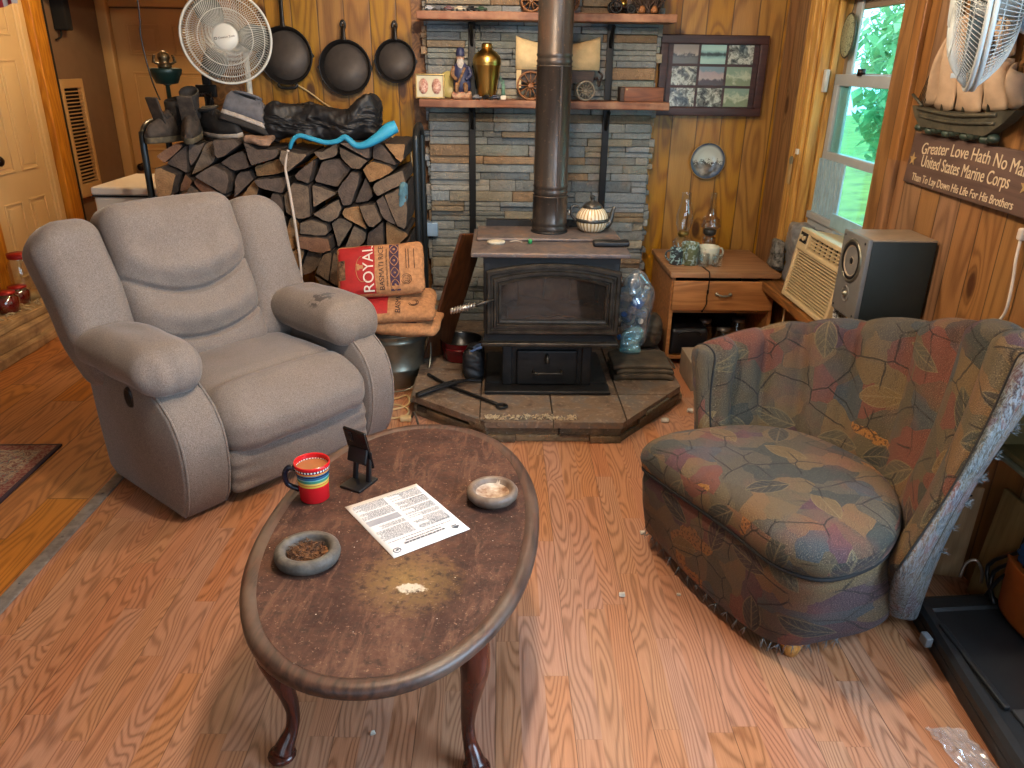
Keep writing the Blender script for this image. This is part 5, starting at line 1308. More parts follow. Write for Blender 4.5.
# little framed ovals
M['gold'] = paint('gilt_frame', (176, 150, 96), .4, .5, var=.2, scale=40)
M['matb'] = paint('cream_mat', (206, 198, 168), .8, var=.05)
M['redoval'] = paint('red_and_white_cameo', (150, 62, 46), .7, var=.6, scale=90, c2=(226, 196, 176))
e = thing('cameo_frame', 'small gilt frame with two red ovals standing on the left end of the lower shelf', 'picture', (-.355, 4.17, LS + .001), 0, None, math.radians(-8))
b = B(); b.b2((-.07, 0, 0), (.07, .012, .115)); b.build('mat_board', M['matb'], e)
b = B()
for lo, hi in (((-.073, -.006, -.0), (.073, .012, .007)), ((-.073, -.006, .110), (.073, .012, .117)), ((-.073, -.006, 0), (-.066, .012, .117)), ((.066, -.006, 0), (.073, .012, .117))): b.b2(lo, hi, bev=.002)
b.build('frame', M['gold'], e)
for q in (-1, 1):
    b = B(); b.lathe([(0, 0), (.024, 0), (.024, .002), (0, .003)], 28, m=frame((q * .033, -.0005, .058), (1, 0, 0), (0, 0, 1)), sy=1.55); b.build('oval', M['redoval'], e)
b = B(); b.lathe([(0, 0), (.062, 0), (.066, .004), (.062, .008), (0, .006)], 32, m=frame((-.258, 4.245, LS + .066), (1, 0, 0), (0, .12, 1))); tag(b.build('small_plate', paint('pale_yellow_glaze', (186, 170, 104), .4)), 'pale yellow plate propped behind the cameo frame', 'plate')
# sailor figurine
e = thing('sailor_figurine', 'painted figurine of a bearded man in a blue cap seated on a rock, lower shelf', 'figurine', (-.195, 4.20, LS))
M['f_navy'] = paint('figurine_navy', (44, 50, 84), .5); M['f_skin'] = paint('figurine_face', (196, 150, 122), .5); M['f_beard'] = paint('figurine_beard', (206, 196, 186), .7, var=.2, scale=120)
M['f_tan'] = paint('figurine_tan', (176, 128, 84), .6, var=.4, scale=50); M['f_base'] = paint('figurine_base', (170, 96, 74), .6, var=.5, scale=50, c2=(206, 180, 140))
b = B(); b.rbox((0, 0, .018), (.10, .075, .036), .012, 3, 5, fn=lambda p: p + noise.noise_vector(p * 40) * .006); b.build('base', M['f_base'], e)
b = B(); b.loft([[(rx * math.cos(a) + ox, ry * math.sin(a), z) for a in [2 * PI * i / 18 for i in range(18)]] for z, rx, ry, ox in ((.03, .042, .032, .0), (.06, .046, .036, .004), (.10, .042, .033, .0), (.135, .04, .028, -.002), (.16, .034, .024, -.004), (.175, .018, .016, -.005))]); b.build('coat', M['f_navy'], e)
b = B(); b.ball((-.005, -.006, .192), (.020, .019, .024), 16, 12); hd = b.build('head', M['f_skin'], e)
b = B(); b.ball((-.004, -.016, .168), (.019, .013, .030), 16, 10, fn=lambda p: p + noise.noise_vector(p * 60) * .003); b.build('beard', M['f_beard'], hd)
b = B(); b.ball((-.005, -.026, .192), (.004, .005, .005), 8, 6); b.build('nose', M['f_skin'], hd)
b = B(); b.lathe([(.021, .202), (.023, .206), (.0215, .214), (.020, .228), (.018, .238), (.008, .243)], 18, c=(-.005, -.003, 0)); b.b2((-.022, -.034, .203), (.012, -.018, .207), bev=.002); b.build('cap', M['f_navy'], hd)
for q in (-1, 1):
    b = B(); b.tube([(q * .034, -.002, .152), (q * .046, -.014, .115), (q * .022, -.034, .092)], [.012, .011, .008], 8, 4); b.build('arm', M['f_navy'] if q > 0 else M['f_tan'], e)
    b = B(); b.tube([(q * .018, -.02, .07), (q * .022, -.042, .062), (q * .024, -.040, .034)], [.014, .012, .010], 8, 4); b.build('leg', M['f_tan'], e)
b = B(); b.tube([(.020, -.036, .15), (-.004, -.040, .10), (-.022, -.038, .06)], .006, 6, 3); b.build('rope', M['f_tan'], e)
# brass urn
M['brass'] = paint('polished_brass', (224, 186, 104), .3, 1.0, var=.05)
e = thing('brass_urn', 'polished brass urn on the lower shelf left of the stove pipe', 'urn', (-.066, 4.215, LS))
b = B(); b.lathe([(.0, 0), (.040, 0), (.043, .006), (.046, .02), (.060, .10), (.070, .16), (.0722, .164), (.0705, .168), (.0722, .172), (.0722, .176), (.0715, .19), (.066, .205), (.050, .222), (.034, .232), (.027, .238), (.026, .244)], 44); b.build('body', M['brass'], e)
b = B(); b.lathe([(.027, .243), (.030, .246), (.026, .25), (.027, .258), (.022, .264), (0, .266)], 30); b.build('lid', M['brass'], e)
M['verdi'] = paint('verdigris', (104, 150, 134), .6, var=.2, scale=60)
e = thing('statuette', 'tiny verdigris torch-bearing statuette on a white plinth beside the brass urn', 'statuette', (.018, 4.17, LS))
b = B(); b.b2((-.013, -.013, 0), (.013, .013, .02), bev=.003); b.build('plinth', M['white'], e)
b = B(); b.loft([[(r * math.cos(a), r * .8 * math.sin(a), z) for a in [2 * PI * i / 12 for i in range(12)]] for z, r in ((.02, .011), (.05, .009), (.07, .0095), (.078, .004), (.081, .0055), (.09, .0055), (.095, .002))]); b.build('figure', M['verdi'], e)
b = B(); b.tube([(-.008, 0, .072), (-.012, 0, .09), (-.013, 0, .112)], [.0035, .003, .0025], 6, 3); b.build('raised_arm', M['verdi'], e)
# tiny cars
TINT = [('dark blue', (34, 44, 70)), ('black', (24, 24, 26)), ('grey', (104, 104, 108)), ('maroon', (88, 34, 36)), ('cream', (196, 180, 150)), ('green', (52, 78, 58)), ('silver', (160, 160, 164))]
M['tyre'] = paint('toy_tyre', (22, 22, 22), .7)
def toycar(x, y, z, rz, ti, label, grp):
    nm, c = TINT[ti]; e = thing('toy_car', label, 'toy car', (x, y, z), rz, grp)
    b = B(); b.rbox((0, 0, .011), (.05, .021, .011), .004, 2, 4); b.rbox((-.003, 0, .019), (.026, .018, .010), .004, 2, 3); b.build('body', paint('toy_' + nm.replace(' ', '_'), c, .35), e)
    for sx in (-1, 1):
        for sy in (-1, 1): b = B(); b.cyl((sx * .016, sy * .008, .006), (sx * .016, sy * .0125, .006), .006, n=10); b.build('wheel', M['tyre'], e)
for k, (x, ti, rz) in enumerate(((-.115, 2, .2), (-.062, 1, -.3), (-.022, 0, .1))):
    toycar(x, 4.135, LS, rz, ti, TINT[ti][0] + ' toy car on the lower shelf in front of the brass urn, ' + ['leftmost', 'middle one', 'rightmost'][k], 'toy cars by the brass urn')
for k, (x, ti, rz) in enumerate(((-.345, 6, .3), (-.30, 2, -.2), (-.25, 3, .2), (-.195, 4, 0), (-.14, 1, .4), (-.09, 5, -.2))):
    toycar(x, 4.15, US, rz, ti, TINT[ti][0] + ' toy car on the upper shelf, ' + ordn[k] + ' from the left', 'toy cars on the upper shelf')
# wagons and model truck
M['wagw'] = wood('wagon_wood', (150, 98, 54), (100, 62, 32), 'X', 30, .6)
M['wagd'] = wood('dark_wagon_wood', (70, 50, 38), (42, 30, 24), 'X', 30, .6)
M['canvas'] = paint('wagon_canvas', (216, 188, 140), .85, var=.12, scale=30)
def wheel(b_, c, r, mat, par, ns=12):
    b = B(); m_ = frame(c, (1, 0, 0), (0, 0, 1)); b.torus(r - .005, .005, 32, 8, m=m_); w_ = b.build('wheel', mat, par)
    b = B(); b.cyl((0, 0, -.008), (0, 0, .008), r * .16, m=m_); b.build('hub', mat, w_)
    for k in range(ns):
        a = 2 * PI * k / ns; b = B(); b.cyl((r * .12 * math.cos(a), r * .12 * math.sin(a), 0), ((r - .006) * math.cos(a), (r - .006) * math.sin(a), 0), .0028, .0022, 6, m=m_); b.build('spoke', mat, w_)
e = thing('covered_wagon', 'wooden model covered wagon with cream canvas top on the lower shelf behind the pipe', 'model wagon', (.28, 4.20, LS))
b = B(); b.prism([(-.17, .0), (.19, .0), (.20, .055), (-.19, .065)], -.045, .045, m=frame((0, 0, .085), (1, 0, 0), (0, 0, 1))); b.build('wagon_box', M['wagd'], e)
g = []
for i in range(13):
    x = -.20 + .42 * i / 12; sag = .02 * math.sin(PI * i / 12); fl = .02 * abs(i / 6 - 1) ** 2
    g.append([(x + (.0 if j else 0), -.052 * math.cos(PI * j / 12) - 0, .145 + (.135 - sag + fl) * math.sin(PI * j / 12) ** .7) for j in range(13)])
b = B(); b.sheet(g); o = b.build('canopy', M['canvas'], e); md = o.modifiers.new('t', 'SOLIDIFY'); md.thickness = .002
for i, x in enumerate((-.125, .155)):
    for q in (-1, 1): wheel(None, (x, q * .062, .070 if i == 0 else .049), .070 if i == 0 else .049, M['wagw'] if i == 0 else paint('grey_wheel', (150, 140, 122), .7), e)
b = B(); b.box((-.185, -.055, .10), (.024, .012, .085), m=Matrix.Rotation(.0, 4, 'Y')); b.build('feed_board', M['canvas'], e)
b = B(); b.tube([(.19, 0, .09), (.215, -.01, .11), (.225, -.02, .07), (.235, 0, .10), (.24, -.02, .12), (.22, -.01, .14)], .005, 6, 4); b.build('hitch', M['wagd'], e)
b = B(); b.cyl((-.125, -.06, .07), (-.125, .06, .07), .006); b.cyl((.155, -.06, .049), (.155, .06, .049), .006); b.build('axle', M['wagd'], e)
e = thing('wooden_box', 'plain brown wooden box on the right end of the lower shelf', 'box', (.735, 4.20, LS))
b = B(); b.b2((-.10, -.05, 0), (.10, .05, .068), bev=.003); b.build('body', wood('brown_box', (124, 72, 40), (88, 48, 26), 'X', 14, .5), e)
b = B(); b.b2((-.122, -.052, 0), (-.101, .052, .068), bev=.002); b.build('end_panel', M['wagd'], e)
b = B(); b.cyl((-.09, -.051, .058), (-.09, -.056, .058), .005); b.build('knob', M['gold'], e)
e = thing('model_cart', 'dark wooden model cart with spoked wheels on the upper shelf behind the pipe', 'model cart', (.22, 4.20, US))
b = B(); b.b2((-.12, -.05, .05), (.12, .05, .12), bev=.004); b.build('cart_box', M['wagd'], e)
for x in (-.07, .115):
    for q in (-1, 1): wheel(None, (x, q * .06, .052), .052, M['wagw'], e, 10)
e = thing('model_tractor', 'dark model tractor on the upper shelf above the right bracket', 'model tractor', (.60, 4.19, US))
b = B(); b.rbox((0, 0, .05), (.10, .06, .05), .012, 3, 3); b.b2((-.055, -.03, .07), (-.01, .03, .12), bev=.006); b.build('body', M['wagd'], e)
for q in (-1, 1):
    wheel(None, (-.035, q * .045, .032), .032, M['tyre'], e, 6); wheel(None, (.04, q * .04, .022), .022, M['tyre'], e, 6)
b = B(); b.lathe([(0, 0), (.016, 0), (.018, .004), (0, .006)], 20, m=frame((.0, -.035, .05), (1, 0, 0), (0, 0, 1))); b.build('badge', M['brass'], e)
e = thing('dried_bouquet', 'dark bunch of dried twigs and cones on the right end of the upper shelf', 'bouquet', (.735, 4.20, US))
b = B(); rr = random.Random(8)
for k in range(60):
    a = rr.uniform(0, 6.28); q = rr.uniform(.02, .09); b.tube([(rr.uniform(-.05, .05), rr.uniform(-.03, .03), 0), (q * math.cos(a), .5 * q * math.sin(a), rr.uniform(.03, .12)), (1.3 * q * math.cos(a), .6 * q * math.sin(a), rr.uniform(.05, .18))], [.004, .003, .002], 5, 2)
tag(b.build('twigs', M['wagd'], e), kind='stuff')
for x in (-.04, .02): b = B(); b.ball((x, -.04, .018), (.018, .016, .018), 10, 8, fn=lambda p: p + p.normalized() * .004 * math.sin(p.z * 500)); b.build('cone', M['wagw'], e)
# skillets
M['castiron'] = paint('seasoned_cast_iron', (36, 33, 32), .42, .35, var=.2, scale=40, bump=.08, bscale=300)
M['castin'] = paint('cast_iron_cooking_face', (84, 75, 69), .6, .2, var=.12, scale=30)
def skillet(x, z, r, zt, label, helper=False):
    e = thing('cast_iron_skillet', label, 'skillet', (x, 4.395, z), 0, 'cast iron skillets on the pine wall')
    b = B(); m_ = frame((0, 0, 0), (1, 0, 0), (0, 0, 1))   # local z of the pan points to -Y
    b.lathe([(0, .0), (r * .86, 0), (r * .9, .004), (r, .045), (r * 1.0, .05), (r * .965, .05), (r * .955, .045), (r * .86, .010), (r * .84, .0075)], 56, m=m_, cap=False)
    for q in (-1, 1): b.prism([(q * r * .97, -.018), (q * r * 1.06, 0), (q * r * .97, .018)][::q], .038, .049, m=m_)
    b.build('pan', M['castiron'], e)
    b = B(); b.lathe([(0, .0078), (r * .845, .0078), (r * .845, .0085), (0, .0086)], 48, m=m_); b.build('cooking_face', M['castin'], e)
    hl = zt - z
    b = B(); b.tube([(0, -.042, r * .97), (0, -.045, r * 1.12), (0, -.040, (r + hl) / 2), (0, -.032, hl - .03)], [.022, .016, .015, .017], 10, 4, flat=.6)
    b.torus(.011, .006, 18, 8, m=frame((0, -.03, hl - .018), (1, 0, 0), (0, .0, 1)) @ Matrix.Diagonal((1, 1.5, .8, 1))); b.build('handle', M['castiron'], e)
    if helper:
        b = B(); b.tube([(-.05, -.045, -r * .96), (-.035, -.05, -r * 1.10), (.035, -.05, -r * 1.10), (.05, -.045, -r * .96)], .008, 8, 4); b.build('helper_handle', M['castiron'], e)
    b = B(); b.cyl((0, -.0, hl - .012), (0, -.04, hl - .010), .003); b.build('nail', M['nickel'], e)
skillet(-1.118, 1.517, .142, 1.83, 'largest cast iron skillet with a helper handle, half behind the white fan', True)
skillet(-.811, 1.463, .137, 1.685, 'middle-sized cast iron skillet, the second of three on the pine wall')
skillet(-.546, 1.498, .108, 1.685, 'smallest cast iron skillet, nearest the stone chimney')
# photo collage frame
def photo(name, kind, seed):
    t = NT(name); o = t.obj(); s = t.sep(o); n1 = t.noise(t.n('VectorMath', {'operation': 'ADD'}, i0=o, i1=(seed * 1.7, 0, seed)).outputs[0], 26, 5, .65, .6)
    if kind == 'water':
        f = t.math('ADD', t.math('ABSOLUTE', t.math('MULTIPLY', s[2], 22.0)), t.math('MULTIPLY', t.math('SUBTRACT', n1, .5), .5))
        c = t.ramp(f, [(.0, sg((50, 62, 64))), (.12, sg((70, 86, 84))), (.28, sg((120, 158, 156))), (.5, sg((150, 182, 176)))])
    elif kind == 'hill':
        f = t.math('ADD', t.math('MULTIPLY', s[2], 16.0), t.math('MULTIPLY', n1, 1.2))
        c = t.ramp(f, [(.35, sg((92, 92, 88))), (.52, sg((62, 62, 60))), (.64, sg((140, 132, 122))), (.8, sg((152, 142, 132)))])
    elif kind == 'pale':
        c = t.ramp(t.math('ADD', t.math('MULTIPLY', s[2], 8.0), n1), [(.3, sg((120, 132, 104))), (.5, sg((170, 176, 150))), (.7, sg((120, 140, 120)))])
    elif kind == 'sand':
        c = t.ramp(t.math('ADD', t.math('MULTIPLY', s[2], 14.0), n1), [(.2, sg((80, 72, 76))), (.35, sg((160, 148, 146))), (.75, sg((150, 138, 142))), (.9, sg((110, 130, 140)))])
    else:
        c = t.ramp(n1, [(.36, sg((34, 36, 34))), (.48, sg((104, 106, 98))), (.58, sg((180, 184, 172))), (.7, sg((70, 74, 68)))])
    return t.fin(c, .25)
M['collage'] = wood('dark_maroon_frame', (66, 40, 38), (44, 26, 26), 'X', 12, .45, bump=.05)
e = thing('photo_collage_frame', 'wide dark maroon frame holding nine small photographs on the pine wall', 'picture frame', (1.123, 4.372, 1.447))
b = B(); W_, H_ = .565, .398; b.b2((-W_ / 2 + .02, -.002, -H_ / 2 + .02), (W_ / 2 - .02, .016, H_ / 2 - .02)); b.build('mat_board', M['collage'], e)
b = B()
for lo, hi in (((-W_ / 2, -.022, -H_ / 2), (W_ / 2, .02, -H_ / 2 + .042)), ((-W_ / 2, -.022, H_ / 2 - .042), (W_ / 2, .02, H_ / 2)), ((-W_ / 2, -.022, -H_ / 2 + .042), (-W_ / 2 + .042, .02, H_ / 2 - .042)), ((W_ / 2 - .042, -.022, -H_ / 2 + .042), (W_ / 2, .02, H_ / 2 - .042))): b.b2(lo, hi, bev=.004)
b.build('frame', M['collage'], e)
kinds = ['hill', 'water', 'trees', 'folk', 'sand', 'pale', 'field', 'house', 'pale']
for r_ in range(3):
    for c_ in range(3):
        k = r_ * 3 + c_; b = B(); b.b2((-.066, -.002, -.046), (.066, .0005, .046)); o = b.build('photograph', photo('photograph_%s' % kinds[k], kinds[k], k), e); o.location = ((c_ - 1) * .146, -.003, (1 - r_) * .106)
# decorative plate
def platemat():
    t = NT('painted_plate'); o = t.sep(t.obj()); rad = t.math('SQRT', t.math('ADD', t.math('MULTIPLY', o[0], o[0]), t.math('MULTIPLY', o[2], o[2])))
    n1 = t.noise(t.obj(), 60, 5, .7, 1.0); n2 = t.noise(t.obj(), 16, 3)
    mid = t.mix(t.math('MULTIPLY', t.ramp(t.math('ADD', n1, t.math('MULTIPLY', o[2], -7.0)), [(.5, 0.0), (.58, 1.0)]), 1.0), sg((178, 184, 176)), sg((70, 66, 60)))
    mid = t.mix(t.ramp(n2, [(.55, 0.0), (.75, .5)]), mid, sg((196, 172, 150)))
    c = t.mix(t.ramp(rad, [(.076, 0.0), (.088, 1.0)]), mid, t.ramp(n2, [(.35, sg((36, 44, 70))), (.6, sg((70, 80, 96)))]))
    c = t.mix(t.ramp(rad, [(.0940, 0.0), (.0950, 1.0)]), c, sg((176, 140, 80)))
    return t.fin(c, .2)
e = thing('wall_plate', 'round painted plate with a dark blue rim hanging below the photo frame', 'plate', (1.157, 4.375, 1.010))
b = B(); b.lathe([(0, 0), (.054, 0), (.067, .003), (.097, .014), (.0995, .016), (.096, .017), (.065, .007), (.054, .004), (0, .004)], 48, m=frame((0, .018, 0), (1, 0, 0), (0, 0, 1))); b.build('dish', platemat(), e)
b = B(); b.tube([(0, .0, .095), (.0, .012, .108)], .0025, 6, 1); b.build('hanger', M['gold'], e)
# thin yellow wire along the pine wall behind the jacket
b = B(); b.tube([(-1.10, 4.39, 1.385), (-1.02, 4.388, 1.34), (-.93, 4.388, 1.275), (-.84, 4.388, 1.235), (-.76, 4.388, 1.19), (-.62, 4.388, 1.13), (-.53, 4.388, 1.085), (-.49, 4.385, 1.05), (-.485, 4.385, .95)], .0045, 6, 4); tag(b.build('wall_wire', M['ycord']), 'pale wire sagging along the pine wall behind the black jacket', 'wire')
# oscillating fan on a pole behind the woodpile
def fan(name, label, loc, dirv, upv, r, mat, pole, logo=True):
    e = thing(name, label, 'fan', loc)
    z = V(dirv).normalized(); x = V(upv).cross(z).normalized(); y = z.cross(x); m_ = Matrix((x, y, z)).transposed().to_4x4()   # local z = blowing direction
    b = B(); b.torus(r, .006, 64, 8, m=m_); b.torus(r, .006, 64, 8, m=m_ @ Matrix.Translation((0, 0, -.014))); b.build('rim', mat, e)
    for sgn, nm in ((1, 'front_grille'), (-1, 'rear_grille')):
        b = B(); dep = .062 if sgn > 0 else .085; N = 104; r0 = .058
        for k in range(N):
            a = 2 * PI * k / N; pts = []
            for q in range(7):
                t = q / 6; rr_ = r0 + (r - r0) * t; a2 = a + .30 * (1 - t) * (1 if sgn > 0 else -1)
                pts.append((rr_ * math.cos(a2), rr_ * math.sin(a2), sgn * dep * (1 - t ** 2.4) - (.014 if sgn < 0 else 0) * t))
            b.tube(pts, .0011, 4, 1, m=m_)
        for q in (.45, .8):
            rr_ = r0 + (r - r0) * q; b.torus(rr_, .0018, 56, 6, m=m_ @ Matrix.Translation((0, 0, sgn * dep * (1 - q ** 2.4))))
        tag(b.build(nm, mat, e), kind=None)
    b = B(); b.lathe([(0, .068), (.05, .067), (.060, .060), (.062, .052), (.058, .050)], 36, m=m_); cp = b.build('centre_cap', mat, e)
    if logo:
        g = text('lettering', 'Comfort Zone', .0125, M['ink'], cp, m_ @ Matrix.Translation((.006, 0, .0685)) @ Matrix.Rotation(.17, 4, 'Z'), .0003); b = B(); b.torus(.0055, .0012, 18, 5, m=m_ @ Matrix.Rotation(.17, 4, 'Z') @ Matrix.Translation((-.044, 0, .0680))); b.build('emblem', M['ink'], cp)
    for k in range(3):
        b = B(); rows_ = []
        for i in range(8):
            t = i / 7; rr_ = .035 + (r - .05) * t; wd = .55 + .45 * math.sin(PI * min(1, t * 1.1))
            rows_.append([(rr_ * math.cos(2 * PI * k / 3 + u * wd * 1.0), rr_ * math.sin(2 * PI * k / 3 + u * wd * 1.0), .022 * u * 2 - .005) for u in (-.5, -.25, 0, .25, .5)])
        b.sheet(rows_, m=m_); o = b.build('blade', M['bladem'], e); md = o.modifiers.new('t', 'SOLIDIFY'); md.thickness = .003
    b = B(); b.lathe([(0, .02), (.035, .02), (.035, -.05), (.05, -.09), (.062, -.10), (.064, -.15), (.055, -.185), (.03, -.20), (0, -.202)], 28, m=m_); b.build('motor_housing', mat if not logo else mat, e)
    return e, m_
M['fanw'] = paint('fan_white_plastic', (206, 204, 194), .4, var=.06)
M['bladem'] = paint('dusty_fan_blade', (120, 122, 112), .5, var=.3, scale=20)
M['fang'] = paint('fan_grey_plastic', (176, 180, 176), .4, var=.06)
e, m_ = fan('pedestal_fan', 'round white pedestal fan with wire grille standing behind the left end of the woodpile', (-1.305, 4.02, 1.592), (.24, -.97, .0), (0, 0, 1), .205, M['fanw'], True)
b = B(); b.cyl((.0, .275, -.06), (.0, .275, -.95), .014); b.cyl((.0, .275, -.95), (.0, .275, -1.585), .018); b.build('pole', M['fanw'], e)
b = B(); b.rbox((0, .225, -.03), (.055, .13, .07), .015, 3, 2); b.build('neck', M['fanw'], e)
b = B(); b.lathe([(0, -1.555), (.04, -1.56), (.085, -1.575), (.09, -1.585), (0, -1.586)], 36, c=(0, .275, 0)); b.build('base', M['fanw'], e)
# tangle of dark bracket and wires beside the fan, and drop wire
e = thing('wire_bundle', 'dark bracket with tangled black wires hanging left of the pine wall under the fan', 'wires', (-1.54, 4.35, 1.28))
b = B(); b.b2((-.02, -.02, -.10), (.02, .01, .14), bev=.004); b.b2((-.055, -.03, .03), (.05, -.01, .09), bev=.004); b.build('bracket', M['wrought'], e)
rr = random.Random(4)
for k in range(5):
    b = B(); b.tube([(rr.uniform(-.03, .03), -.03, .05), (rr.uniform(-.09, .05), -.05, .02), (rr.uniform(-.1, .03), -.05, -.06), (rr.uniform(-.06, .04), -.05, -.12), (rr.uniform(-.09, .02), -.03, -.20)], .0035, 6, 4); b.build('wire', M['black'], e)
b = B(); b.tube([(-1.69, 4.0, 2.38), (-1.688, 4.0, 1.75), (-1.70, 4.0, 1.60), (-1.692, 4.0, 1.48), (-1.668, 3.98, 1.38), (-1.635, 3.95, 1.31)], .004, 6, 5); tag(b.build('drop_wire', M['black']), 'thin dark wire hanging from the ceiling in front of the far door to the boots', 'wire')
b = B(); b.tube([(-2.2, 6.2, 2.38), (-2.21, 6.2, 1.9), (-2.19, 6.2, 1.78), (-2.165, 6.2, 1.70), (-2.16, 6.2, 1.64)], .005, 6, 4); tag(b.build('pull_cord', M['black']), 'short dark pull cord hanging in front of the far hallway door', 'cord')
# ------------------------------------------------------------------ right side of the room
M['oakv'] = wood('oak_cabinet_veneer', (178, 122, 70), (134, 84, 44), 'X', 9, .45, bump=.06)
M['oakt'] = wood('oak_cabinet_top', (166, 124, 88), (128, 88, 58), 'X', 7, .45, bump=.06)
e = thing('side_cabinet', 'oak side cabinet with one drawer and an open lower shelf in the corner', 'cabinet', (1.165, 3.83, 0))
CW, CD, CT = .27, .53, .52
b = B(); b.b2((-CW - .012, -.02, CT - .026), (CW + .012, CD, CT), bev=.004); b.build('top', M['oakt'], e)
for q in (-1, 1):
    b = B(); b.b2((q * CW, 0, 0), (q * (CW - .018), CD - .01, CT - .026)); b.build('side_panel', M['oakv'], e)
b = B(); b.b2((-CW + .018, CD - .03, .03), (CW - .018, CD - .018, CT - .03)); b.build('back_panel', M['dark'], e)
b = B(); b.b2((-CW + .018, .01, .04), (CW - .018, CD - .03, .058)); b.b2((-CW + .018, .01, .30), (CW - .018, CD - .03, .314)); b.build('shelf', M['oakv'], e)
b = B(); b.b2((-CW + .006, -.016, .318), (CW - .006, .004, CT - .045), bev=.006); dr = b.build('drawer', M['oakv'], e)
b = B(); b.tube([(-.035, -.016, .408), (-.034, -.034, .41), (-.015, -.040, .404), (.015, -.040, .404), (.034, -.034, .41), (.035, -.016, .408)], .0055, 8, 4); b.ball((-.035, -.018, .408), (.010, .005, .010), 10, 6); b.ball((.035, -.018, .408), (.010, .005, .010), 10, 6); b.build('drawer_pull', M['galv'], dr)
# things in the open compartment
M['jarlid'] = paint('tin_jar_lid', (150, 146, 138), .35, .8)
for k, (x, y, r, h) in enumerate(((1.14, 4.0, .045, .15), (1.24, 3.98, .048, .11), (1.33, 4.02, .046, .15))):
    e2 = thing('glass_jar', 'empty glass jar in the dark open compartment of the oak cabinet, ' + ['leftmost', 'middle', 'rightmost'][k] + ' of three', 'jar', (x, y, .059), 0, 'jars inside the oak cabinet')
    b = B(); b.lathe([(0, 0), (r * .95, 0), (r, .01), (r, h * .7), (r * .72, h * .86), (r * .7, h)], 24, cap=False); b.build('body', M['clear'], e2)
    b = B(); b.lathe([(r * .73, h - .012), (r * .76, h - .01), (r * .76, h + .006), (0, h + .008)], 24, cap=False); b.build('lid', M['jarlid'], e2)
e2 = thing('black_case', 'black padded case with a shiny top in the lower left of the oak cabinet', 'case', (1.02, 3.95, .059))
b = B(); b.rbox((0, 0, .075), (.20, .22, .15), .02, 3, 4, fn=lambda p: p + noise.noise_vector(p * 12) * .008); b.build('body', M['black'], e2)
b = B(); b.tube([(-.06, -.112, .12), (-.03, -.125, .14), (.03, -.125, .14), (.06, -.112, .12)], .006, 6, 4); b.build('handle', M['black'], e2)
# oil lamps and cups on the top
M['oil'] = paint('lamp_brass', (160, 130, 70), .35, .8)
def lathe_glass(name, prof, mat, par, n=32, **k):
    b = B(); b.lathe(prof, n, cap=False, **k); return b.build(name, mat, par)
e = thing('oil_lamp', 'tall clear glass oil lamp chimney standing behind the painted mugs on the oak cabinet', 'oil lamp', (1.0, 4.13, CT + .0005))
lathe_glass('font', [(0, .0), (.05, .0), (.052, .006), (.02, .03), (.018, .045), (.05, .07), (.055, .09), (.04, .115), (.022, .122)], M['clear'], e)
b = B(); b.lathe([(.022, .12), (.024, .124), (.030, .13), (.032, .142), (.024, .15), (0, .152)], 24); b.build('burner', M['oil'], e)
lathe_glass('chimney', [(.031, .14), (.033, .15), (.044, .195), (.047, .225), (.040, .265), (.028, .305), (.025, .335), (.026, .348), (.0275, .352), (.026, .355)], M['clear'], e, 36)
e = thing('oil_lamp', 'small smoky glass oil lamp with bulbous shade, right of the tall one', 'oil lamp', (1.155, 4.17, CT + .0005))
lathe_glass('font', [(0, 0), (.045, 0), (.046, .008), (.018, .03), (.016, .055), (.038, .08), (.036, .11), (.02, .12)], M['amber'], e)
b = B(); b.lathe([(.020, .118), (.034, .128), (.036, .15), (.026, .158), (0, .16)], 24); b.build('burner', M['pewter'], e)
lathe_glass('shade', [(.032, .155), (.055, .165), (.058, .178), (.046, .19), (.050, .202), (.046, .214), (.028, .226), (.022, .25), (.018, .262)], M['amber'], e, 32)
lathe_glass('chimney', [(.018, .258), (.0175, .30), (.0185, .345), (.018, .35)], M['clear'], e, 24)
def mugmat(n, base, spot, sc=60, th=.5):
    t = NT(n); f = t.ramp(t.noise(t.obj(), sc, 4, .6, 1.0), [(th, 0.0), (th + .06, 1.0)]); return t.fin(t.mix(f, sg(base), sg(spot)), .3)
def mug(label, x, y, r, h, mat, hd=None, n=28):
    e = thing('mug', label, 'mug', (x, y, CT + .0005), 0, 'mugs on the oak cabinet')
    b = B(); b.lathe([(0, 0), (r * .94, 0), (r, .005), (r, h - .004), (r * .97, h), (r * .9, h - .003), (r * .88, .01), (0, .008)], n, cap=False); b.build('cup', mat, e)
    if hd is not None:
        m_ = Matrix.Rotation(hd, 4, 'Z'); b = B(); b.tube([m_ @ V((r * .96, 0, h * .82)), m_ @ V((r * 1.45, 0, h * .78)), m_ @ V((r * 1.55, 0, h * .45)), m_ @ V((r * .98, 0, h * .2))], .005, 8, 5); b.build('handle', mat, e)
mug('small black mug painted with pale blue flowers, leftmost on the oak cabinet', .945, 4.00, .036, .085, mugmat('floral_black', (44, 52, 56), (150, 186, 190), 55, .52), PI)
mug('largest mug, pale blue rim and mottled green leaves, on the oak cabinet', 1.015, 4.00, .046, .115, mugmat('leafy_mug', (96, 104, 74), (160, 182, 182), 45, .5), -2.2)
mug('small clear ribbed glass tumbler, left one of two at the cabinet front', 1.085, 3.965, .028, .065, M['clear'])
mug('small clear ribbed glass tumbler, right one of two at the cabinet front', 1.155, 3.965, .029, .060, M['clear'])
mug('wide cream mug with green sprigs behind the two glass tumblers', 1.125, 4.045, .058, .088, mugmat('sprig_mug', (206, 204, 184), (96, 116, 86), 40, .6), .3)
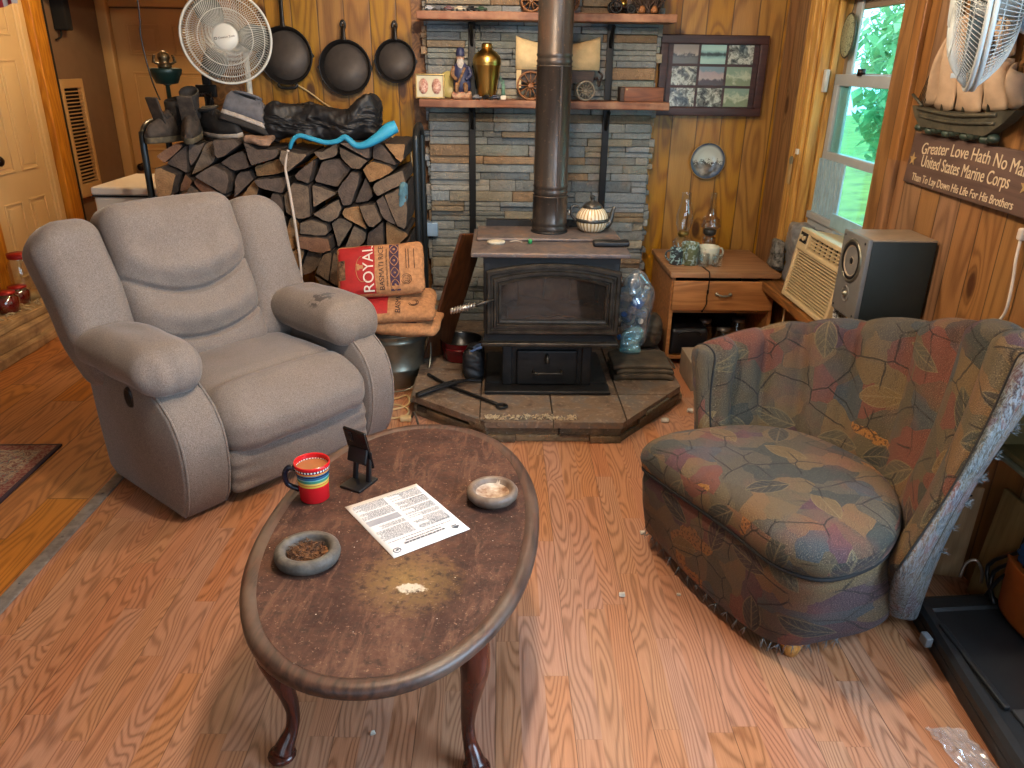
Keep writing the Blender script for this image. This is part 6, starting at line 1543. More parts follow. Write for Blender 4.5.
b = B(); b.tube([(1.072, 3.93, CT + .004), (1.076, 3.87, CT + .004), (1.077, 3.80, CT + .001), (1.077, 3.795, .44), (1.074, 3.795, .40), (1.076, 3.795, .36), (1.06, 3.793, .325)], .003, 6, 4); b.ball((1.077, 3.795, .425), (.006, .006, .014), 8, 6); b.ball((1.058, 3.793, .322), (.006, .006, .006), 8, 6)
tag(b.build('switch_cord', M['knob']), 'thin brown switch cord hanging over the front of the oak cabinet drawer', 'cord')
e = thing('cardboard_box', 'small plain cardboard box on the floor between the hearth and the barrel chair', 'box', (1.04, 3.62, 0))
b = B(); b.b2((-.08, -.13, 0), (.10, .13, .135), bev=.004); b.build('body', paint('grey_cardboard', (142, 122, 100), .9), e)
b = B(); b.b2((-.08, -.13, .1355), (.01, .13, .139), bev=.001); b.b2((.012, -.13, .1355), (.10, .13, .139), bev=.001); b.build('flap', paint('grey_cardboard_top', (156, 136, 112), .9), e)
b = B(); b.cyl((-.055, -.1305, .115), (-.055, -.133, .115), .010, n=14); b.build('green_dot', paint('green_sticker', (70, 190, 70), .5), e)
# air conditioner in the window
M['acb'] = paint('aged_beige_plastic', (206, 184, 142), .5, var=.06)
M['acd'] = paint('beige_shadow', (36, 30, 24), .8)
M['silver'] = paint('metallised_insulation', (168, 170, 172), .35, .5, var=.2, scale=30)
e = thing('air_conditioner', 'beige window air conditioner sitting on the window sill', 'air conditioner', (1.395, 3.30, .486), ry=math.radians(9))
# local: front faces -X, width along Y
AW, AH = .52, .325
b = B(); b.b2((.02, -AW / 2 + .01, .004), (.33, AW / 2 - .01, AH - .006), bev=.006); b.build('housing', M['acb'], e)
b = B()
for lo, hi in (((-.03, -AW / 2, .0), (.02, AW / 2, .022)), ((-.03, -AW / 2, AH - .02), (.02, AW / 2, AH)), ((-.03, -AW / 2, .0), (.02, -AW / 2 + .022, AH)), ((-.03, AW / 2 - .022, .0), (.02, AW / 2, AH)), ((-.03, -AW / 2, .225), (.02, AW / 2, .243)), ((-.03, AW / 2 - .115, .225), (.02, AW / 2, AH))): b.b2(lo, hi, bev=.005)
b.build('bezel', M['acb'], e)
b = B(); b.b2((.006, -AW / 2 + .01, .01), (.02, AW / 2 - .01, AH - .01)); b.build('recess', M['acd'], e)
for k in range(15):
    b = B(); b.box((-.012, 0, .033 + k * .0132), (.022, AW - .046, .005)); b.build('louvre', M['acb'], e)
b = B()
for k in range(3): b.box((-.012, -.045, .2585 + k * .0155), (.016, AW - .14, .003))
for k in range(7): b.box((-.012, -AW / 2 + .05 + k * .054, .274), (.016, .003, .062))
b.build('vent_grid', M['acb'], e)
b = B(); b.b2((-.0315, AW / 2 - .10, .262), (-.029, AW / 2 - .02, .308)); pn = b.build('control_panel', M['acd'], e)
for k in range(2): b = B(); b.cyl((-.0315, AW / 2 - .08 + k * .038, .285), (-.042, AW / 2 - .08 + k * .038, .285), .011, n=14); b.build('dial', M['acb'], pn)
b = B(); b.b2((1.545, 3.11, .812), (1.60, 3.56, .832), bev=.003); b.b2((1.545, 3.11, .812), (1.555, 3.56, .875), bev=.003); tag(b.build('foam_seal', paint('pale_blue_foam', (150, 186, 200), .7)), 'pale blue foam strip sealing the gap above the air conditioner', 'strip')
blob('window_insulation', 'crumpled silvery insulation stuffed beside the air conditioner in the window', 'insulation', (1.51, 3.74, .63), (.09, .27, .28), M['silver'], .03, 9, 2, 18, .03, .014, 26)
blob('grey_cloth', 'crumpled grey striped cloth on the wall corner left of the air conditioner', 'cloth', (1.455, 3.93, .60), (.06, .12, .14), paint('grey_striped_cloth', (140, 138, 132), .8, var=.5, scale=50), .02, 9, 4, 12, .02, .010, 26)
b = B(); b.tube([(1.44, 3.60, .52), (1.42, 3.62, .45), (1.425, 3.63, .35), (1.43, 3.64, .25), (1.44, 3.66, .12), (1.45, 3.70, .01)], .0055, 6, 4); b.ball((1.425, 3.62, .47), (.012, .012, .018), 8, 6)
tag(b.build('conditioner_cord', M['acb']), 'beige cord dropping from the air conditioner to the floor', 'cord')
blob('plastic_tag', 'small white crinkled tag hanging under the air conditioner', 'tag', (1.435, 3.595, .43), (.03, .035, .07), M['white'], .006, 20, 4, 5, .008, .003, 60)
# loudspeaker
e = thing('loudspeaker', 'grey and black bookshelf loudspeaker on a wall bracket beside the window', 'loudspeaker', (1.37, 2.645, .675))
M['spg'] = paint('speaker_grey', (112, 110, 106), .5, .1); M['spb'] = paint('speaker_black_vinyl', (26, 34, 30), .6, var=.1); M['cone'] = paint('speaker_cone', (176, 158, 136), .45, .2)
sm_ = Matrix.Rotation(math.radians(0), 4, 'Z')
b = B(); b.b2((-.105, -.095, .0), (.115, .095, .282), bev=.003); b.build('cabinet', M['spb'], e)
b = B(); b.b2((-.105, -.0955, .2822), (.115, .0955, .288), bev=.001); b.build('top_veneer', paint('speaker_top', (142, 124, 102), .5), e)
b = B(); b.b2((-.122, -.097, -.001), (-.105, .097, .289), bev=.004); bf = b.build('baffle', M['spg'], e)
fm = frame((-.1225, .0, .195), (0, -1, 0), (0, 0, 1))
b = B(); b.torus(.071, .006, 44, 8, m=fm); b.build('driver_ring', M['galv'], bf)
b = B(); b.lathe([(.069, .002), (.062, .006), (.055, .003)], 40, m=fm, cap=False); b.build('surround', M['black'], bf)
b = B(); b.lathe([(.056, .003), (.026, -.014)], 40, m=fm, cap=False); b.lathe([(.0, .004), (.014, .0), (.026, -.013)], 24, m=fm, cap=False); b.build('woofer_cone', M['cone'], bf)
b = B(); b.lathe([(0, .004), (.012, .001), (.02, -.010), (.0265, -.0135)], 24, m=fm, cap=False); b.build('dust_cap', M['black'], bf)
fm2 = frame((-.1225, .0, .075), (0, -1, 0), (0, 0, 1))
b = B(); b.torus(.026, .003, 30, 8, m=fm2); b.build('tweeter_ring', M['spg'], bf)
b = B(); b.lathe([(0, .012), (.008, .009), (.012, .001)], 20, m=fm2, cap=False); b.build('tweeter_dome', M['galv'], bf)
for y in (-.08, .08):
    for z in (.015, .272): b = B(); b.cyl((-.122, y, z), (-.125, y, z), .004, n=8); b.build('screw', M['black'], bf)
e = thing('speaker_bracket', 'small black wall bracket holding the loudspeaker', 'bracket', (1.40, 2.645, .66))
b = B(); b.b2((-.06, -.06, .0), (.098, .06, .0135), bev=.003); b.b2((.088, -.02, -.10), (.098, .02, .0), bev=.002); b.build('plate', M['wrought'], e)
b = B(); b.tube([(.09, 0, -.09), (.02, 0, -.005)], .006, 8, 1); b.build('brace', M['wrought'], e)
b = B(); b.rbox((1.285, 2.737, .628), (.05, .006, .094), .003, 2, 6, fn=lambda p: p + V((0, .006 * math.sin(p.z * 70), 0))); tag(b.build('care_label', mugmat('printed_label', (222, 220, 214), (70, 70, 70), 90, .5)), 'printed white label dangling below the loudspeaker', 'label')
# sign on the right wall
M['signb'] = wood('dark_brown_sign', (92, 68, 56), (70, 50, 42), 'X', 8, .7, bump=.08)
M['letter'] = paint('cream_lettering', (206, 184, 150), .7, var=.05)
M['star'] = paint('tan_star', (168, 138, 86), .7)
# local: x along the wall to the right (toward the viewer, -Y), y up, z out of the wall (-X)
sgm = frame((1.487, 2.485, 1.203), (-.03, -1, .0), (.06, 0, 1))
e = thing('wooden_sign', 'brown wooden sign with cream lettering on the right wall below the ship', 'sign'); e.matrix_world = sgm
b = B(); b.rbox((0, 0, 0), (.76, .172, .016), .003, 2, 2); b.build('board', M['signb'], e)
def arched(s, size, y, x0, arc, xs=1.0):
    o = text('lettering', s, size, M['letter'], e, Matrix.Identity(4), .0006, xs)
    for v in o.data.vertices:
        x = v.co.x; v.co.y += y - arc * x * x; v.co.x += x0; v.co.z += .0086
    return o
arched('Greater Love Hath No Man', .055, .050, .01, .16, 1.0)
arched('United States Marine Corps', .056, -.004, -.015, .0, .84)
arched('Than To Lay Down His Life For His Brothers', .0365, -.062, -.01, .0, .92)
def star(b, x, y, r):
    pts = [(x + (r if i % 2 == 0 else r * .42) * math.sin(PI * i / 5), y + (r if i % 2 == 0 else r * .42) * math.cos(PI * i / 5)) for i in range(10)]
    b.prism(list(reversed(pts)), .0082, .0098)
for x in (-.345, .325): b = B(); star(b, x, -.004, .024); b.build('star', M['star'], e)
# ship relief
M['sail'] = paint('carved_sail', (190, 160, 128), .7, var=.15, scale=14, bump=.3, bscale=30)
M['hull'] = paint('carved_hull', (78, 72, 54), .6, var=.3, scale=30)
M['sea'] = paint('carved_sea', (52, 68, 56), .5, var=.3, scale=40)
shm = frame((1.486, 2.56, 1.36), (0, -1, 0), (0, 0, 1))
e = thing('ship_relief', 'carved wall relief of a sailing ship with tan sails on the right wall', 'wall relief'); e.matrix_world = shm
b = B(); pts = [(-.28, .02), (-.25, -.015), (-.20, -.045), (.18, -.045), (.26, .0), (.30, .035), (.22, .028), (.10, .015), (-.10, .012), (-.2, .015)]
b.prism(list(reversed(pts))[::-1], 0, .035); b.tube([(-.24, .012, .034), (0, .004, .04), (.22, .018, .036)], .006, 6, 4); b.tube([(-.22, -.012, .034), (0, -.018, .04), (.22, -.006, .036)], .005, 6, 4); b.build('hull', M['hull'], e)
b = B()
for k in range(13): b.ball((-.23 + k * .036, -.05 + .006 * math.sin(k * 2.1), .018), (.024, .014, .016), 10, 6)
b.build('waves', M['sea'], e)
def sail(p00, p01, p11, p10, bulge, name='sail'):
    g = []
    N = 10
    for i in range(N + 1):
        r_ = []
        for j in range(N + 1):
            u, v = i / N, j / N; p = V(p00).lerp(V(p10), u).lerp(V(p01).lerp(V(p11), u), v)
            r_.append(V((p.x, p.y - .012 * math.sin(PI * u) * (1 - v), .012 + bulge * math.sin(PI * u) * math.sin(PI * (.25 + .75 * (1 - v)) ) * .9)))
        g.append(r_)
    b = B(); b.sheet(g); o = b.build(name, M['sail'], e); md = o.modifiers.new('t', 'SOLIDIFY'); md.thickness = .006
    return o
for pts in (((-.265, .03, 0), (-.15, .24, 0), (-.12, .24, 0), (-.17, .035, 0)), ((-.17, .025, 0), (-.12, .27, 0), (-.07, .30, 0), (-.055, .02, 0)), ((-.05, .02, 0), (-.05, .16, 0), (.07, .16, 0), (.09, .02, 0)), ((-.04, .165, 0), (-.03, .32, 0), (.06, .32, 0), (.07, .165, 0)), ((.095, .03, 0), (.09, .18, 0), (.20, .17, 0), (.22, .035, 0)), ((.10, .185, 0), (.10, .30, 0), (.18, .29, 0), (.19, .18, 0)), ((.225, .04, 0), (.21, .16, 0), (.27, .13, 0), (.29, .05, 0))):
    sail(pts[0], pts[1], pts[2], pts[3], .045)
for x in (-.11, .015, .145): b = B(); b.cyl((x, -.0, .02), (x, .36, .02), .006); b.build('mast', M['hull'], e)
b = B(); b.cyl((-.24, .02, .02), (-.31, .055, .025), .005)
b.build('bowsprit', M['hull'], e)
b = B()
for k in range(5): b.tube([(-.28 + .012 * k, .03, .02), (-.14 + .006 * k, .27, .03)], .0018, 5, 1)
b.build('rigging', M['hull'], e)
# wall-mounted fan at the top right
e, m_ = fan('wall_fan', 'white wall-mounted fan turned sideways in front of the ship relief', (1.205, 2.12, 1.655), (-.87, .40, -.04), (0, 0, 1), .205, M['fang'], True, logo=False)
b = B(); b.tube([m_ @ V((0, 0, -.17)), m_ @ V((0, -.02, -.24)), V((.285, -.10, .02))], .02, 10, 4); b.rbox((.28, -.10, .02), (.025, .10, .16), .01, 2, 2); b.build('wall_mount', M['fang'], e)
b = B(); b.rbox((0, 0, 0), (.15, .16, .17), .05, 4, 4, m=m_ @ Matrix.Translation((0, 0, -.16))); b.build('motor_cover', paint('pale_blue_grey_plastic', (160, 178, 196), .4), e)
b = B(); b.box((0, 0, 0), (.006, .012, .02), m=m_ @ Matrix.Translation((0, -.17, .03))); b.build('grille_clip', M['fang'], e)
# small things at the window
M['dotted'] = mugmat('speckled_oval', (150, 158, 130), (62, 74, 58), 130, .52)
e = thing('oval_ornament', 'oval speckled glass ornament hanging in the upper window sash', 'ornament', (1.572, 3.775, 1.632))
b = B(); b.lathe([(0, -.004), (.064, -.004), (.068, 0), (.064, .004), (0, .004)], 32, m=frame((0, 0, 0), (0, -1, 0), (0, 0, 1)), sy=1.35); b.build('disc', M['dotted'], e)
b = B(); b.torus(.067, .004, 36, 6, m=frame((0, 0, 0), (0, -1, 0), (0, 0, 1)) @ Matrix.Diagonal((1, 1.35, 1, 1))); b.build('edge_ring', M['hull'], e)
b = B(); b.tube([(0, 0, .09), (.01, .0, .16)], .0015, 5, 1); b.build('string', M['hull'], e)
e = thing('thermometer', 'small round-topped thermometer on the left window casing', 'thermometer', (1.472, 3.965, 1.02))
b = B(); b.cyl((0, 0, .045), (-.006, 0, .045), .021, n=24); b.build('dial', paint('grey_dial', (130, 130, 112), .4), e)
b = B(); b.rbox((-.003, 0, -.02), (.006, .036, .10), .002, 2, 2); b.build('backplate', paint('thermometer_card', (190, 160, 110), .6), e)
b = B(); b.b2((1.47, 3.905, 1.10), (1.478, 3.93, 1.125)); tag(b.build('paper_tag', M['white']), 'tiny white paper tag on the window frame beside the lower sash', 'tag')
b = B(); b.rbox((1.535, 3.855, 1.44), (.02, .03, .10), .004, 2, 2); tag(b.build('tape_patch', paint('pale_tape', (206, 206, 200), .5)), 'pale tape patch on the jamb beside the meeting rail of the window', 'tape')
# cord and plug at the right edge
b = B(); b.tube([(1.49, 2.13, 1.20), (1.488, 2.14, 1.09)], .004, 6, 1); b.rbox((1.485, 2.145, 1.07), (.02, .022, .035), .006, 2, 2); b.tube([(1.485, 2.145, 1.055), (1.48, 2.135, 1.0), (1.482, 2.128, .95), (1.48, 2.118, .89), (1.485, 2.128, .84), (1.48, 2.15, .79), (1.485, 2.18, .70)], .0045, 6, 4)
tag(b.build('dangling_cord', M['wcord']), 'white cord with a plug hanging on the right wall above the chair', 'cord')
# low clutter at the right wall behind the chair
M['plank'] = wood('raw_pine_block', (176, 142, 104), (140, 106, 72), 'Z', 9, .7)
e = thing('pine_block', 'upright raw pine board with screw holes standing behind the barrel chair', 'board', (1.44, 2.02, 0))
b = B(); b.rbox((0, 0, .165), (.09, .035, .33), .004, 2, 2, m=Matrix.Rotation(-.25, 4, 'Z')); b.build('board', M['plank'], e)
for q in (-.028, .012): b = B(); b.cyl(Matrix.Rotation(-.25, 4, 'Z') @ V((q, -.017, .30)), Matrix.Rotation(-.25, 4, 'Z') @ V((q, -.0185, .30)), .004, n=8); b.build('screw_hole', M['dark'], e)
M['olive'] = paint('olive_painted_wood', (128, 116, 76), .6, var=.15)
e = thing('wall_cubby', 'olive painted wooden cubby on the right wall behind the chair arm', 'cubby', (1.44, 1.68, .53))
for lo, hi in (((-.055, -.2, 0), (.058, .2, .018)), ((-.055, -.2, .30), (.058, .2, .318)), ((-.055, .18, 0), (.058, .2, .318)), ((-.055, -.2, 0), (.058, -.18, .318))): b = B(); b.b2(lo, hi, bev=.003); b.build('panel', M['olive'], e)
b = B(); b.b2((.045, -.18, .018), (.056, .18, .30)); b.build('back', M['olive'], e)
b = B(); b.b2((-.066, -.21, -.012), (.0, .21, .0), bev=.003); b.build('ledge', paint('grey_green_ledge', (132, 136, 116), .5), e)
e = thing('plywood_sheet', 'tan plywood sheet leaning on the right wall under the cubby', 'board', (1.475, 1.80, .19))
b = B(); b.rbox((0, 0, 0), (.012, .24, .37), .003, 2, 2, m=rotm(ry=.06)); b.build('sheet', wood('tan_ply', (150, 124, 76), (120, 96, 56), 'Z', 6, .7), e)
# black plastic case lying on the floor
M['caseb'] = paint('scuffed_black_case', (30, 32, 34), .5, var=.2, scale=14)
cq = [(1.225, 1.82), (1.19, 1.50), (1.155, 1.10), (1.49, 1.10), (1.492, 1.84)]
e = thing('plastic_case', 'large black plastic tool case lying flat on the floor in the right foreground', 'case', (0, 0, 0))
def case_ring(k, z): 
    cx_, cy2 = 1.33, 1.47
    return [(cx_ + (x - cx_) * k, cy2 + (y - cy2) * k, z) for x, y in cq]
b = B(); b.loft([case_ring(.97, .001), case_ring(1.0, .012), case_ring(1.0, .038), case_ring(.985, .042)], smooth=False); b.build('bottom_shell', M['caseb'], e)
b = B(); b.loft([case_ring(.985, .0425), case_ring(1.0, .046), case_ring(.995, .062), case_ring(.93, .075), case_ring(.80, .078), case_ring(.78, .070)], smooth=False); b.build('lid', M['caseb'], e)
b = B(); b.rbox((1.235, 1.53, .078), (.016, .30, .012), .004, 2, 3, m=None); b.build('ridge', M['caseb'], e)
b = B(); b.rbox((1.19, 1.66, .044), (.02, .035, .03), .004, 2, 2); b.build('latch', paint('grey_latch', (120, 124, 128), .4), e)
b = B(); b.rbox((1.345, 1.30, .074), (.20, .16, .010), .004, 2, 3); b.build('recess_panel', paint('case_panel', (52, 54, 56), .45), e)
M['orangec'] = paint('burnt_orange_plastic', (176, 92, 34), .5)
e = thing('orange_tub', 'burnt orange plastic tub behind the black case at the right edge', 'tub', (1.458, 1.67, .08))
b = B(); b.loft([[((.036 * k) * math.cos(a), .12 * k * math.sin(a), z) for a in [2 * PI * i / 24 for i in range(24)]] for z, k in ((0, .85), (.01, .9), (.15, 1.0), (.16, 1.05), (.165, 1.0))]); b.build('body', M['orangec'], e)
blob('blue_rag', 'dark blue rag draped on the orange tub at the right edge', 'rag', (1.455, 1.70, .275), (.05, .09, .06), paint('deep_blue_cloth', (26, 74, 128), .7), .015, 12, 2, 10, .02, .008, 26)
e = thing('cable_tangle', 'black cables looped between the black case and the right wall', 'cables', (0, 0, 0))
rr = random.Random(21)
for k in range(3):
    b = B(); b.tube([(1.43, 1.80 - .02 * k, .085), (1.44, 1.78 + .03 * k, .16), (1.45, 1.74, .22 + .03 * k), (1.44, 1.70 + .02 * k, .27), (1.46, 1.76, .32)], .006, 6, 4); b.build('cable', M['black'], e)
b = B(); b.tube([(1.40, 1.885, .085), (1.41, 1.89, .13), (1.43, 1.88, .15), (1.45, 1.87, .12), (1.455, 1.865, .08)], .005, 6, 4); b.build('wire_loop', M['nickel'], e)
b = B(); b.sheet([[(1.055 + .09 * i / 14 + .03 * j / 14 + .010 * noise.noise(V((j * .5, 1, 0))), 1.39 - .15 * j / 14 + .012 * noise.noise(V((i * .6, 4, 0))), .004 + .016 * abs(noise.noise(V((i * .35, j * .35, 7)))) + .004 * abs(noise.noise(V((i * 1.1, j * 1.1, 2))))) for j in range(15)] for i in range(15)], smooth=False)
tag(b.build('plastic_scrap', glass('milky_film', (.95, .93, .9, 1), .10, .2, .16, (.9, .86, .82, 1))), 'torn scrap of clear plastic on the floor beside the black case', 'plastic')
# ------------------------------------------------------------------ coffee table objects
TT = .4275
M['mugred'] = paint('glazed_red', (200, 26, 30), .25, var=.05)
def mugstripe():
    t = NT('striped_mug_glaze'); o = t.sep(t.obj()); z = t.math('DIVIDE', o[2], .11)
    a = t.math('DIVIDE', t.math('ARCTAN2', o[1], o[0]), 2 * PI)
    red, navy = sg((206, 28, 34)), sg((34, 36, 66))
    st_ = [(0.0, red), (.44, red), (.445, sg((214, 176, 70))), (.50, sg((206, 60, 40))), (.515, sg((222, 190, 96))), (.565, sg((70, 140, 110))), (.63, sg((120, 176, 170))), (.66, sg((44, 96, 130))), (.72, navy), (.755, sg((60, 120, 150))), (.775, sg((214, 120, 50))), (.80, sg((222, 190, 96))), (.815, red)]
    c = t.ramp(z, st_, 'CONSTANT')
    dots = t.math('PINGPONG', t.math('MULTIPLY', a, 34.0), 1.0)
    band = t.math('MULTIPLY', t.math('GREATER_THAN', z, .84), t.math('LESS_THAN', z, .905))
    dz = t.math('DIVIDE', t.math('SUBTRACT', z, .872), .033); dd = t.math('ADD', t.math('MULTIPLY', dz, dz), t.math('MULTIPLY', t.math('SUBTRACT', dots, .5), t.math('MULTIPLY', t.math('SUBTRACT', dots, .5), 6.0)))
    c = t.mix(band, c, t.mix(t.math('LESS_THAN', dd, .6), navy, sg((236, 228, 216))))
    return t.fin(c, .22)
e = thing('coffee_mug', 'red mug with painted stripes and a dark handle, full of milky coffee', 'mug', (-.483, 1.765, TT))
b = B(); b.lathe([(0, 0), (.036, 0), (.039, .004), (.0395, .05), (.043, .085), (.047, .106), (.046, .11), (.043, .108), (.041, .095)], 44, cap=False); b.build('cup', mugstripe(), e)
b = B(); b.lathe([(.0412, .097), (.043, .108)], 44, cap=False); b.build('inside_glaze', M['mugred'], e)
b = B(); b.lathe([(.0415, .095), (.02, .0955), (0, .0955)], 36, cap=False); b.build('coffee', paint('milky_coffee', (164, 106, 66), .25, var=.05), e)
b = B(); m_ = Matrix.Rotation(math.radians(188), 4, 'Z'); b.tube([m_ @ V((.042, 0, .09)), m_ @ V((.06, 0, .094)), m_ @ V((.071, 0, .075)), m_ @ V((.066, 0, .045)), m_ @ V((.038, 0, .028))], [.008, .0075, .007, .007, .008], 10, 5); b.build('handle', paint('navy_glaze', (26, 28, 44), .25), e)
# phone on a folding stand
pz = math.radians(-28)
e = thing('phone_stand', 'black folding phone stand on the table beside the red mug', 'phone stand', (-.378, 1.835, TT), pz)
b = B(); b.rbox((0, 0, .004), (.068, .085, .008), .003, 2, 2); b.build('base', M['black'], e)
for q in (-1, 1):
    b = B(); b.rbox((q * .022, .012, .048), (.014, .010, .095), .003, 2, 2, m=Matrix.Rotation(math.radians(-8), 4, 'X')); b.build('arm', M['black'], e)
b = B(); b.rbox((0, -.005, .088), (.062, .009, .042), .003, 2, 2, m=rotm(rx=math.radians(-18), o=(0, -.02, .004))); b.build('cradle', M['black'], e)
pm2 = Matrix.Translation((-.374, 1.845, TT + .107)) @ Matrix.Rotation(pz, 4, 'Z') @ Matrix.Rotation(math.radians(20), 4, 'X') @ Matrix.Rotation(math.radians(6), 4, 'Y')
e = thing('smartphone', 'black smartphone seen from behind, propped on the folding stand', 'phone'); e.matrix_world = pm2
M['phoneb'] = paint('phone_glass_back', (16, 16, 18), .25)
b = B(); b.rbox((0, 0, 0), (.072, .0085, .140), .004, 3, 2); b.build('body', M['phoneb'], e)
b = B(); b.rbox((-.020, -.0055, .045), (.022, .003, .036), .0012, 2, 2); cb = b.build('camera_bump', M['black'], e)
for k in range(3): b = B(); b.cyl((-.020, -.007, .057 - k * .012), (-.020, -.0078, .057 - k * .012), .0042, n=14); b.build('lens', M['iron2'], cb)
# paper
M['paper'] = paint('white_paper', (232, 228, 226), .8, var=.02)
M['print'] = paint('grey_print', (96, 96, 102), .8); M['printl'] = paint('pale_grey_print', (164, 164, 170), .8)
# corners measured on the table: far-left, near, right, far
A0, A1 = V((-.394, 1.713, 0)), V((-.217, 1.832, 0))
px_ = (V((-.242, 1.496, 0)) - V((-.069, 1.618, 0))).normalized()      # reading direction of the sheet (its top faces the viewer)
e = thing('printed_sheet', 'white printed sheet of paper lying upside down in the middle of the table', 'paper')
pmx = frame((-.2305, 1.664, TT + .0012), px_, V((px_.y, -px_.x, 0)) * -1)
e.matrix_world = pmx
PW, PH = .212, .27
b = B(); b.sheet([[(-PW / 2 + PW * i / 12, -PH / 2 + PH * j / 12, .0004 + .0012 * abs(noise.noise(V((i * .3, j * .3, 2))))) for j in range(13)] for i in range(13)]); o = b.build('sheet', M['paper'], e); md = o.modifiers.new('t', 'SOLIDIFY'); md.thickness = .0003
rr = random.Random(31)
def words_(b, x0, x1, y, h):
    x = x0
    while x < x1 - .004:
        w_ = min(rr.uniform(.003, .013), x1 - x); b.box((x + w_ / 2, y, .0021), (w_, h, .0002)); x += w_ + .0018
b = B(); y = .062
while y > -.125:
    if not (-.04 < y < -.009): words_(b, .006, .095 - rr.choice((0, 0, .02)), y, .0012)
    words_(b, -.095, -.006 - rr.choice((0, 0, .03)), y, .0012); y -= .0042 if rr.random() < .85 else .009
tag(b.build('fine_print', M['print'], e), kind='stuff')
b = B(); words_(b, -.055, .06, .098, .005); words_(b, -.05, .05, .088, .003); words_(b, -.09, .09, .076, .0018); tag(b.build('heading', M['print'], e), kind='stuff')
b = B(); b.box((.05, -.024, .0020), (.09, .024, .0002)); b.build('grey_box', M['printl'], e)
b = B()
for (cx_, cy2, w_, h_) in ((-.072, .05, .04, .018), (-.072, -.065, .04, .016)):
    for q in (-1, 1): b.box((cx_, cy2 + q * h_ / 2, .0021), (w_, .0008, .0002)); b.box((cx_ + q * w_ / 2, cy2, .0021), (.0008, h_, .0002))
b.build('outlined_box', M['print'], e)
b = B(); b.torus(.009, .0012, 24, 4, m=Matrix.Translation((.085, .112, .0012))); b.box((.085, .112, .0021), (.008, .006, .0002)); b.build('round_seal', M['print'], e)
b = B(); b.box((-.082, .106, .0021), (.020, .003, .0002)); b.box((-.080, .100, .0021), (.014, .003, .0002)); b.prism([(-.09, .108), (-.072, .108), (-.082, .116)], .0020, .0022); b.build('corner_emblem', M['print'], e)
# ash trays
M['stoneg'] = paint('grey_stoneware', (104, 97, 89), .6, var=.3, scale=40, bump=.2, bscale=120)
M['rustw'] = paint('rust_stained_stoneware', (122, 108, 96), .45, var=.35, scale=34, c2=(88, 66, 52))
e = thing('stone_ashtray', 'round grey stone ashtray filled with brown tobacco scraps, on the near left of the table', 'ashtray', (-.438, 1.49, TT))
b = B(); b.lathe([(0, 0), (.060, 0), (.072, .006), (.076, .018), (.073, .030), (.063, .036), (.054, .034), (.050, .026), (.048, .014), (0, .012)], 44, cap=False); b.build('bowl', M['stoneg'], e)
b = B(); rr = random.Random(2); M['tob'] = paint('tobacco', (128, 84, 48), .9, var=.4, scale=80); M['tobd'] = paint('dark_tobacco', (70, 44, 28), .9)
b.ball((0, 0, .013), (.049, .049, .012), 24, 8, fn=lambda p: p + V((0, 0, .003 * noise.noise(p * 90))))
for k in range(170):
    a = rr.uniform(0, 6.28); q = .045 * rr.random() ** .5; d = V((rr.uniform(-1, 1), rr.uniform(-1, 1), rr.uniform(-.2, .2))).normalized() * rr.uniform(.002, .006); p = V((q * math.cos(a), q * math.sin(a), .026 - .002 * (q / .045) + rr.uniform(-.001, .003)))
    b.slot = rr.choice((0, 0, 1)); b.tube([p - d, p + d], .0011, 4, 1)
tag(b.build('tobacco_scraps', [M['tob'], M['tobd']], e), kind='stuff')
e = thing('glazed_ashtray', 'round brown-glazed pottery ashtray with a rusty stained bowl, on the right of the table', 'ashtray', (-.012, 1.757, TT))
b = B(); b.lathe([(0, 0), (.048, 0), (.056, .004), (.066, .016), (.068, .028), (.062, .037), (.054, .038), (.049, .033), (.044, .024), (.02, .018), (0, .018)], 44, cap=False); b.build('bowl', M['rustw'], e)
b = B(); b.lathe([(.0495, .0335), (.0445, .0245), (.02, .0185), (0, .0185)], 40, cap=False); b.jitter(.0004, 60); b.build('stained_lining', paint('stained_lining', (206, 190, 168), .6, var=.5, scale=38, c2=(120, 76, 44)), e)
# ------------------------------------------------------------------ left side of the room
M['fz'] = paint('freezer_white', (222, 214, 202), .4, var=.04)
e = thing('chest_freezer', 'white chest freezer behind the recliner by the hallway', 'freezer', (-1.865, 4.47, 0))
b = B(); b.rbox((0, 0, .41), (.62, .54, .80), .02, 3, 2); b.build('body', M['fz'], e)
b = B(); b.rbox((0, 0, .835), (.635, .555, .045), .015, 3, 2); b.build('lid', M['fz'], e)
b = B(); b.b2((-.315, -.28, .806), (.315, -.268, .813)); b.build('gasket', M['dark'], e)
# stacked boards with canned jars on top
M['raw'] = wood('rough_sawn_board', (196, 164, 118), (152, 120, 80), 'Y', 9, .8, bump=.3, c3=(126, 100, 72))
for k, (x, z, w_, h_, rz, lab) in enumerate(((-2.80, .026, .42, .05, .0, 'grey rough board at the bottom of the low stack by the left wall'), (-2.83, .088, .40, .07, .03, 'thick rough-sawn board in the middle of the low stack by the left wall'), (-2.86, .148, .36, .045, .05, 'pale rough board on top of the low stack under the red jars'))):
    b = B(); b.rbox((0, 0, 0), (w_, 1.6, h_), .004, 2, 14, fn=lambda p: p + V((.006 * noise.noise(V((p.y * 6, k, p.z * 20))), 0, .003 * noise.noise(V((p.x * 12, p.y * 5, k))))))
    o = b.build('rough_board', M['raw']); o.location = (x + .045, 3.95, z); o.rotation_euler = (0, 0, -rz); tag(o, lab, 'board', 'rough boards stacked by the left wall')
M['jred'] = paint('red_preserve', (136, 20, 20), .25, var=.2, scale=30)
M['lidr'] = paint('red_tin_lid', (170, 30, 28), .35, .3); M['lidy'] = paint('yellow_tin_lid', (206, 160, 60), .35, .3)
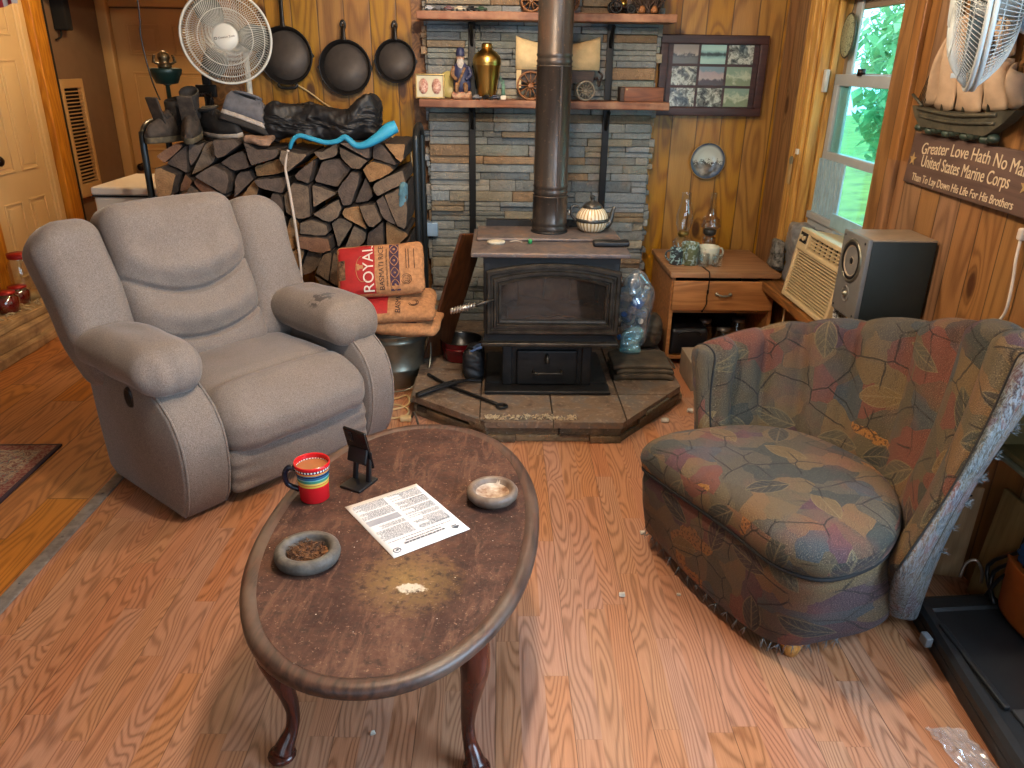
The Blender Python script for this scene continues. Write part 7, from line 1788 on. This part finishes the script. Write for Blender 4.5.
def jar(label, x, y, r, h, fill, lid, z=.172):
    e = thing('preserve_jar', label, 'jar', (x, y, z), 0, 'jars on the board stack')
    b = B(); b.lathe([(0, 0), (r * .95, 0), (r, .008), (r, h * .74), (r * .78, h * .86), (r * .76, h * .93)], 26, cap=False); b.build('glass', M['clear'], e)
    b = B(); b.lathe([(0, .004), (r * .93, .004), (r * .95, h * fill), (0, h * fill)], 26, cap=False); b.build('contents', M['jred'] if fill > .3 else M['ycord'], e)
    b = B(); b.lathe([(r * .79, h * .9), (r * .82, h * .91), (r * .82, h), (0, h + .003)], 26, cap=False); b.build('lid', lid, e)
jar('large clear jar with a red lid on the board stack beside the recliner', -2.785, 4.42, .075, .27, .12, M['lidr'])
jar('jar of red preserve with red lid, right one at the stack front', -2.745, 4.16, .062, .115, .72, M['lidr'])
jar('jar of red preserve with a yellow lid, at the left end of the board stack', -2.86, 4.19, .062, .13, .4, M['lidy'])
jar('low jar of red preserve behind the two front ones on the board stack', -2.78, 4.33, .06, .10, .7, M['lidr'])
jar('small jar of red preserve nearest the viewer on the board stack', -2.82, 4.04, .055, .08, .75, M['lidr'])
M['straw'] = paint('straw_scraps', (214, 196, 160), .9)
b = B(); rr = random.Random(6)
for k in range(60):
    p = V((rr.uniform(-2.80, -2.64), rr.uniform(3.95, 4.5), .174)); d = V((rr.uniform(-1, 1), rr.uniform(-1, 1), .1)).normalized() * rr.uniform(.01, .03); b.tube([p - d, p + V((0, 0, .008)), p + d], .003, 4, 1)
tag(b.build('wood_scraps', M['straw']), 'pale scraps scattered along the edge of the board stack by the jars', 'scraps', kind='stuff')
# oriental rug
def rugmat():
    t = NT('oriental_rug'); o = t.sep(t.obj()); n1 = t.noise(t.obj(), 26, 4, .6, 1.5); n2 = t.noise(t.obj(), 60, 3, .6, 1.0)
    c = t.ramp(n1, [(.36, sg((104, 62, 54))), (.46, sg((150, 128, 104))), (.54, sg((92, 90, 88))), (.62, sg((128, 72, 62)))], 'CONSTANT')
    c = t.mix(t.ramp(n2, [(.5, 0.0), (.6, .5)]), c, sg((170, 150, 124)))
    ex = t.math('MINIMUM', t.math('SUBTRACT', .38, t.math('ABSOLUTE', o[0])), t.math('SUBTRACT', .62, t.math('ABSOLUTE', o[1])))
    c = t.mix(t.ramp(ex, [(.05, 1.0), (.055, 0.0)]), c, t.mix(t.ramp(n2, [(.45, 0.0), (.55, .6)]), sg((112, 54, 48)), sg((150, 120, 96))))
    c = t.mix(t.ramp(ex, [(.012, 1.0), (.015, 0.0)]), c, sg((52, 34, 40)))
    t.bump(n2, .3, .004); return t.fin(c, .95)
e = thing('rug', 'faded oriental rug with a dark border on the plank floor at the left edge', 'rug', (-2.17, 2.235, 0), math.radians(2))
b = B(); b.rbox((0, 0, .006), (.76, 1.24, .011), .003, 2, 16, fn=lambda p: p + V((.004 * noise.noise(V((p.y * 5, 0, 1))), .004 * noise.noise(V((p.x * 5, 3, 0))), .0))); b.build('pile', rugmat(), e)
# corner of a flag
def flagmat():
    t = NT('striped_flag'); o = t.sep(t.obj()); f = t.math('FRACT', t.math('DIVIDE', t.math('ADD', o[0], 5.0), .052)); return t.fin(t.ramp(f, [(0.0, sg((150, 40, 46))), (.5, sg((214, 204, 196)))], 'CONSTANT'), .8)
b = B(); b.sheet([[(-2.47 + .17 * i / 14, 4.10 + .012 * math.sin(i * .9), 1.715 - .012 * math.sin(i * .35) + .5 * j / 6) for j in range(7)] for i in range(15)]); o = b.build('striped_flag', flagmat()); md = o.modifiers.new('t', 'SOLIDIFY'); md.thickness = .002; tag(o, 'red and white striped flag corner hanging at the top left', 'flag')
# crumbs on the floor
M['crumb'] = paint('paper_crumb', (214, 206, 192), .9, var=.2, scale=60)
for k, (x, y, s_, lab) in enumerate(((.761, 3.13, .030, 'white crumpled paper scrap on the floor at the right corner of the hearth'), (.384, 1.90, .018, 'small beige crumb on the floor midway between table and barrel chair'), (.505, 2.235, .018, 'white paper bit on the floor by the left edge of the barrel chair'), (.56, 1.905, .010, 'tiny beige crumb on the floor under the barrel chair hem'), (.90, 3.24, .03, 'white paper scrap on the floor beside the cardboard box'), (-.295, 1.38, .012, 'tiny white speck of paper on the floor under the coffee table'))):
    if s_: blob('paper_crumb', lab, 'crumb', (x, y, s_ * .32), (s_, s_ * .8, s_ * .55), M['crumb'], s_ * .2, 1 / s_, k, 4, s_ * .2, s_ * .1, 2 / s_, group='crumbs on the floor')
blob('white_corner', 'small white object at the left edge of the floor beside the steel strip', 'scrap', (-1.47, 1.66, .012), (.05, .07, .02), M['white'], .002, 8, 2, 4, .006, .001)
# ------------------------------------------------------------------ light, sky, camera
sc = bpy.context.scene
w = bpy.data.worlds.new('sky'); sc.world = w; w.use_nodes = True
bg = w.node_tree.nodes['Background']; bg.inputs['Color'].default_value = (.62, .82, 1.0, 1); bg.inputs['Strength'].default_value = SKY
def light(name, typ, loc, energy, color=(1, 1, 1), **k):
    l = bpy.data.lights.new(name, typ); l.energy = energy; l.color = color
    for kk, v in k.items(): setattr(l, kk, v)
    o = bpy.data.objects.new(name, l); col.objects.link(o); o.location = loc
    return o
def aim(o, d): o.rotation_euler = V(d).to_track_quat('-Z', 'Y').to_euler()
s_ = light('sun', 'SUN', (-5, 3, 8), SUN, (1, .97, .9), angle=.01); aim(s_, (.66, .12, -.74))
def portal(name, loc, d, sx, sy):
    o = light(name, 'AREA', loc, 0, shape='RECTANGLE', size=sx, size_y=sy); o.data.cycles.is_portal = True; aim(o, d)
portal('portal_window_one', (1.66, 3.5, 1.14), (-1, 0, 0), .8, 1.35)
portal('portal_window_two', (1.66, .75, 1.375), (-1, 0, 0), 1.25, 1.5)
portal('portal_window_three', (-1.05, YF - .16, 1.425), (0, 1, 0), 1.1, 1.25)
portal('portal_window_four', (.45, YF - .16, 1.425), (0, 1, 0), 1.1, 1.25)
light('ceiling_lamp', 'POINT', (0.05, 1.75, 2.18), LAMP, (1.0, .84, .66), shadow_soft_size=.07)
light('hearth_ceiling_lamp', 'POINT', (.05, 3.05, 2.2), LAMPB, (1.0, .84, .66), shadow_soft_size=.07)
light('unseen_hall_lamp', 'POINT', (-1.9, 4.9, 2.2), LAMP2, (1.0, .74, .42), shadow_soft_size=.08)  # unseen lamp without a fixture, lights the hallway
wl = light('window_two_daylight', 'AREA', (1.61, .75, 1.4), WIN, (.52, .74, 1.0), shape='RECTANGLE', size=1.2, size_y=1.4); aim(wl, (-1, .25, -.15))
cam = bpy.data.cameras.new('camera'); co = bpy.data.objects.new('camera', cam); col.objects.link(co); sc.camera = co
cam.sensor_width = 36; cam.lens = 765 / 1024 * 36; cam.clip_start = .02
yaw, pitch, roll = math.radians(1.16), math.radians(22.8), math.radians(.85)
fw = V((math.sin(yaw) * math.cos(pitch), math.cos(yaw) * math.cos(pitch), -math.sin(pitch)))
rt = V((math.cos(yaw), -math.sin(yaw), 0)); up = rt.cross(fw)
r2 = rt * math.cos(roll) + up * math.sin(roll); u2 = up * math.cos(roll) - rt * math.sin(roll)
mm = Matrix((r2, u2, -fw)).transposed().to_4x4(); mm.translation = V((0, 0, 1.5)); co.matrix_world = mm
vs = sc.view_settings; sc.display_settings.display_device = 'sRGB'
vs.view_transform = 'Standard'; vs.look = 'None'; vs.gamma = 1; vs.use_curve_mapping = False; vs.exposure = EXPO
cy = sc.cycles; cy.use_denoising = True; cy.max_bounces = 10; cy.diffuse_bounces = 5; cy.transparent_max_bounces = 24; cy.caustics_reflective = False; cy.caustics_refractive = False; cy.sample_clamp_indirect = 6
